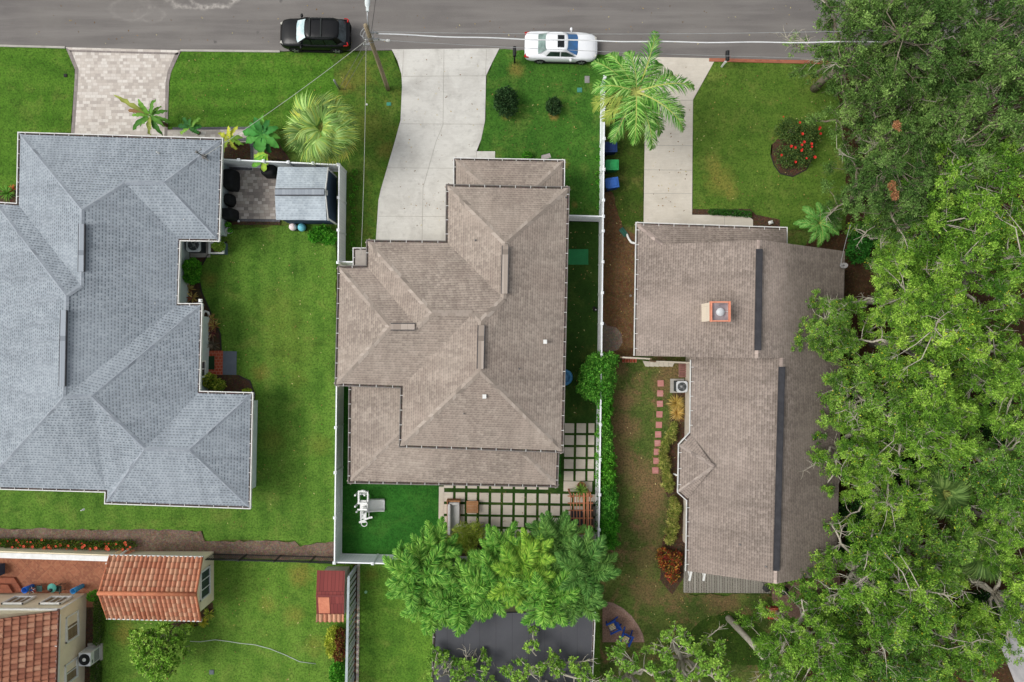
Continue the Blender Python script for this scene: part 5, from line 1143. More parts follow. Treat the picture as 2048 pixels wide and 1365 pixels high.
m.build('step_ladder', [PW], t)
m = MB(); q = T(604, 600, .45); m.tube([(q.x + .19 * math.cos(a * math.pi / 12), q.y + .17 * math.sin(a * math.pi / 12), .45) for a in range(25)], .03, 6); m.build('basketball_hoop', [PW], t)
# outdoor sofa, table, chair back
TEAK = brick_mat('teak_slats', S(184, 134, 92), S(160, 112, 76), S(84, 56, 38), .085, 3.0, .012, stain=.15); CUSH = pm('cushion_grey', S(198, 196, 192), S(176, 174, 172), 2.0, rough=.95)
def U(x, y, z=0.0): return P(860 + x / 5.39, 950 + y / 5.39, z)
t = thing('garden_sofa', 'teak framed corner sofa with grey cushions on the slab patio', 'sofa', U(260, 400))
a, b = U(192, 262), U(328, 620); w = b.x - a.x; dd = a.y - b.y; cx, cy = (a.x + b.x) / 2, (a.y + b.y) / 2
m = MB(); m.box((a.x + .04, cy, .38), (.07, dd, .76)); m.box((cx, a.y, .32), (w + .05, .1, .64)); m.box((cx, cy, .15), (w, dd, .08)); m.build('frame', [TEAK], t)
m = MB(); m.box((cx + .06, cy - .05, .34), (w - .16, dd - .2, .22)); m.build('seat_cushion', [CUSH], t, bevel=.05)
m = MB(); m.box((a.x + .17, cy - .05, .6), (.2, dd - .2, .42), ry=-.12); m.build('back_cushion', [CUSH], t, bevel=.05)
m = MB(); m.box((cx + .05, a.y - .16, .52), (w - .12, .18, .3)); m.build('arm_cushion', [CUSH], t, bevel=.05)
a, b = U(330, 520), U(560, 640); m = MB(); m.box(((a.x + b.x) / 2, (a.y + b.y) / 2, .35), (b.x - a.x, a.y - b.y, .24)); m.build('seat_cushion', [CUSH], t, bevel=.05)
a, b = U(545, 505), U(582, 640); m = MB(); m.box(((a.x + b.x) / 2, (a.y + b.y) / 2, .36), (.2, a.y - b.y, .72)); m.build('end_panel', [KERB], t, bevel=.02)
t = thing('coffee_table', 'square slatted teak coffee table on the slab patio', 'table', U(460, 330)); a, b = U(397, 266), U(523, 395); cx, cy = (a.x + b.x) / 2, (a.y + b.y) / 2
m = MB(); ns = 8; dd = a.y - b.y
for k in range(ns): m.box((cx, b.y + dd * (k + .5) / ns, .42), (b.x - a.x, dd / ns - .018, .03))
m.build('top', [pm('teak', S(184, 134, 92), S(158, 112, 76), 3)], t)
for sx in (-1, 1):
    for sy in (-1, 1): m = MB(); m.box((cx + sx * .32, cy + sy * .32, .2), (.07, .07, .4)); m.build('leg', [TEAK], t)
# pergola, fire table, planter
CEDAR = pm('cedar_stain', S(176, 116, 82), S(152, 98, 68), 3.0)
t = thing('pergola', 'orange stained wooden pergola over a black table at the patio edge', 'pergola', U(1630, 420)); zt = 2.3
def Z(x, y, z): return P(860 + x / 5.39, 950 + y / 5.39, z)
for x, y in ((1525, 240), (1738, 240), (1525, 620), (1738, 620)): q = Z(x, y, 0); tq = Z(x, y, zt); m = MB(); m.box((tq.x, tq.y, zt / 2), (.1, .1, zt)); m.build('post', [CEDAR], t)
for y in (230, 305, 383, 468, 553, 635): m = MB(); m.bar(Z(1484, y, zt + .05), Z(1758, y, zt + .05), .06, .1); m.build('rafter', [CEDAR], t)
for x in (1516, 1548, 1582, 1614, 1652, 1690, 1730): m = MB(); m.bar(Z(x, 196 if x < 1690 else 190, zt + .14), Z(x + 2, 650, zt + .14), .045, .08); m.build('batten', [CEDAR], t)
for x in (1662, 1704): m = MB(); m.bar(Z(x, 200, zt + .17), Z(x + 3, 650, zt + .17), .07, .1); m.build('batten', [CEDAR], t)
t = thing('fire_table', 'black rounded fire table under the orange pergola', 'table', U(1572, 440)); q = U(1572, 441); m = MB(); k = 32; vs = []
for z, sc in ((.0, .8), (.5, .8), (.5, 1), (.58, 1), (.585, .97)):
    for a in range(k): th = 2 * math.pi * a / k; c, s = math.cos(th), math.sin(th); f = (abs(c) ** 5 + abs(s) ** 5) ** (-.2); vs.append((q.x + .42 * c * f * sc, q.y + .53 * s * f * sc, z + .02))
m.add(vs, [(i * k + a, i * k + (a + 1) % k, (i + 1) * k + (a + 1) % k, (i + 1) * k + a) for i in range(4) for a in range(k)] + [tuple(4 * k + a for a in range(k))]); m.build('body', [pm('fire_table_black', S(44, 47, 54), S(34, 37, 42))], t)
m = MB()
for dx in (-.2, 0, .2): m.box((q.x + dx, q.y, .61), (.02, .94, .012))
m.build('slot', [DARK], t)
pot('round terracotta planter with a trailing plant above the pergola', 1161.5, 970, .3, .45, S(146, 96, 70), name='planter')
m = MB(); q = U(1722, 440); m.box((q.x, q.y, .3), (.35, 1.9, .6)); solo(m, 'storage_bench', pm('bench_brown', S(70, 56, 46), S(54, 44, 38)), 'dark storage bench against the fence under the pergola', 'bench', q, bevel=.02)
m = MB(); q = U(1060, 668); m.box((q.x, q.y, .45), (.75, .2, .05)); m.box((q.x - .32, q.y, .2), (.06, .2, .45)); m.box((q.x + .32, q.y, .2), (.06, .2, .45)); solo(m, 'garden_bench', DARK, 'small black bench at the foot of the slab patio by the palms', 'bench', q)
# stepping stones
ROSE = concrete_mat('rose_concrete', S(186, 126, 118), S(166, 108, 102), .35); g = 'rose stepping stones across the patchy yard'
ST = [(1321, 767), (1320, 787), (1319.5, 808), (1318.5, 829), (1317.5, 850), (1316, 869), (1315, 886.5), (1313.5, 904), (1312.5, 922), (1310.5, 941)]
LBL = ['top rose stepping stone, nearest the square air conditioner', 'second rose stepping stone from the top', 'third rose stepping stone from the top, beside the golden grass', 'fourth rose stepping stone from the top', 'fifth rose stepping stone from the top', 'sixth rose stepping stone, halfway down the row', 'fourth rose stepping stone from the bottom', 'third rose stepping stone from the bottom', 'second rose stepping stone from the bottom', 'lowest rose stepping stone, by the bare soil']
for i, (x, y) in enumerate(ST):
    q = P(x, y, 0); m = MB(); m.box((q.x, q.y, .05), (.4, .41, .06), R(random.Random(i).uniform(-3, 3))); solo(m, 'stepping_stone', ROSE, LBL[i], 'stepping stone', q, g, bevel=.01)
t = thing('paving_row', 'row of cream slabs with angled ends below the brown fence', 'paving', P(1317, 728)); CRM = concrete_mat('cream_slab', S(206, 198, 182), S(186, 178, 162), .2)
for k in range(6):
    x0, x1 = 1288 + k * 9.8, 1288 + (k + 1) * 9.8 - .6; m = MB(); pl = [P(x0 - (3 if k == 0 else 0), 722), P(x1 + (3 if k == 5 else 0), 723.5), P(x1 - (2 if k == 5 else 0), 734), P(x0 + (2 if k == 0 else 0), 733)]; m.prism(pl, .02, .11); m.build('slab', [CRM], t)
m = MB(); 
for k in range(6): q = P(1246 + k * 5, 721); m.box((q.x, q.y, .06), (.12, .3, .08))
solo(m, 'brick_row', BRICK_RED, 'row of loose bricks along the foot of the brown board fence', 'bricks', P(1258, 721))
t = thing('pallet', 'weathered reddish slatted pallet leaning by the air conditioner', 'pallet', P(1365, 740)); m = MB(); c = P(1365.5, 739.5)
for k in range(9): m.box((c.x, c.y + .46 - k * .115, .16), (.62, .085, .03))
m.build('slat', [pm('red_weathered', S(150, 104, 98), S(122, 84, 80), 4)], t); m = MB()
for sx in (-1, 1): m.box((c.x + sx * .25, c.y, .07), (.08, 1.0, .14))
m.build('runner', [WOODB], t)
# deck grill, dark pot, chairs under the oaks
q = P(1525, 1168, 0); t = thing('kettle_grill', 'matte black round kettle grill on the grey deck', 'grill', q); m = MB(); m.lathe((q.x, q.y, .55), [(.05, 0), (.22, .08), (.27, .2), (.27, .23), (.22, .3), (.08, .35), (.02, .36)], 24); m.build('bowl', [pm('grill_matte', S(46, 48, 46), rough=.7)], t)
for k in range(3): a = k * 2.1; m = MB(); m.tube([(q.x + .12 * math.cos(a), q.y + .12 * math.sin(a), .6), (q.x + .26 * math.cos(a), q.y + .26 * math.sin(a), .27)], .018, 5); m.build('leg', [BLK], t)
q = P(1560, 1174, 0); t = thing('kettle_grill', 'glossy black kettle grill on the brick paving past the deck', 'grill', q); m = MB(); m.lathe((q.x, q.y, .5), [(.05, 0), (.24, .08), (.3, .22), (.3, .25), (.25, .34), (.1, .41), (.02, .42)], 28); m.build('bowl', [pm('grill_gloss', S(16, 18, 18), rough=.08, spec=.8, coat=.6, fine=0)], t)
m = MB(); m.tube([(q.x - .07, q.y, .92), (q.x, q.y, .98), (q.x + .07, q.y, .92)], .02, 6); m.build('handle', [METAL], t)
for k in range(3): a = k * 2.1 + .5; m = MB(); m.tube([(q.x + .14 * math.cos(a), q.y + .14 * math.sin(a), .55), (q.x + .3 * math.cos(a), q.y + .3 * math.sin(a), .05)], .018, 5); m.build('leg', [BLK], t)
BLUEC = pm('blue_chair_plastic', S(28, 74, 160), S(20, 58, 136), rough=.4)
def garden_chair(label, px, py, rz):
    t = local('garden_chair', label, 'chair', 'blue garden chairs on the curved brick patio')
    m = MB(); m.box((.05, 0, .36), (.5, .5, .05), ry=.08); m.build('seat', [BLUEC], t)
    m = MB(); k = 5
    for i in range(k): y = (i - 2) * .11; m.bar((-.18, y, .34), (-.45, y * 1.15, .98 - abs(i - 2) * .04), .1, .025)
    m.build('backrest', [BLUEC], t)
    for s in (-1, 1):
        m = MB(); m.box((.02, s * .33, .56), (.7, .12, .03)); m.build('armrest', [BLUEC], t)
        m = MB(); m.box((.28, s * .3, .28), (.09, .04, .56)); m.build('leg', [BLUEC], t); m = MB(); m.bar((.1, s * .27, .34), (-.55, s * .27, .04), .09, .03); m.build('leg', [BLUEC], t)
    m = MB(); m.box((.06, 0, .42), (.42, .42, .09)); m.build('cushion', [brick_mat('cushion_pattern', S(226, 214, 186), S(214, 178, 96), S(60, 70, 84), .11, .09, .012, stain=0)], t, bevel=.03)
    t.location = P(px, py, .05); t.rotation_euler = (0, 0, rz)
garden_chair('blue garden chair in the open, lower right on the curved brick patio', 1250, 1272, R(-115)); garden_chair('blue garden chair under bare twigs, upper left on the curved brick patio', 1224, 1248, R(-155))
t = local('garden_chair', 'dark blue chair with a red cushion half hidden by oak leaves on the brick paving', 'chair'); m = MB(); m.box((0, 0, .4), (.55, .55, .06)); m.build('seat', [pm('navy_fabric', S(66, 76, 112))], t); m = MB(); m.box((-.28, 0, .72), (.06, .55, .6), ry=-.15); m.build('backrest', [pm('navy_frame', S(52, 60, 92))], t)
m = MB(); m.box((.1, -.05, .47), (.35, .4, .08)); m.build('cushion', [pm('red_fabric', S(172, 40, 44))], t, bevel=.03)
for sx in (-1, 1):
    for sy in (-1, 1): m = MB(); m.box((sx * .24, sy * .24, .2), (.04, .04, .4)); m.build('leg', [BLK], t)
t.location = P(1607, 1187, .05); t.rotation_euler = (0, 0, R(200))
m = MB(); m.prism([P(1532, 1212), (P(1552, 1212).x, P(1552, 1212).y), P(1552, 1234), P(1532, 1234)], .03, .4); solo(m, 'brick_step', BRICK_RED, 'low red brick block at the edge of the brick paving under the oak', 'block', P(1542, 1223))
m = MB(); m.prism([P(1960, 1190), P(2000, 1180), P(2130, 1310), P(2120, 1420), P(2050, 1420)], 0, 2.4); solo(m, 'pale_outbuilding', pm('pale_roof', S(206, 204, 206), S(176, 176, 180), 1.0), 'pale roofed outbuilding glimpsed through the lower right trees', 'building', P(2040, 1300), bevel=.05)
# things on the terracotta patio
TEAL = pm('teal_metal', S(84, 162, 148), S(60, 134, 122)); TEALD = pm('dark_teal_metal', S(52, 84, 80), S(40, 66, 62))
q = P(104, 1171, 0); t = thing('bistro_table', 'round teal bistro table on the terracotta patio', 'table', q); tq = P(104, 1176.5, .72); tx, ty = tq.x, tq.y
m = MB(); m.lathe((tx, ty, .7), [(.03, 0), (.28, .0), (.3, .02), (.29, .035), (.01, .035)], 24); m.build('top', [TEAL], t)
for k in range(3): a = k * 2.1 + .4; m = MB(); m.tube([(tx + .05 * math.cos(a), ty + .05 * math.sin(a), .7), (tx + .25 * math.cos(a), ty + .25 * math.sin(a), .04)], .014, 5); m.build('leg', [TEALD], t)
m = MB(); p = P(101, 1181, .75); m.lathe((p.x, p.y, .736), [(.1, 0), (.12, .05), (.02, .06)], 14); solo(m, 'bowl', DARK, 'small black bowl on the teal bistro table', 'bowl', p)
for lb, px, py, rz in (('teal folding chair left of the round bistro table', 88, 1173, 0), ('teal folding chair right of the round bistro table', 126, 1173, math.pi)):
    t = local('bistro_chair', lb, 'chair', 'teal folding chairs at the bistro table'); m = MB(); m.box((0, 0, .45), (.38, .38, .02)); m.build('seat', [TEALD], t)
    m = MB()
    for k in range(4): m.bar((-.2, -.15 + k * .1, .46), (-.34, -.15 + k * .1, .86), .05, .012)
    m.bar((-.345, -.2, .87), (-.345, .2, .87), .03, .03); m.build('backrest', [TEALD], t)
    for s in (-1, 1):
        m = MB(); m.bar((-.2, s * .19, .03), (.18, s * .19, .45), .025, .015); m.build('leg', [TEALD], t); m = MB(); m.bar((.2, s * .17, .03), (-.18, s * .17, .45), .025, .015); m.build('leg', [TEALD], t)
    t.location = P(px, py, .05); t.rotation_euler = (0, 0, rz)
def vase(label, px, py, r, h, c, mats=None):
    q = P(px, py, 0); m = MB(); m.lathe((q.x, q.y, .05), [(r * .8, 0), (r * .9, h * .5), (r, h), (r * .84, h), (r * .78, h * .35), (.01, h * .34)], 24); solo(m, 'tall_pot', pm('glaze', c, tuple(x * .85 for x in c[:3]) + (1,), rough=.25, fine=.03), label, 'pot', q)
vase('tall plain blue pot at the right end of the patio', 166, 1171.5, .18, 1.0, S(54, 140, 196)); vase('wide glossy blue pot by the striped pinwheel', 66, 1172.5, .2, .75, S(30, 108, 206))
FLAGM = brick_mat('flag_stripes', S(190, 44, 60), S(190, 44, 60), S(232, 228, 228), 9.0, .06, .03, bump=0, stain=0)
q = P(77, 1174, 0); t = thing('bunting_pinwheel', 'red white and blue striped pinwheel leaning by the wide blue pot', 'ornament', q); m = MB(); m.tube([q + Vector((0, 0, .03)), q + Vector((0, 0, .62))], .015, 5); m.build('stick', [WHITE], t); m = MB()
for k in range(11): a = k / 11 * 2 * math.pi; m.bar((q.x + .05 * math.cos(a), q.y + .05 * math.sin(a), .62), (q.x + .24 * math.cos(a), q.y + .2 * math.sin(a), .6), .05, .012, k % 2)
m.build('blades', [pm('pin_red', S(186, 44, 62)), WHITE], t); m = MB(); m.lathe((q.x - .04, q.y, .63), [(.09, 0), (.01, .02)], 12); m.build('hub', [pm('pin_blue', S(44, 84, 190))], t)
q = P(2, 1137, 0); m = MB(); m.box((q.x, q.y, .4), (.6, .7, .8)); solo(m, 'storage_box', pm('slate_blue', S(66, 84, 110)), 'slate blue box at the left edge of the terracotta patio', 'box', q, bevel=.03)
TER2 = brick_mat('terracotta_step', S(172, 104, 78), S(150, 88, 66), S(112, 72, 58), .4, .3, .012); m = MB(); m.prism([P(-60, 1152), P(32, 1154), P(50, 1182), P(-60, 1182)], .02, .2); m.prism([P(-60, 1163), P(24, 1166), P(34, 1182), P(-60, 1182)], .2, .38)
solo(m, 'garden_steps', TER2, 'two terracotta steps with chamfered ends by the cream house', 'steps', P(0, 1170))
# little flag, dish, hose, dog-like ornament
q = P(1090, 318, 0); t = thing('garden_flag', 'small red and white garden flag in front of the taupe house', 'flag', q); m = MB(); m.tube([q + Vector((-.3, -.05, 0)), q + Vector((-.3, -.05, 1.0)), q + Vector((.25, .1, 1.02))], .012, 5); m.build('pole', [BLK], t); m = MB(); a, b = q + Vector((-.28, -.05, 1.0)), q + Vector((.25, .1, 1.02)); m.face([a, b, b + Vector((.12, -.2, -.32)), a + Vector((.0, -.22, -.3))]); m.build('cloth', [FLAGM], t)
q = P(1681, 533, 2.75); t = thing('satellite_dish', 'grey satellite dish on the right eave of the brown roofed house', 'dish', q); m = MB(); k = 20; vs = []
for i in range(4):
    for a in range(k): r = .05 + .055 * i; vs.append((q.x + r * math.cos(2 * math.pi * a / k), q.y + r * .8 * math.sin(2 * math.pi * a / k), q.z + .4 + r * r * .9 + .4 * r * math.cos(2 * math.pi * a / k)))
m.add(vs, [(i * k + a, i * k + (a + 1) % k, (i + 1) * k + (a + 1) % k, (i + 1) * k + a) for i in range(3) for a in range(k)] + [tuple(range(k))], 0, True); m.build('reflector', [LEAD], t); m = MB(); m.tube([q + Vector((0, 0, -.2)), q + Vector((0, 0, .4))], .03, 6); m.tube([q + Vector((0, -.2, .4)), q + Vector((-.25, -.1, .7))], .012, 5); m.build('mast', [METAL], t)
m = MB(); pts = [P(x, y, .05) for x, y in ((380, 1283), (400, 1284), (430, 1280), (455, 1283), (480, 1287), (510, 1290), (540, 1298), (570, 1310), (600, 1324), (632, 1328))]; m.tube(pts, .022, 5); solo(m, 'garden_hose', pm('hose_pale', S(196, 208, 196)), 'thin pale hose snaking across the lawn right of the round tree', 'hose', pts[0])
m = MB(); q = P(1190, 620, 0); m.ball((q.x, q.y, .16), (.16, .12, .14), 10); m.ball((q.x - .1, q.y + .13, .24), (.1, .09, .09), 10); m.ball((q.x + .02, q.y - .02, .3), (.035, .035, .03), 8, 1); solo(m, 'garden_ornament', [DARK, WHITE], 'small black ornament with a white spot by the fence on the dark turf', 'ornament', q)
m = MB(); q = P(1538, 447, 0); m.box((q.x, q.y, .3), (.3, .2, .04), R(20)); m.ball((q.x, q.y, .28), (.16, .12, .14), 10); solo(m, 'garden_ornament', pm('orn_white', S(222, 222, 216)), 'white ornament at the end of the path by the right porch', 'ornament', q)
# ================================================================ vegetation
LEAF = leaf_mat('leaf_oak', .1, .6, .1, .16); PALM = leaf_mat('leaf_palm', .1, .55, .12, .12); SHRUB = leaf_mat('leaf_shrub', .2, .6, .1, .1)
def bark(name, c, c2):
    m, nt = new_mat(name); p = nd(nt, 'ShaderNodeTexCoord').outputs['Object']; n = noise(nt, p, 9, 5, .7); n2 = noise(nt, p, 1.5, 3, .6)
    c_ = mixc(nt, rng(nt, n, .35, .65), c, c2); c_ = mixc(nt, rng(nt, n2, .5, .7, 0, .5), c_, S(150, 152, 136)); finish(nt, c_, .95, 0, .1, n, .6, .03); return m
BARK = bark('bark_oak', S(150, 140, 124), S(104, 94, 80)); BARK_G = bark('bark_pale', S(198, 192, 178), S(164, 156, 140)); BARK_P = bark('bark_palm', S(152, 138, 120), S(112, 98, 82))
TWIG = bark('twig_bare', S(192, 186, 170), S(158, 150, 134))

def oak_parts(seed, Rr, H, pal, nclump=90, nleaf=230, cr=.72, L=.14, W=.07, flat=.5, lean=(0, 0), limbs=8, bare=10, fork=.35, gaps=.0, yellow=0, under=.45, upal=None):
    rs = np.random.default_rng(seed)
    ph = rs.uniform(0, 6.28, 4); pts = []; low = []
    while len(pts) < nclump:
        a = rs.uniform(0, 6.28); ir = .88 + .16 * math.sin(3 * a + ph[0]) + .12 * math.sin(5 * a + ph[1]) + .07 * math.sin(9 * a + ph[2])
        u = math.sqrt(rs.uniform(0.01, 1)); r = u * Rr * ir
        if gaps and math.sin(r * 2.1 + ph[3]) * math.sin(a * 4 + ph[1]) > 1 - gaps: continue
        lo = rs.uniform() < under
        z = H * (1 - flat) + H * flat * math.sqrt(max(0, 1 - u * u * .92)) - rs.exponential(.35) - (rs.uniform(.12, .34) * H if lo else 0)
        q = np.array((r * math.cos(a) + lean[0], r * math.sin(a) + lean[1], z))
        if pts and min(np.linalg.norm(np.array(pts) - q, axis=1)) < cr * .62: 
            if rs.uniform() < .9: continue
        pts.append(q); low.append(lo)
    pts = np.array(pts); low = np.array(low); f0 = np.array([lean[0] * .45, lean[1] * .45, H * fork])
    tr = MB(); tr.tube([(0, 0, -.1), tuple(f0 * .5 + rs.normal(size=3) * .06), tuple(f0)], [Rr * .075, Rr * .062, Rr * .052], 10)
    # limbs reach for far-apart clumps, twigs join each clump to its nearest limb
    idx = [int(rs.integers(nclump))]
    for _ in range(limbs - 1):
        d = np.min(np.linalg.norm(pts[:, None, :2] - pts[idx][None, :, :2], axis=2), axis=1); idx.append(int(np.argmax(d * rs.uniform(.7, 1, nclump))))
    lp = []
    for i in idx:
        e = pts[i] - np.array([0, 0, .1]); n = 7; q = []
        for k in range(n + 1):
            u = k / n; p = f0 * (1 - u) + e * u + np.array([0, 0, math.sin(u * math.pi) * .14 * np.linalg.norm(e - f0)]) + (rs.normal(size=3) * .16 * Rr / 4 * math.sin(u * math.pi) if 0 < k < n else 0); q.append(p)
        tr.tube([tuple(p) for p in q], [Rr * .036 * (1 - .8 * k / n) + .014 for k in range(n + 1)], 7); lp += [(p, Rr * .036 * (1 - .8 * k / n) + .014) for k, p in enumerate(q)]
    LP = np.array([p for p, _ in lp]); LR = [r for _, r in lp]
    for c in pts:
        dd = np.linalg.norm(LP - c, axis=1); j = int(np.argmin(dd)); a = LP[j]; mid = (a + c) / 2 + rs.normal(size=3) * .12 * dd[j]
        tr.tube([tuple(a), tuple(mid), tuple(c)], [min(.045, LR[j] * .7), .026, .012], 4, cap=False)
        for _ in range(5):
            e = c + unit(rs.normal(size=3) + np.array([0, 0, .4])) * cr * rs.uniform(.7, 1.1); tr.tube([tuple(mid * .3 + c * .7), tuple(e)], [.014, .006], 3, cap=False)
    bt = tr
    for _ in range(bare):
        j = int(rs.integers(len(LP))); a = LP[j]; out = unit((a - f0) * np.array([1, 1, .3]) + rs.normal(size=3) * .5); out[2] = abs(out[2]) * .8 + .2; e = a + out * rs.uniform(1.0, 2.0); mid = (a + e) / 2 + rs.normal(size=3) * .15
        bt.tube([tuple(a), tuple(mid), tuple(e)], [.045, .034, .014], 5, 1, cap=False)
        for _ in range(8):
            u = rs.uniform(.3, 1); p = mid + (e - mid) * (u * 2 - 1) if u > .5 else a + (mid - a) * u * 2; o2 = unit(out + rs.normal(size=3) * .8); k1 = p + o2 * rs.uniform(.25, .6); k2 = k1 + unit(o2 + rs.normal(size=3) * .6) * rs.uniform(.2, .45)
            bt.tube([tuple(p), tuple(k1), tuple(k2)], [.02, .014, .007], 4, 1, cap=False)
    # leaves: every clump is a cluster of short sprays with its own tone
    ns = 11; sp = []; si = []
    for k, c in enumerate(pts):
        sc = cr * rs.uniform(.6, 1.25); d = unit(rs.normal(size=(ns, 3)) * np.array([1, 1, .55]) + np.array([0, 0, .15])); sp.append(c + d * sc * rs.uniform(.35, 1, (ns, 1))); si += [k] * ns
    sp = np.concatenate(sp); si = np.array(si); m_ = max(4, nleaf // ns); n = len(sp) * m_; ci = np.repeat(si, m_); base = np.repeat(sp, m_, axis=0)
    off = rs.normal(size=(n, 3)) * np.array([1, 1, .6]) * cr * .155; c = base + off
    tone = np.repeat(rs.uniform(0, 1, len(sp)) * .5, m_) + rs.uniform(0, .6, nclump)[ci]
    pal_ = np.array([p[:3] for p in pal]); fl = np.clip(tone * (len(pal_) - 1) + rs.normal(size=n) * .35, 0, len(pal_) - 1); i0 = np.floor(fl).astype(int); i1 = np.minimum(i0 + 1, len(pal_) - 1)
    col = pal_[i0] * (1 - (fl - i0))[:, None] + pal_[i1] * (fl - i0)[:, None]; col *= rs.uniform(.8, 1.2, (n, 1))
    if yellow: k = rs.uniform(size=n) < yellow; col[k] = np.array(S(214, 204, 60)[:3]) * rs.uniform(.7, 1.1, (k.sum(), 1))
    V, F, C = leaf_quads(c, off * 2 + rs.normal(size=(n, 3)) * .3, L * rs.uniform(.65, 1.25, n), W * rs.uniform(.7, 1.2, n), col, rs)
    return tr, bt, (V, F, C)
def oak(name, label, cat, group, barkm, **kw):
    t = local(name, label, cat, group); tr, bt, lv = oak_parts(**kw); tr.build('trunk', [barkm, TWIG], t)
    np_obj('crown', *lv, LEAF, t); return t
D1 = [S(50, 78, 36), S(74, 106, 48), S(102, 136, 66), S(138, 170, 92)]
B1 = [S(54, 92, 32), S(86, 129, 42), S(124, 168, 58), S(172, 208, 90)]
B2 = [S(48, 82, 32), S(76, 116, 42), S(110, 154, 60), S(154, 192, 90)]
SP = [S(86, 130, 46), S(116, 160, 60), S(156, 194, 84)]
GD, GB = 'dark olive oaks in the upper right woodland', 'bright green oaks in the right woodland'
protoD = [oak('oak_tree', 'x', 'tree', GD, BARK, seed=11, Rr=3.6, H=8.5, pal=D1, nclump=100, nleaf=400, cr=.66, L=.14, W=.06, bare=11, limbs=10),
          oak('oak_tree', 'x', 'tree', GD, BARK, seed=12, Rr=3.8, H=8.8, pal=D1, nclump=105, nleaf=400, cr=.66, L=.14, W=.06, bare=13, limbs=10, gaps=.15)]
protoB = [oak('oak_tree', 'x', 'tree', GB, BARK_G, seed=21, Rr=3.6, H=9.0, pal=B1, nclump=78, nleaf=600, bare=7, gaps=.45),
          oak('oak_tree', 'x', 'tree', GB, BARK_G, seed=22, Rr=3.9, H=9.6, pal=B1, nclump=84, nleaf=600, bare=7, gaps=.45, yellow=.012),
          oak('oak_tree', 'x', 'tree', GB, BARK_G, seed=23, Rr=3.4, H=8.4, pal=B2, nclump=76, nleaf=600, bare=7, gaps=.4, yellow=.016)]
first = {}
def put(protos, k, px, py, s, rz, label, z=7.5, zs=None):
    p = protos[k]
    if id(p) in first: o = copy_tree(p)
    else: o = p; first[id(p)] = 1
    zs = zs or s * random.Random(int(px * 7 + py)).uniform(.72, 1.22)
    q = P(px, py, z * zs); o.location = (q.x, q.y, 0); o.rotation_euler = (0, 0, R(rz)); o.scale = (s, s, zs); o['label'] = label
for a in ((0, 1768, 62, 1.0, 20, 'dark olive oak at the end of the road, leftmost of the top row'), (1, 1868, 78, 1.05, 130, 'dark olive oak in the middle of the top row of the woodland'), (0, 1995, 60, 1.1, 250, 'dark olive oak in the upper right corner of the picture'),
          (1, 1818, 226, 1.0, 300, 'dark olive oak overhanging the lawn right of the rose bed, upper one'), (0, 1910, 240, .95, 80, 'dark olive oak between the top row and the bright oaks, middle column'), (1, 2030, 200, 1.05, 10, 'dark olive oak at the right edge below the corner oak'),
          (0, 1802, 352, .86, 170, 'dark olive oak behind the small feather palm, lowest on the left'), (1, 1870, 345, .9, 220, 'dark olive oak lowest of the middle column, touching the bright oaks')): put(protoD, a[0], *a[1:])
for a in ((0, 1968, 372, 1.1, 0, 'bright oak highest of the bright ones, just below the dark olive oaks'), (2, 1850, 470, .95, 40, 'bright oak right of the small feather palm and the house corner'), (1, 2010, 535, 1.0, 100, 'bright oak at the right edge, third height of the picture'),
          (0, 1852, 592, .9, 160, 'bright oak beside the upper right eave of the brown roof'), (2, 1668, 655, .66, 10, 'bright oak bough reaching farthest over the brown roof'), (1, 1880, 690, .98, 200, 'bright oak with large crown level with the chimney'), (0, 2045, 765, .95, 290, 'bright oak at the right edge at mid height'),
          (2, 1768, 792, .9, 120, 'bright oak beside the middle of the long brown eave'), (1, 1724, 905, .75, 30, 'bright oak overhanging the lower half of the brown roof'), (0, 1868, 855, .88, 60, 'bright oak two crowns right of the middle of the brown eave'), (2, 2035, 930, .95, 350, 'bright oak at the right edge above the fan palms'),
          (1, 1800, 1005, .8, 240, 'bright oak beside the lower end of the brown eave'), (0, 2040, 1060, .85, 330, 'bright oak at the right edge below the fan palms'), (2, 1880, 1120, .9, 210, 'yellow flecked bright oak in the lower right woodland'),
          (1, 1790, 1195, .95, 100, 'bright oak between the brick paving and the yellow flecked oak'), (0, 1640, 1312, .92, 280, 'bright oak over the brick paving at the bottom edge'), (2, 1790, 1310, .95, 20, 'bright oak at the bottom edge, second from the brick paving'), (1, 1925, 1310, .8, 150, 'bright oak at the bottom edge beside the pale outbuilding'), (0, 2075, 1230, .9, 70, 'bright oak in the lower right corner of the picture')): put(protoB, a[0], a[1], a[2], a[3] * .92, *a[4:])
# thin oaks along the bottom edge with visible pale limbs
GS = 'thin oaks along the bottom edge'
s0 = oak('oak_tree', 'x', 'tree', GS, BARK_G, seed=31, Rr=3.4, H=7.0, pal=SP, nclump=58, nleaf=150, cr=.46, L=.2, W=.11, bare=9, gaps=.45, limbs=10, flat=.35, under=.2)
s1 = oak('oak_tree', 'x', 'tree', GS, BARK_G, seed=32, Rr=3.0, H=6.6, pal=SP, nclump=50, nleaf=150, cr=.46, L=.2, W=.11, bare=8, gaps=.5, limbs=9, flat=.35, under=.2)
SPs = [s0, s1]
for a in ((0, 1080, 1375, .82, 75, 'thin oak spreading bare limbs over the charcoal flat roof'), (1, 915, 1390, .85, 10, 'thin oak at the left corner of the charcoal flat roof'), (1, 1275, 1392, .9, 200, 'thin oak over the blue chairs and the curved patio'), (0, 1385, 1360, .92, 320, 'thin oak right of the curved patio at the bottom edge')): put(SPs, a[0], *a[1:], z=6.0)
lo = oak('leaning_oak', 'big oak with a thick pale trunk leaning to the lower right over the yard', 'tree', None, BARK_G, seed=41, Rr=3.0, H=7.5, pal=B1, nclump=64, nleaf=230, cr=.66, bare=9, lean=(3.4, -3.6), limbs=9, gaps=.3, fork=.42)
lo.location = P(1456, 1236)
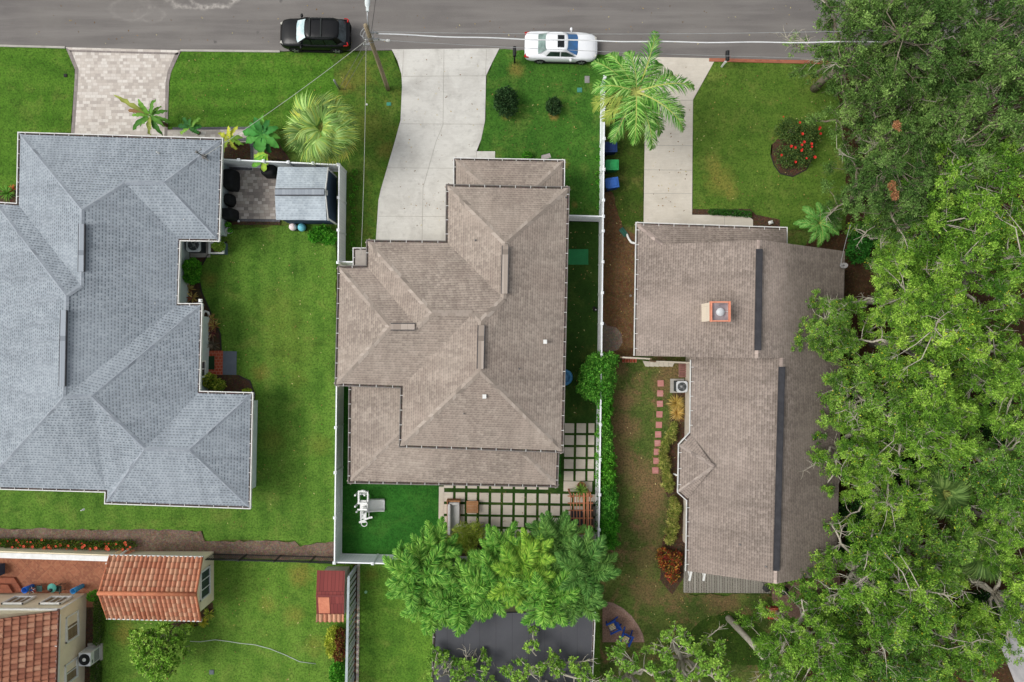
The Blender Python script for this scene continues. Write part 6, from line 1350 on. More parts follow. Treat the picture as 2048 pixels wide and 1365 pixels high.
# round tree in the south lawn
RT = [S(96, 146, 42), S(132, 180, 60), S(170, 208, 88), S(190, 218, 106)]
rt = oak('round_tree', 'round pale green tree on the lawn below the clay tiled cabin', 'tree', None, BARK, seed=51, Rr=1.75, H=3.6, pal=RT, nclump=95, nleaf=190, cr=.4, L=.15, W=.09, bare=0, limbs=7, flat=.55, fork=.3, under=.3); q = P(314, 1304, 2.4); rt.location = (q.x, q.y, 0)

# ---------------- palms
def frond(Lr, nl, ll, w, e0, droop, pal, seed, plume=0.0, ang=60, curl=.9, stem=.12, rach=None):
    rs = np.random.default_rng(seed); n = 26; el = e0; p = np.zeros(3); P_ = []; T_ = []; sw = rs.uniform(-.25, .25)
    for k in range(n + 1):
        t = np.array([math.cos(el) * math.cos(sw * k / n), math.cos(el) * math.sin(sw * k / n), math.sin(el)]); P_.append(p.copy()); T_.append(t); p = p + t * Lr / n; el -= droop / n * (0.4 + 1.2 * k / n)
    P_ = np.array(P_); T_ = np.array(T_); us = np.linspace(stem, 1, nl); b = []; d = []; L = []
    for u in us:
        f = u * n; i = min(int(f), n - 1); q = P_[i] * (1 - f + i) + P_[i + 1] * (f - i); t = T_[i]; side = unit(np.cross(t, np.array([0, 0, 1.0]))); upv = np.cross(side, t)
        for s in (-1, 1):
            a = math.radians(ang - 28 * u + rs.normal() * 9); ro = rs.normal() * plume + (.25 if plume == 0 else 0)
            lat = side * s * math.cos(ro) + upv * math.sin(ro); b.append(q); d.append(t * math.cos(a) + lat * math.sin(a)); L.append(ll * (math.sin(math.pi * min(1, .14 + u * .82)) ** .6) * rs.uniform(.85, 1.1))
    b = np.array(b); d = np.array(d); L = np.array(L)
    A = strips(b, d, L, w, curl, pal, rs, prof=[.6, 1, .75, .05])
    rw = np.linspace(.05, .008, n + 1) * (Lr / 3); sd = unit(np.cross(T_, np.array([0, 0, 1.0]))); V = np.stack([P_ - sd * rw[:, None], P_ + np.array([0, 0, .03]), P_ + sd * rw[:, None]], 1).reshape(-1, 3); F = []
    for k in range(n): F += [[3 * k, 3 * k + 1, 3 * k + 4, 3 * k + 3], [3 * k + 1, 3 * k + 2, 3 * k + 5, 3 * k + 4]]
    rc = np.array((rach or S(168, 176, 96))[:3]); return cat_leaves([A, (V, np.array(F), np.tile(rc, (len(V), 1)))])
def inst(me, name, parent, loc, rot, sc=1.0):
    o = bpy.data.objects.new(name, me); COL.objects.link(o); o.parent = parent; o.location = loc; o.rotation_euler = rot; o.scale = (sc,) * 3; ORG[o.name] = Vector((0, 0, 0)); return o
QP = [S(62, 118, 40), S(90, 148, 56), S(122, 174, 78), S(158, 198, 110)]
t = local('feather_palm', 'tall windblown feather palm standing over the end of the long white fence', 'palm'); q0 = P(1222, 292, 0); q1 = P(1272, 186, 6.4); d = q1 - q0
m = MB(); m.tube([(d.x * u, d.y * u, d.z * u + .25 * math.sin(u * 3.1)) for u in (0, .2, .4, .6, .8, 1.0)], [.2, .17, .155, .15, .16, .12], 10); m.build('trunk', [BARK_P], t)
for k, (az, e0, dr, L) in enumerate(((68, .75, 1.5, 3.6), (100, .95, 1.7, 2.4), (130, .6, 1.6, 2.9), (143, .35, 1.4, 3.3), (168, .5, 1.9, 2.8), (192, .35, 2.0, 3.0), (214, .2, 1.7, 2.6), (243, .45, 1.7, 3.3), (262, .7, 1.6, 3.3), (288, .45, 1.7, 3.6), (303, .25, 1.7, 3.1), (328, .55, 1.7, 3.8), (343, .35, 1.6, 3.5), (12, .5, 1.5, 3.6), (26, .25, 1.6, 3.1), (50, .5, 1.6, 2.4), (312, .0, 1.7, 3.0))):
    me = np_mesh('frond', *frond(L * 1.0, 62, .95, .04, e0, dr, QP if k not in (5, 6) else [S(168, 180, 84), S(140, 164, 72)], 100 + k, ang=58, curl=1.7), PALM); inst(me, 'frond', t, d + Vector((0, 0, .1)), (0, 0, R(az)))
m = MB(); m.tube([(d.x, d.y, d.z), (d.x + .3, d.y + .7, d.z + .9), (d.x + .5, d.y + 1.3, d.z + 1.4)], [.03, .02, .006], 6); m.build('spear_leaf', [pm('spear', S(196, 200, 96))], t)
t.location = q0
# foxtail palms
FX = [S(58, 114, 38), S(82, 142, 48), S(112, 168, 62), S(148, 196, 86)]; FXY = [S(92, 146, 44), S(126, 176, 58), S(164, 202, 78)]; FXD = [S(60, 104, 42), S(84, 132, 56), S(116, 160, 78)]
fx = {}
for nm, pal in (('g', FX), ('y', FXY), ('d', FXD)): fx[nm] = [np_mesh('frond', *frond(2.3, 165, .58, .042, e0, dr, pal, 200 + i, plume=1.05, ang=74, curl=1.4, stem=.06, rach=S(120, 150, 70)), PALM) for i, (e0, dr) in enumerate(((1.1, 1.7), (.7, 1.6), (.3, 1.4)))]
rr = random.Random(7)
def foxtail(label, px, py, h, nm, n=10, s=1.0):
    t = local('foxtail_palm', label, 'palm', 'foxtail palms crowded behind the slab patio'); n += 13; m = MB(); m.tube([(0, 0, -.05), (0, 0, h * .5), (0, 0, h)], [.13, .12, .09], 10); m.build('trunk', [BARK_P], t)
    for k in range(n): inst(fx[nm][k % 3 if k > 3 else 2 - (k % 2)], 'frond', t, (0, 0, h), (rr.uniform(-.3, .3), rr.uniform(-.2, .2), k * 2.399 + rr.uniform(-.2, .2)), s * rr.uniform(.88, 1.15))
    q = P(px, py, h + .3); t.location = (q.x, q.y, 0)
for a in (('foxtail palm at the left end of the row, over the white fence', 838, 1152, 4.6, 'g', 11, 1.0), ('foxtail palm behind the left end one, reaching up to the turf', 868, 1108, 4.0, 'g', 9, .85), ('foxtail palm third from the left at the front, above the strip lawn', 920, 1190, 4.6, 'g', 11, 1.0), ('foxtail palm at the lower left, over the edge of the strip lawn', 862, 1205, 4.0, 'g', 9, .85), ('foxtail palm at the back of the row between the lime shrub and the dark palms', 1000, 1112, 4.2, 'g', 9, .85), ('foxtail palm in the middle of the row, above the charcoal roof edge', 985, 1172, 5.0, 'g', 11, .95),
          ('yellowish foxtail palm in the middle of the row', 1032, 1150, 4.8, 'y', 11, .95), ('foxtail palm dipping lowest over the charcoal flat roof', 1095, 1190, 4.8, 'g', 11, 1.0), ('dark bluish foxtail palm at the right end of the row', 1168, 1138, 4.6, 'd', 11, .95), ('dark bluish foxtail palm at the lower right, over the curved patio', 1148, 1188, 4.4, 'd', 10, .9), ('dark bluish foxtail palm nearest the orange pergola', 1112, 1082, 3.4, 'd', 10, .9), ('yellowish foxtail palm just left of the dark right ones', 1062, 1112, 4.2, 'y', 9, .75)): foxtail(*a)
# fan palm
def fan_leaf(seed, pal, seg=40, Lb=.95, pet=.65):
    rs = np.random.default_rng(seed); a = np.linspace(-1.75, 1.75, seg); d = np.stack([np.cos(a), np.sin(a), np.full(seg, .12)], 1); b = np.zeros((seg, 3)); b[:, 0] = pet
    A = strips(b + d * .05, d, Lb * (1 - .12 * (a / 1.75) ** 2) * rs.uniform(.85, 1.1, seg), .06, 2.0, pal, rs, prof=[.5, 1.1, .9, .5, .05])
    B = strips(np.zeros((1, 3)), np.array([[1.0, 0, .02]]), pet + .05, .05, .1, [S(150, 160, 84)], rs, prof=[1, 1, 1]); return cat_leaves([A, B])
FP = [S(98, 136, 60), S(124, 160, 80), S(152, 182, 104), S(160, 180, 84)]; FPY = [S(176, 186, 70), S(154, 176, 76), S(190, 192, 92)]
fs_ = [np_mesh('fan_leaf', *fan_leaf(304 + i, [tuple(x * (.8, 1.05, 1.2)[i] for x in c[:3]) for c in FP], 34, .9, .22), PALM) for i in range(3)]
fm = [np_mesh('fan_leaf', *fan_leaf(300 + i, [tuple(x * (.62, 1.0, 1.25)[i] for x in c[:3]) for c in FP]), PALM) for i in range(3)] + [np_mesh('fan_leaf', *fan_leaf(310, FPY), PALM)]
def fan_palm(name, label, px, py, h, n, s, meshes, seed, group=None):
    rr = random.Random(seed); t = local(name, label, 'palm', group); m = MB(); m.tube([(0, 0, -.05), (0, 0, h * .5), (0, 0, h)], [.2, .19, .2], 10); m.build('trunk', [BARK_P], t)
    for k in range(n):
        el = .85 - 1.05 * (k / n) ** .85; inst(fs_[k % 3] if (meshes is fm and k < n * .3) else meshes[3 if (k > n * .6 and rr.random() < .45) else k % 3], 'fan_leaf', t, (0, 0, h), (rr.uniform(-.8, .8), -el + rr.uniform(-.15, .15), k * 2.399 + rr.uniform(-.25, .25)), s * rr.uniform(.85, 1.15))
    q = P(px, py, h + .4); t.location = (q.x, q.y, 0)
fan_palm('fan_palm', 'big round pale green fan palm in front of the grey shed', 640, 252, 4.2, 76, 1.42, fm, 5)
FD = [S(70, 98, 46), S(92, 120, 58), S(112, 140, 74)]; fd = [np_mesh('fan_leaf', *fan_leaf(320 + i, FD, 36, .9, .3), PALM) for i in range(4)]
fan_palm('fan_palm', 'dark fan palm in the right woodland, upper of two', 1895, 988, 3.6, 40, 1.5, fd, 6, 'fan palms in the right woodland'); fan_palm('fan_palm', 'dark fan palm in the right woodland, lower of two', 1965, 1110, 3.2, 40, 1.5, fd, 8, 'fan palms in the right woodland')
# small feather palm
SPM = [S(84, 140, 54), S(108, 164, 74), S(136, 186, 98)]; sm = [np_mesh('frond', *frond(1.45, 56, .38, .026, e0, dr, SPM, 340 + i, ang=50), PALM) for i, (e0, dr) in enumerate(((1.1, 1.6), (.7, 1.7), (.35, 1.6)))]
t = local('small_feather_palm', 'small pale feather palm at the upper corner of the brown roofed house', 'palm'); m = MB(); m.tube([(0, 0, 0), (0, 0, 1.4)], [.1, .08], 8); m.build('trunk', [BARK_P], t)
for k in range(20): inst(sm[k % 3], 'frond', t, (0, 0, 1.4), (0, 0, k * 2.399), rr.uniform(.9, 1.15))
q = P(1640, 446, 1.6); t.location = (q.x, q.y, 0)

# ---------------- shrubs, hedges, flowers
def shrub(name, label, cat, ells, n, L, W, pal, seed, group=None, shell=.6, extra=None, stem=True):
    """ells in px: (px, py, z centre, rx m, ry m, rz m)"""
    E = []
    for px, py, z, rx, ry, rz in ells: q = P(px, py, z); E.append((q.x, q.y, z, rx, ry, rz))
    b = (E[0][0], E[0][1], 0); t = thing(name, label, cat, b, group); lv = [blob(E, n, L, W, pal, seed, shell)]
    np_obj('foliage', *lv[0], SHRUB, t)
    if stem:
        m = MB(); rs = random.Random(seed)
        for e in E:
            for k in range(4): m.tube([(e[0] + rs.uniform(-.05, .05), e[1] + rs.uniform(-.05, .05), 0), (e[0] + rs.uniform(-.6, .6) * e[3], e[1] + rs.uniform(-.6, .6) * e[4], e[2] + e[5] * .4)], [.03, .01], 5)
        m.build('stem', [BARK], t)
    if extra:
        nm, cnt, rad, c, seed2, lo = extra; rs = np.random.default_rng(seed2); m = MB(); Ea = np.array(E); k = 0
        for _ in range(cnt):
            e = Ea[rs.integers(len(Ea))]; d = unit(rs.normal(size=3) + np.array([0, 0, .9])); p = e[:3] + d * e[3:] * 1.03; r = rad * rs.uniform(.6, 1.3)
            if p[2] < lo: continue
            for q in range(6): a = q * 1.05; m.face([p, p + np.array([math.cos(a) * r, math.sin(a) * r, .03]), p + np.array([math.cos(a + .5) * r * 1.05, math.sin(a + .5) * r * 1.05, .05]), p + np.array([math.cos(a + 1.0) * r, math.sin(a + 1.0) * r, .03])], 0)
        m.build(nm, [c], t)
    return t
GD1 = [S(40, 66, 38), S(54, 82, 46), S(76, 104, 62)]; GR = [S(58, 126, 32), S(80, 152, 40), S(108, 176, 56)]; GH = [S(60, 124, 40), S(84, 150, 50), S(116, 178, 68)]
shrub('round_shrub', 'larger dark round shrub on the front lawn of the taupe house', 'shrub', [(1012, 205, .75, .8, .95, .75), (1008, 195, .8, .6, .6, .7)], 3600, .15, .075, GD1, 61); shrub('round_shrub', 'smaller dark round shrub on the front lawn with a pale bare patch', 'shrub', [(1107, 213, .55, .5, .55, .55)], 1800, .14, .075, GD1, 62)
RED = pm('rose_red', S(214, 52, 40), S(186, 30, 28), 4, rough=.6); ORG_ = pm('ixora_orange', S(206, 92, 58), S(186, 70, 46), 4, rough=.6)
shrub('rose_bush', 'rose bush with red blooms in the round bed on the olive lawn', 'shrub', [(1576, 262, .55, .85, .95, .6), (1614, 268, .65, .8, 1.05, .65), (1576, 312, .5, .85, .85, .5), (1606, 312, .55, .75, .85, .55)], 7500, .11, .065, [S(54, 80, 40), S(76, 104, 52), S(96, 124, 64), S(112, 126, 62)], 63, shell=.15, extra=('blossom', 22, .08, RED, 9, .5))
shrub('ixora_hedge', 'low hedge with orange flowers along the cream garden wall', 'hedge', [(x, 1087 + x * .014, .42, .5, .3, .42) for x in range(-30, 262, 16)], 9000, .09, .06, [S(62, 96, 30), S(84, 118, 38), S(104, 128, 46), S(130, 100, 44)], 64, shell=.5, extra=('blossom', 66, .085, ORG_, 10, .4))
shrub('bush', 'bright green bush at the lower right corner of the grey shed', 'shrub', [(642, 468, .5, .75, .55, .5), (658, 474, .5, .5, .5, .45), (628, 474, .4, .4, .4, .4)], 3600, .13, .09, GR, 65)
shrub('bush', 'upper clipped green bush against the grey roofed house', 'shrub', [(384, 536, .6, .58, .62, .6)], 2600, .11, .07, GR, 66); shrub('bush', 'lower clipped green bush against the grey roofed house', 'shrub', [(382, 556, .5, .54, .42, .5)], 1900, .11, .07, GR, 67)
shrub('croton', 'yellow green croton below the red brick pad', 'shrub', [(418, 762, .5, .45, .5, .5), (436, 770, .4, .5, .4, .4)], 1500, .17, .09, [S(150, 168, 60), S(186, 194, 84), S(84, 120, 40)], 68); shrub('croton', 'tiny yellow croton under the lower eave of the grey roofed house', 'shrub', [(494, 782, .3, .3, .16, .25)], 320, .14, .08, [S(176, 190, 60), S(120, 150, 40)], 69)
shrub('planter_shrub', 'light green shrub growing in the square grey planter', 'shrub', [(437, 493, .85, .42, .34, .36)], 1100, .11, .07, [S(132, 168, 60), S(158, 186, 84), S(104, 144, 46)], 70); shrub('pot_plant', 'small green plant in the white pot at the house corner', 'plant', [(460, 461, .45, .17, .17, .15)], 220, .11, .06, GR, 71); shrub('pot_plant', 'small green plant in the black pot at the house corner', 'plant', [(456, 450, .45, .2, .16, .18)], 220, .11, .06, GR, 72)
t = shrub('large_bush', 'large rounded bush spilling over the white fence between turf and yard', 'shrub', [(1195, 752, 1.5, 1.15, 1.4, 1.1), (1180, 770, 1.4, .85, .9, .9), (1212, 722, 1.3, .8, .6, .8), (1200, 785, 1.3, .8, .7, .8), (1196, 728, 1.4, .7, .7, .9)], 15000, .13, .075, GH, 73)
for i, (y, lb) in enumerate(((826, 'upper section of the tall leafy hedge below the large bush'), (882, 'second section from the top of the tall leafy hedge'), (940, 'middle section of the tall leafy hedge beside the planter'), (1000, 'section of the tall leafy hedge beside the orange pergola'), (1058, 'lowest section of the tall leafy hedge'))):
    w = (.42, .5, .58, .64, .72)[i]; shrub('hedge', lb, 'hedge', [(1212 + (i - 2) * 1.5 + random.Random(i * 7 + k).uniform(-3, 3), y - 26 + k * 10.5, .95 + .15 * math.sin(k * 2 + i), w * random.Random(i + k).uniform(.85, 1.15), .45, .95) for k in range(6)], 7500, .12, .07, GR if i % 2 == 0 else GH, 80 + i, 'sections of the tall hedge along the white fence')
shrub('boxwood_hedge', 'low clipped hedge strip beside the cream house wall, above the upright air conditioner', 'hedge', [(198 - k * .15, 1196 + k * 9.5, .35, .3, .3, .38) for k in range(10)], 5200, .07, .045, [S(56, 84, 34), S(74, 102, 42), S(92, 118, 50)], 90); shrub('boxwood_hedge', 'low clipped hedge strip at the bottom edge, below the upright air conditioner', 'hedge', [(192 - k * .1, 1330 + k * 9, .35, .32, .3, .38) for k in range(8)], 3800, .07, .045, [S(56, 84, 34), S(74, 102, 42), S(92, 118, 50)], 91)
shrub('shrub', 'small dark shrub at the corner of the cream house by the downspout', 'shrub', [(187, 1192, .4, .4, .35, .4)], 700, .1, .06, GR, 92)
shrub('croton', 'round bright yellow half of the two toned shrub by the slatted fence', 'shrub', [(664, 1282, .6, .5, .75, .6), (668, 1268, .6, .45, .55, .55), (664, 1298, .55, .42, .55, .5)], 2600, .12, .075, [S(186, 194, 62), S(206, 208, 92), S(150, 168, 50)], 93); shrub('croton', 'dark maroon half of the two toned shrub against the slatted fence', 'shrub', [(680, 1275, .7, .32, .6, .6), (678, 1305, .6, .4, .55, .55)], 1800, .13, .075, [S(104, 48, 40), S(132, 70, 50), S(164, 140, 70), S(84, 36, 34)], 94); shrub('bush', 'green bush at the bottom edge against the slatted fence', 'shrub', [(674, 1348, .5, .5, .9, .5)], 1800, .13, .08, GR, 95)
shrub('yellow_shrub', 'lime yellow bushy bamboo rising over the lower end of the garden sofa', 'shrub', [(925, 1068, 1.5, .75, .7, 1.2), (950, 1065, 1.4, .7, .7, 1.1), (905, 1092, 1.3, .6, .6, .9), (935, 1090, 1.8, .6, .5, .9)], 4200, .24, .05, [S(178, 196, 76), S(204, 214, 104), S(146, 174, 62)], 96, shell=.2)
shrub('underplanting', 'dark green underplanting between the palms and the slab patio', 'plant', [(990, 1085, .5, .7, .35, .5), (1030, 1092, .5, .5, .3, .5), (1075, 1090, .6, .6, .35, .6), (1010, 1100, .5, .9, .35, .5), (880, 1072, .5, .4, .4, .4), (1140, 1095, .6, .8, .5, .6)], 4200, .2, .06, [S(54, 84, 50), S(72, 104, 64), S(96, 122, 78)], 97)
shrub('red_croton', 'red and orange croton bush at the corner of the wooden deck', 'shrub', [(1338, 1128, .5, .7, .6, .5), (1328, 1110, .5, .5, .45, .45), (1350, 1118, .5, .5, .5, .5), (1345, 1150, .4, .45, .5, .4)], 2600, .24, .07, [S(150, 60, 48), S(184, 92, 50), S(196, 150, 70), S(96, 104, 48), S(122, 44, 50)], 98)
YG = [S(126, 142, 62), S(160, 168, 84), S(90, 112, 46), S(192, 184, 108)]
for lb, el, sd in (('upper yellow green border plant in the bed by the stepping stones', [(1350 - k * 4.2 + (k * 37 % 7) - 3, 852 + k * 9, .35, .22 + .05 * (k * 5 % 4), .26, .26 + .05 * (k % 3)) for k in range(6)], 99), ('middle yellow green border plant in the bed beside the bay', [(1329 + k * .6 + (k * 37 % 9) - 4, 905 + k * 9, .35, .22 + .06 * (k * 5 % 4), .26, .26 + .05 * (k % 3)) for k in range(9)], 100), ('lower yellow green border plant in the bed below the bay', [(1350 - k * .8 + (k * 31 % 9) - 4, 1000 + k * 9, .35, .22 + .06 * (k * 5 % 4), .26, .26 + .05 * (k % 3)) for k in range(10)], 101)): shrub('border_plant', lb, 'plant', el, 330 * len(el), .34, .04, YG, sd, 'yellow green border plants along the brown roofed house')
GOLD = [S(206, 176, 96), S(186, 152, 76), S(218, 194, 122)]
def tuft(name, label, cat, px, py, n, L, w, pal, seed, dr=1.1, group=None, z=.05, el=(.35, 1.3)):
    rs = np.random.default_rng(seed); az = rs.uniform(0, 6.28, n); e = rs.uniform(*el, n); d = np.stack([np.cos(az) * np.cos(e), np.sin(az) * np.cos(e), np.sin(e)], 1); q = P(px, py, 0); b = np.array(q) + d * .06 + np.array([0, 0, z])
    A = strips(b, d, L * rs.uniform(.7, 1.15, n), w, dr, pal, rs); t = thing(name, label, cat, q, group); np_obj('leaves', *A, SHRUB, t); m = MB(); m.lathe((q.x, q.y, 0), [(.05, 0), (.05, .06), (.02, .1)], 8); m.build('stem', [BARK], t)
g = 'golden grass tufts by the air conditioner'; tuft('grass_tuft', 'upper golden grass tuft by the square air conditioner', 'grass', 1351, 806, 170, .62, .03, GOLD, 110, group=g); tuft('grass_tuft', 'lower golden grass tuft by the square air conditioner', 'grass', 1353, 826, 170, .6, .03, GOLD, 111, group=g)
BR1 = [S(204, 184, 112), S(184, 160, 88), S(136, 84, 66), S(160, 110, 74)]; BR2 = [S(132, 76, 76), S(158, 104, 88), S(188, 164, 120), S(104, 54, 62)]; g = 'bromeliads in the bed by the grey roofed house'
for i, (x, y, pal, lb) in enumerate(((378, 578, BR1, 'cream bromeliad just below the clipped bushes'), (368, 590, BR1, 'orange cream bromeliad tucked against the wall'), (386, 596, BR1, 'pale yellow bromeliad above the gutter corner'), (424, 640, BR1, 'brown cream bromeliad below the curled downspout'), (430, 652, BR1, 'large cream striped bromeliad at the bed edge'), (417, 656, BR2, 'maroon bromeliad against the wall'), (423, 666, BR2, 'maroon striped bromeliad in the middle of its group'), (414, 676, BR2, 'lowest dark maroon bromeliad of the bed'), (428, 690, [S(96, 88, 74), S(120, 108, 90)], 'withered grey brown bromeliad above the brick pad'))): tuft('bromeliad', lb, 'plant', x, y, 26, .45, .09, pal, 120 + i, .7, g, el=(.25, 1.1))
tuft('cordyline', 'green rosette plant with an orange flower at the left house corner', 'plant', 18, 388, 60, .6, .05, [S(92, 148, 52), S(120, 168, 70)], 140); tuft('cordyline', 'orange tinted plant right beside the left house corner', 'plant', 29, 380, 30, .35, .05, [S(206, 110, 60), S(180, 90, 50), S(100, 120, 50)], 141)
tuft('yellow_lily', 'bright yellow plant at the lower right corner of the cabin', 'plant', 409, 1243, 60, .35, .06, [S(206, 196, 60), S(160, 170, 60)], 142); tuft('yellow_lily', 'yellow green plant right of the cabin window wall', 'plant', 420, 1226, 60, .42, .06, [S(170, 170, 70), S(120, 140, 50)], 143); tuft('yellow_lily', 'yellow plant under the lower cabin eave', 'plant', 386, 1249, 50, .35, .06, [S(190, 184, 60), S(120, 150, 50)], 144)
tuft('trailing_plant', 'trailing green plant spilling from the terracotta planter', 'plant', 1161, 978, 90, .62, .05, [S(110, 150, 60), S(84, 130, 48), S(150, 176, 80)], 145, z=.4)
# banana-like plants by the grey house
def paddles(name, label, px, py, specs, pal, seed, h=1.2, group=None):
    rs = np.random.default_rng(seed); q = P(px, py, 0); t = thing(name, label, 'plant', q, group); m = MB()
    bm_ = bark('stem_brown', S(126, 106, 74), S(96, 80, 56))
    for k in range(3): m = MB(); m.tube([(q.x + rs.uniform(-.15, .15), q.y + rs.uniform(-.15, .15), 0), (q.x, q.y, h)], [.08, .05], 7); m.build('stem', [bm_], t)
    for az, el, L, W in specs:
        d = np.array([[math.cos(R(az)) * math.cos(el), math.sin(R(az)) * math.cos(el), math.sin(el)]]); b = np.array([[q.x, q.y, h]]); n = 1; seg = 12; prof = [.12, .12, .5, .8, .95, 1, 1, .98, .92, .8, .62, .36, .04]
        cols = pick(pal, 1, rs); V, F, C = strips(b, d, L, W, 1.3, pal, rs, prof=prof, cols=cols)
        # tear the blade: slits along the veins as small offsets, folded along the midrib
        V = V.reshape(seg + 1, 2, 3); mid = V.mean(1, keepdims=True) ; mid[:, 0, 2] -= np.array(prof) * W * .16; VV = np.concatenate([V[:, :1], mid, V[:, 1:]], 1); VV[2:-1, 0] += rs.normal(size=(seg - 2, 3)) * .03; VV[2:-1, 2] += rs.normal(size=(seg - 2, 3)) * .03
        F2 = []
        for i in range(seg): F2 += [[3 * i, 3 * i + 1, 3 * i + 4, 3 * i + 3], [3 * i + 1, 3 * i + 2, 3 * i + 5, 3 * i + 4]]
        CC = np.tile(cols, (VV.size // 3, 1)); CC = CC.reshape(seg + 1, 3, 3); CC[:, 1] = CC[:, 1] * 1.25; CC *= rs.uniform(.85, 1.15, (seg + 1, 1, 1)); np_obj('leaf', VV.reshape(-1, 3), np.array(F2), CC.reshape(-1, 3), PALM, t)
    return t
BN = [S(62, 108, 40), S(84, 130, 50), S(108, 150, 58), S(140, 150, 74), S(128, 100, 66)]; BNB = [S(52, 112, 50), S(70, 136, 58), S(96, 150, 60)]
g = 'paddle leaved plants along the paver path'
paddles('banana_plant', 'tattered paddle leaved plant leaning out over the paver drive', 332, 252, [(150, .7, 2.6, .28), (163, .35, 1.8, .28), (215, .4, 1.6, .3), (120, .9, 1.2, .26), (60, .8, 1.2, .28), (300, .4, 1.5, .3), (325, .6, 1.3, .28), (20, .4, 1.2, .26), (260, .2, 1.3, .26), (240, .8, 1.0, .24), (180, .6, 1.2, .26), (345, .3, 1.4, .26), (280, .7, 1.0, .24), (40, .5, 1.0, .2), (135, .3, 1.1, .2)], BN, 150, 2.0, g)
paddles('banana_plant', 'low dark paddle leaved plant at the middle of the house front', 398, 268, [(170, .4, .9, .3), (120, .7, .8, .28), (40, .6, 1.0, .26), (10, .3, .8, .3), (330, .3, .7, .28), (210, .4, .8, .26), (75, .9, .7, .22)], [S(48, 96, 46), S(64, 116, 52), S(110, 150, 60)], 151, 1.3, g)
paddles('banana_plant', 'yellow tipped paddle leaved plant beside the gutter corner', 474, 290, [(60, .5, 1.1, .26), (85, .8, .9, .24), (200, .3, 1.3, .24), (235, .25, 1.3, .24), (340, .4, 1.0, .26), (10, .5, .9, .3), (300, .4, .8, .24), (150, .8, .8, .3)], [S(140, 164, 60), S(112, 150, 56), S(172, 180, 66)], 152, 1.2, g)
paddles('banana_plant', 'lush broad leaved plant squeezed between fan palm and path', 540, 282, [(170, .4, 1.5, .5), (200, .3, 1.4, .55), (110, .8, 1.2, .4), (90, .5, 1.4, .34), (60, .7, 1.1, .4), (265, .5, 1.4, .7), (290, .3, 1.3, .46), (320, .4, 1.4, .5), (140, .5, 1.2, .4), (235, .2, 1.2, .5), (20, .6, 1.2, .45), (350, .3, 1.2, .44)], BNB, 153, 1.4, g)
paddles('banana_plant', 'long bright leaf plant drooping over the patio fence', 552, 322, [(215, .4, 1.4, .5), (250, .3, 1.2, .46), (190, .5, 1.0, .4)], [S(96, 158, 60), S(138, 170, 60)], 154, 1.5, g)
# weeds and fallen things at fence feet
for i, (x, y0, y1, n, lb) in enumerate(((706, 345, 520, 11, 'row of weeds along the foot of the white fence beside the shed'), (1199, 300, 430, 8, 'row of weeds along the inner foot of the long white fence'))):
    shrub('weeds', lb, 'weeds', [(x + random.Random(k).uniform(-4, 5), y0 + (y1 - y0) * k / n, .12, .2, .22, .14) for k in range(n)], 900, .1, .06, GR, 160 + i, stem=False)
shrub('low_shrub', 'low shrub row in the brick edged bed above the right porch', 'shrub', [(1425 + k * 10, 424 + k * .6, .25, .3, .22, .28) for k in range(8)], 2200, .1, .06, [S(52, 96, 36), S(72, 118, 44)], 165)
shrub('low_shrub', 'small green plant by the porch of the taupe house', 'shrub', [(1054, 312, .3, .35, .3, .3)], 420, .12, .07, GR, 166)
shrub('understory', 'dark understory shrub at the upper edge of the woodland clearing', 'shrub', [(1730, 470, .9, 1.0, .9, .9), (1715, 500, .7, .7, .9, .7)], 4200, .16, .09, [S(44, 104, 36), S(62, 122, 44)], 167)
for i, (x, y, lb) in enumerate(((1712, 800, 'dark understory shrub beside the middle of the right eave'), (1715, 1030, 'dark understory shrub beside the lower part of the right eave'), (1720, 1110, 'dark understory shrub past the lower corner of the brown roof'), (1735, 900, 'dark understory shrub deep between two bright oaks'), (1850, 620, 'dark understory shrub in the upper woodland gap'), (1880, 760, 'dark understory shrub in the middle of the woodland'), (1800, 1250, 'dark understory shrub at the bottom of the woodland'), (1660, 1235, 'dark understory shrub on the brick paving under the oak'), (1985, 820, 'dark understory shrub near the right edge'), (1960, 1230, 'dark understory shrub beside the pale outbuilding'), (1830, 940, 'dark understory shrub left of the upper dark fan palm'))):
    shrub('understory', lb, 'shrub', [(x, y, .9, 1.3, 1.5, .9), (x + 15, y + 35, .7, 1.1, 1.2, .7)], 4600, .22, .1, [S(36, 70, 32), S(50, 88, 40), S(64, 104, 46)], 170 + i, 'dark understory shrubs beneath the oaks')
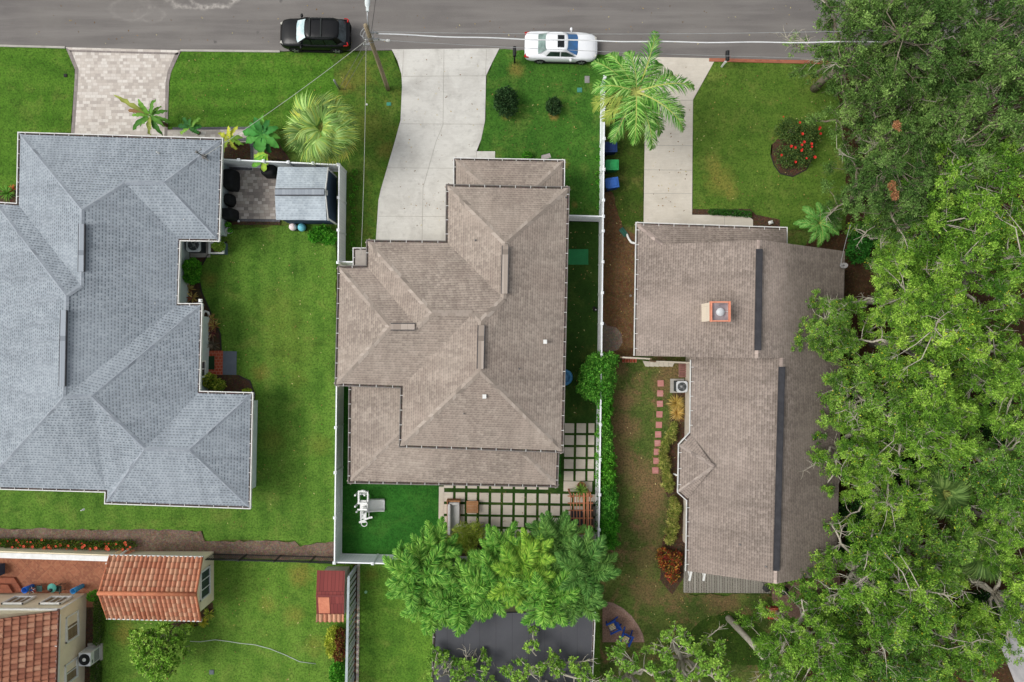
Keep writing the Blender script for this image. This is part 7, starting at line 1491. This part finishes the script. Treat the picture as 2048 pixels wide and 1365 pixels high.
# dead fern clumps among the oaks, fallen palm leaf, sprays
g = 'brown dead sprays in the upper woodland'
for i, (x, y, lb) in enumerate(((1794, 252, 'upper orange brown dead spray among the dark oaks'), (1784, 372, 'lower orange brown dead spray among the dark oaks'), (1789, 390, 'lowest dead brown spray, touching the one above'))): 
    q = P(x, y, 7.6); t = thing('dead_spray', lb, 'dead branch', (q.x, q.y, 7.4), g); np_obj('leaves', *blob([(q.x, q.y, 7.6, .24, .32, .18)], 170, .16, .07, [S(164, 114, 78), S(142, 98, 70), S(180, 136, 98)], 190 + i, .2), SHRUB, t); m = MB(); m.tube([(q.x + .4, q.y, 5.4), (q.x, q.y, 7.6)], [.03, .012], 5); m.build('twig', [BARK], t)

# fallen leaves scattered on lawns, drives and the street
rs = np.random.default_rng(77); pts_ = []
for (x0, x1, y0, y1, n, z) in ((20, 1600, 10, 90, 120, .006), (360, 700, 110, 250, 60, .06), (800, 970, 110, 460, 90, .062), (980, 1190, 130, 430, 90, .06), (1300, 1380, 130, 430, 60, .062), (1390, 1660, 140, 420, 170, .06), (430, 660, 470, 1060, 150, .05), (1215, 1370, 400, 1180, 260, .06), (1140, 1190, 460, 830, 80, .05), (890, 1185, 980, 1070, 70, .075), (230, 690, 1140, 1360, 120, .05), (1300, 1560, 1190, 1330, 200, .06)):
    for _ in range(n): q = P(rs.uniform(x0, x1), rs.uniform(y0, y1)); pts_.append((q.x, q.y, z))
pts_ = np.array(pts_); n = len(pts_); a = rs.uniform(0, 6.28, n); d = np.stack([np.cos(a), np.sin(a), rs.normal(size=n) * .15], 1); s_ = np.stack([-np.sin(a), np.cos(a), rs.normal(size=n) * .2], 1); L = rs.uniform(.03, .075, (n, 1)); W = L * .45
V = np.stack([pts_ - d * L, pts_ + s_ * W, pts_ + d * L, pts_ - s_ * W], 1).reshape(-1, 3); C = np.repeat(pick([S(150, 116, 72), S(124, 92, 60), S(178, 152, 92), S(196, 184, 130), S(104, 80, 54)], n, rs), 4, axis=0)
fl = np_obj('fallen_leaves', V, np.arange(4 * n).reshape(n, 4), C, SHRUB); tag(fl, 'small brown and tan fallen leaves scattered over lawns and paving', 'fallen leaves', None, 'stuff')
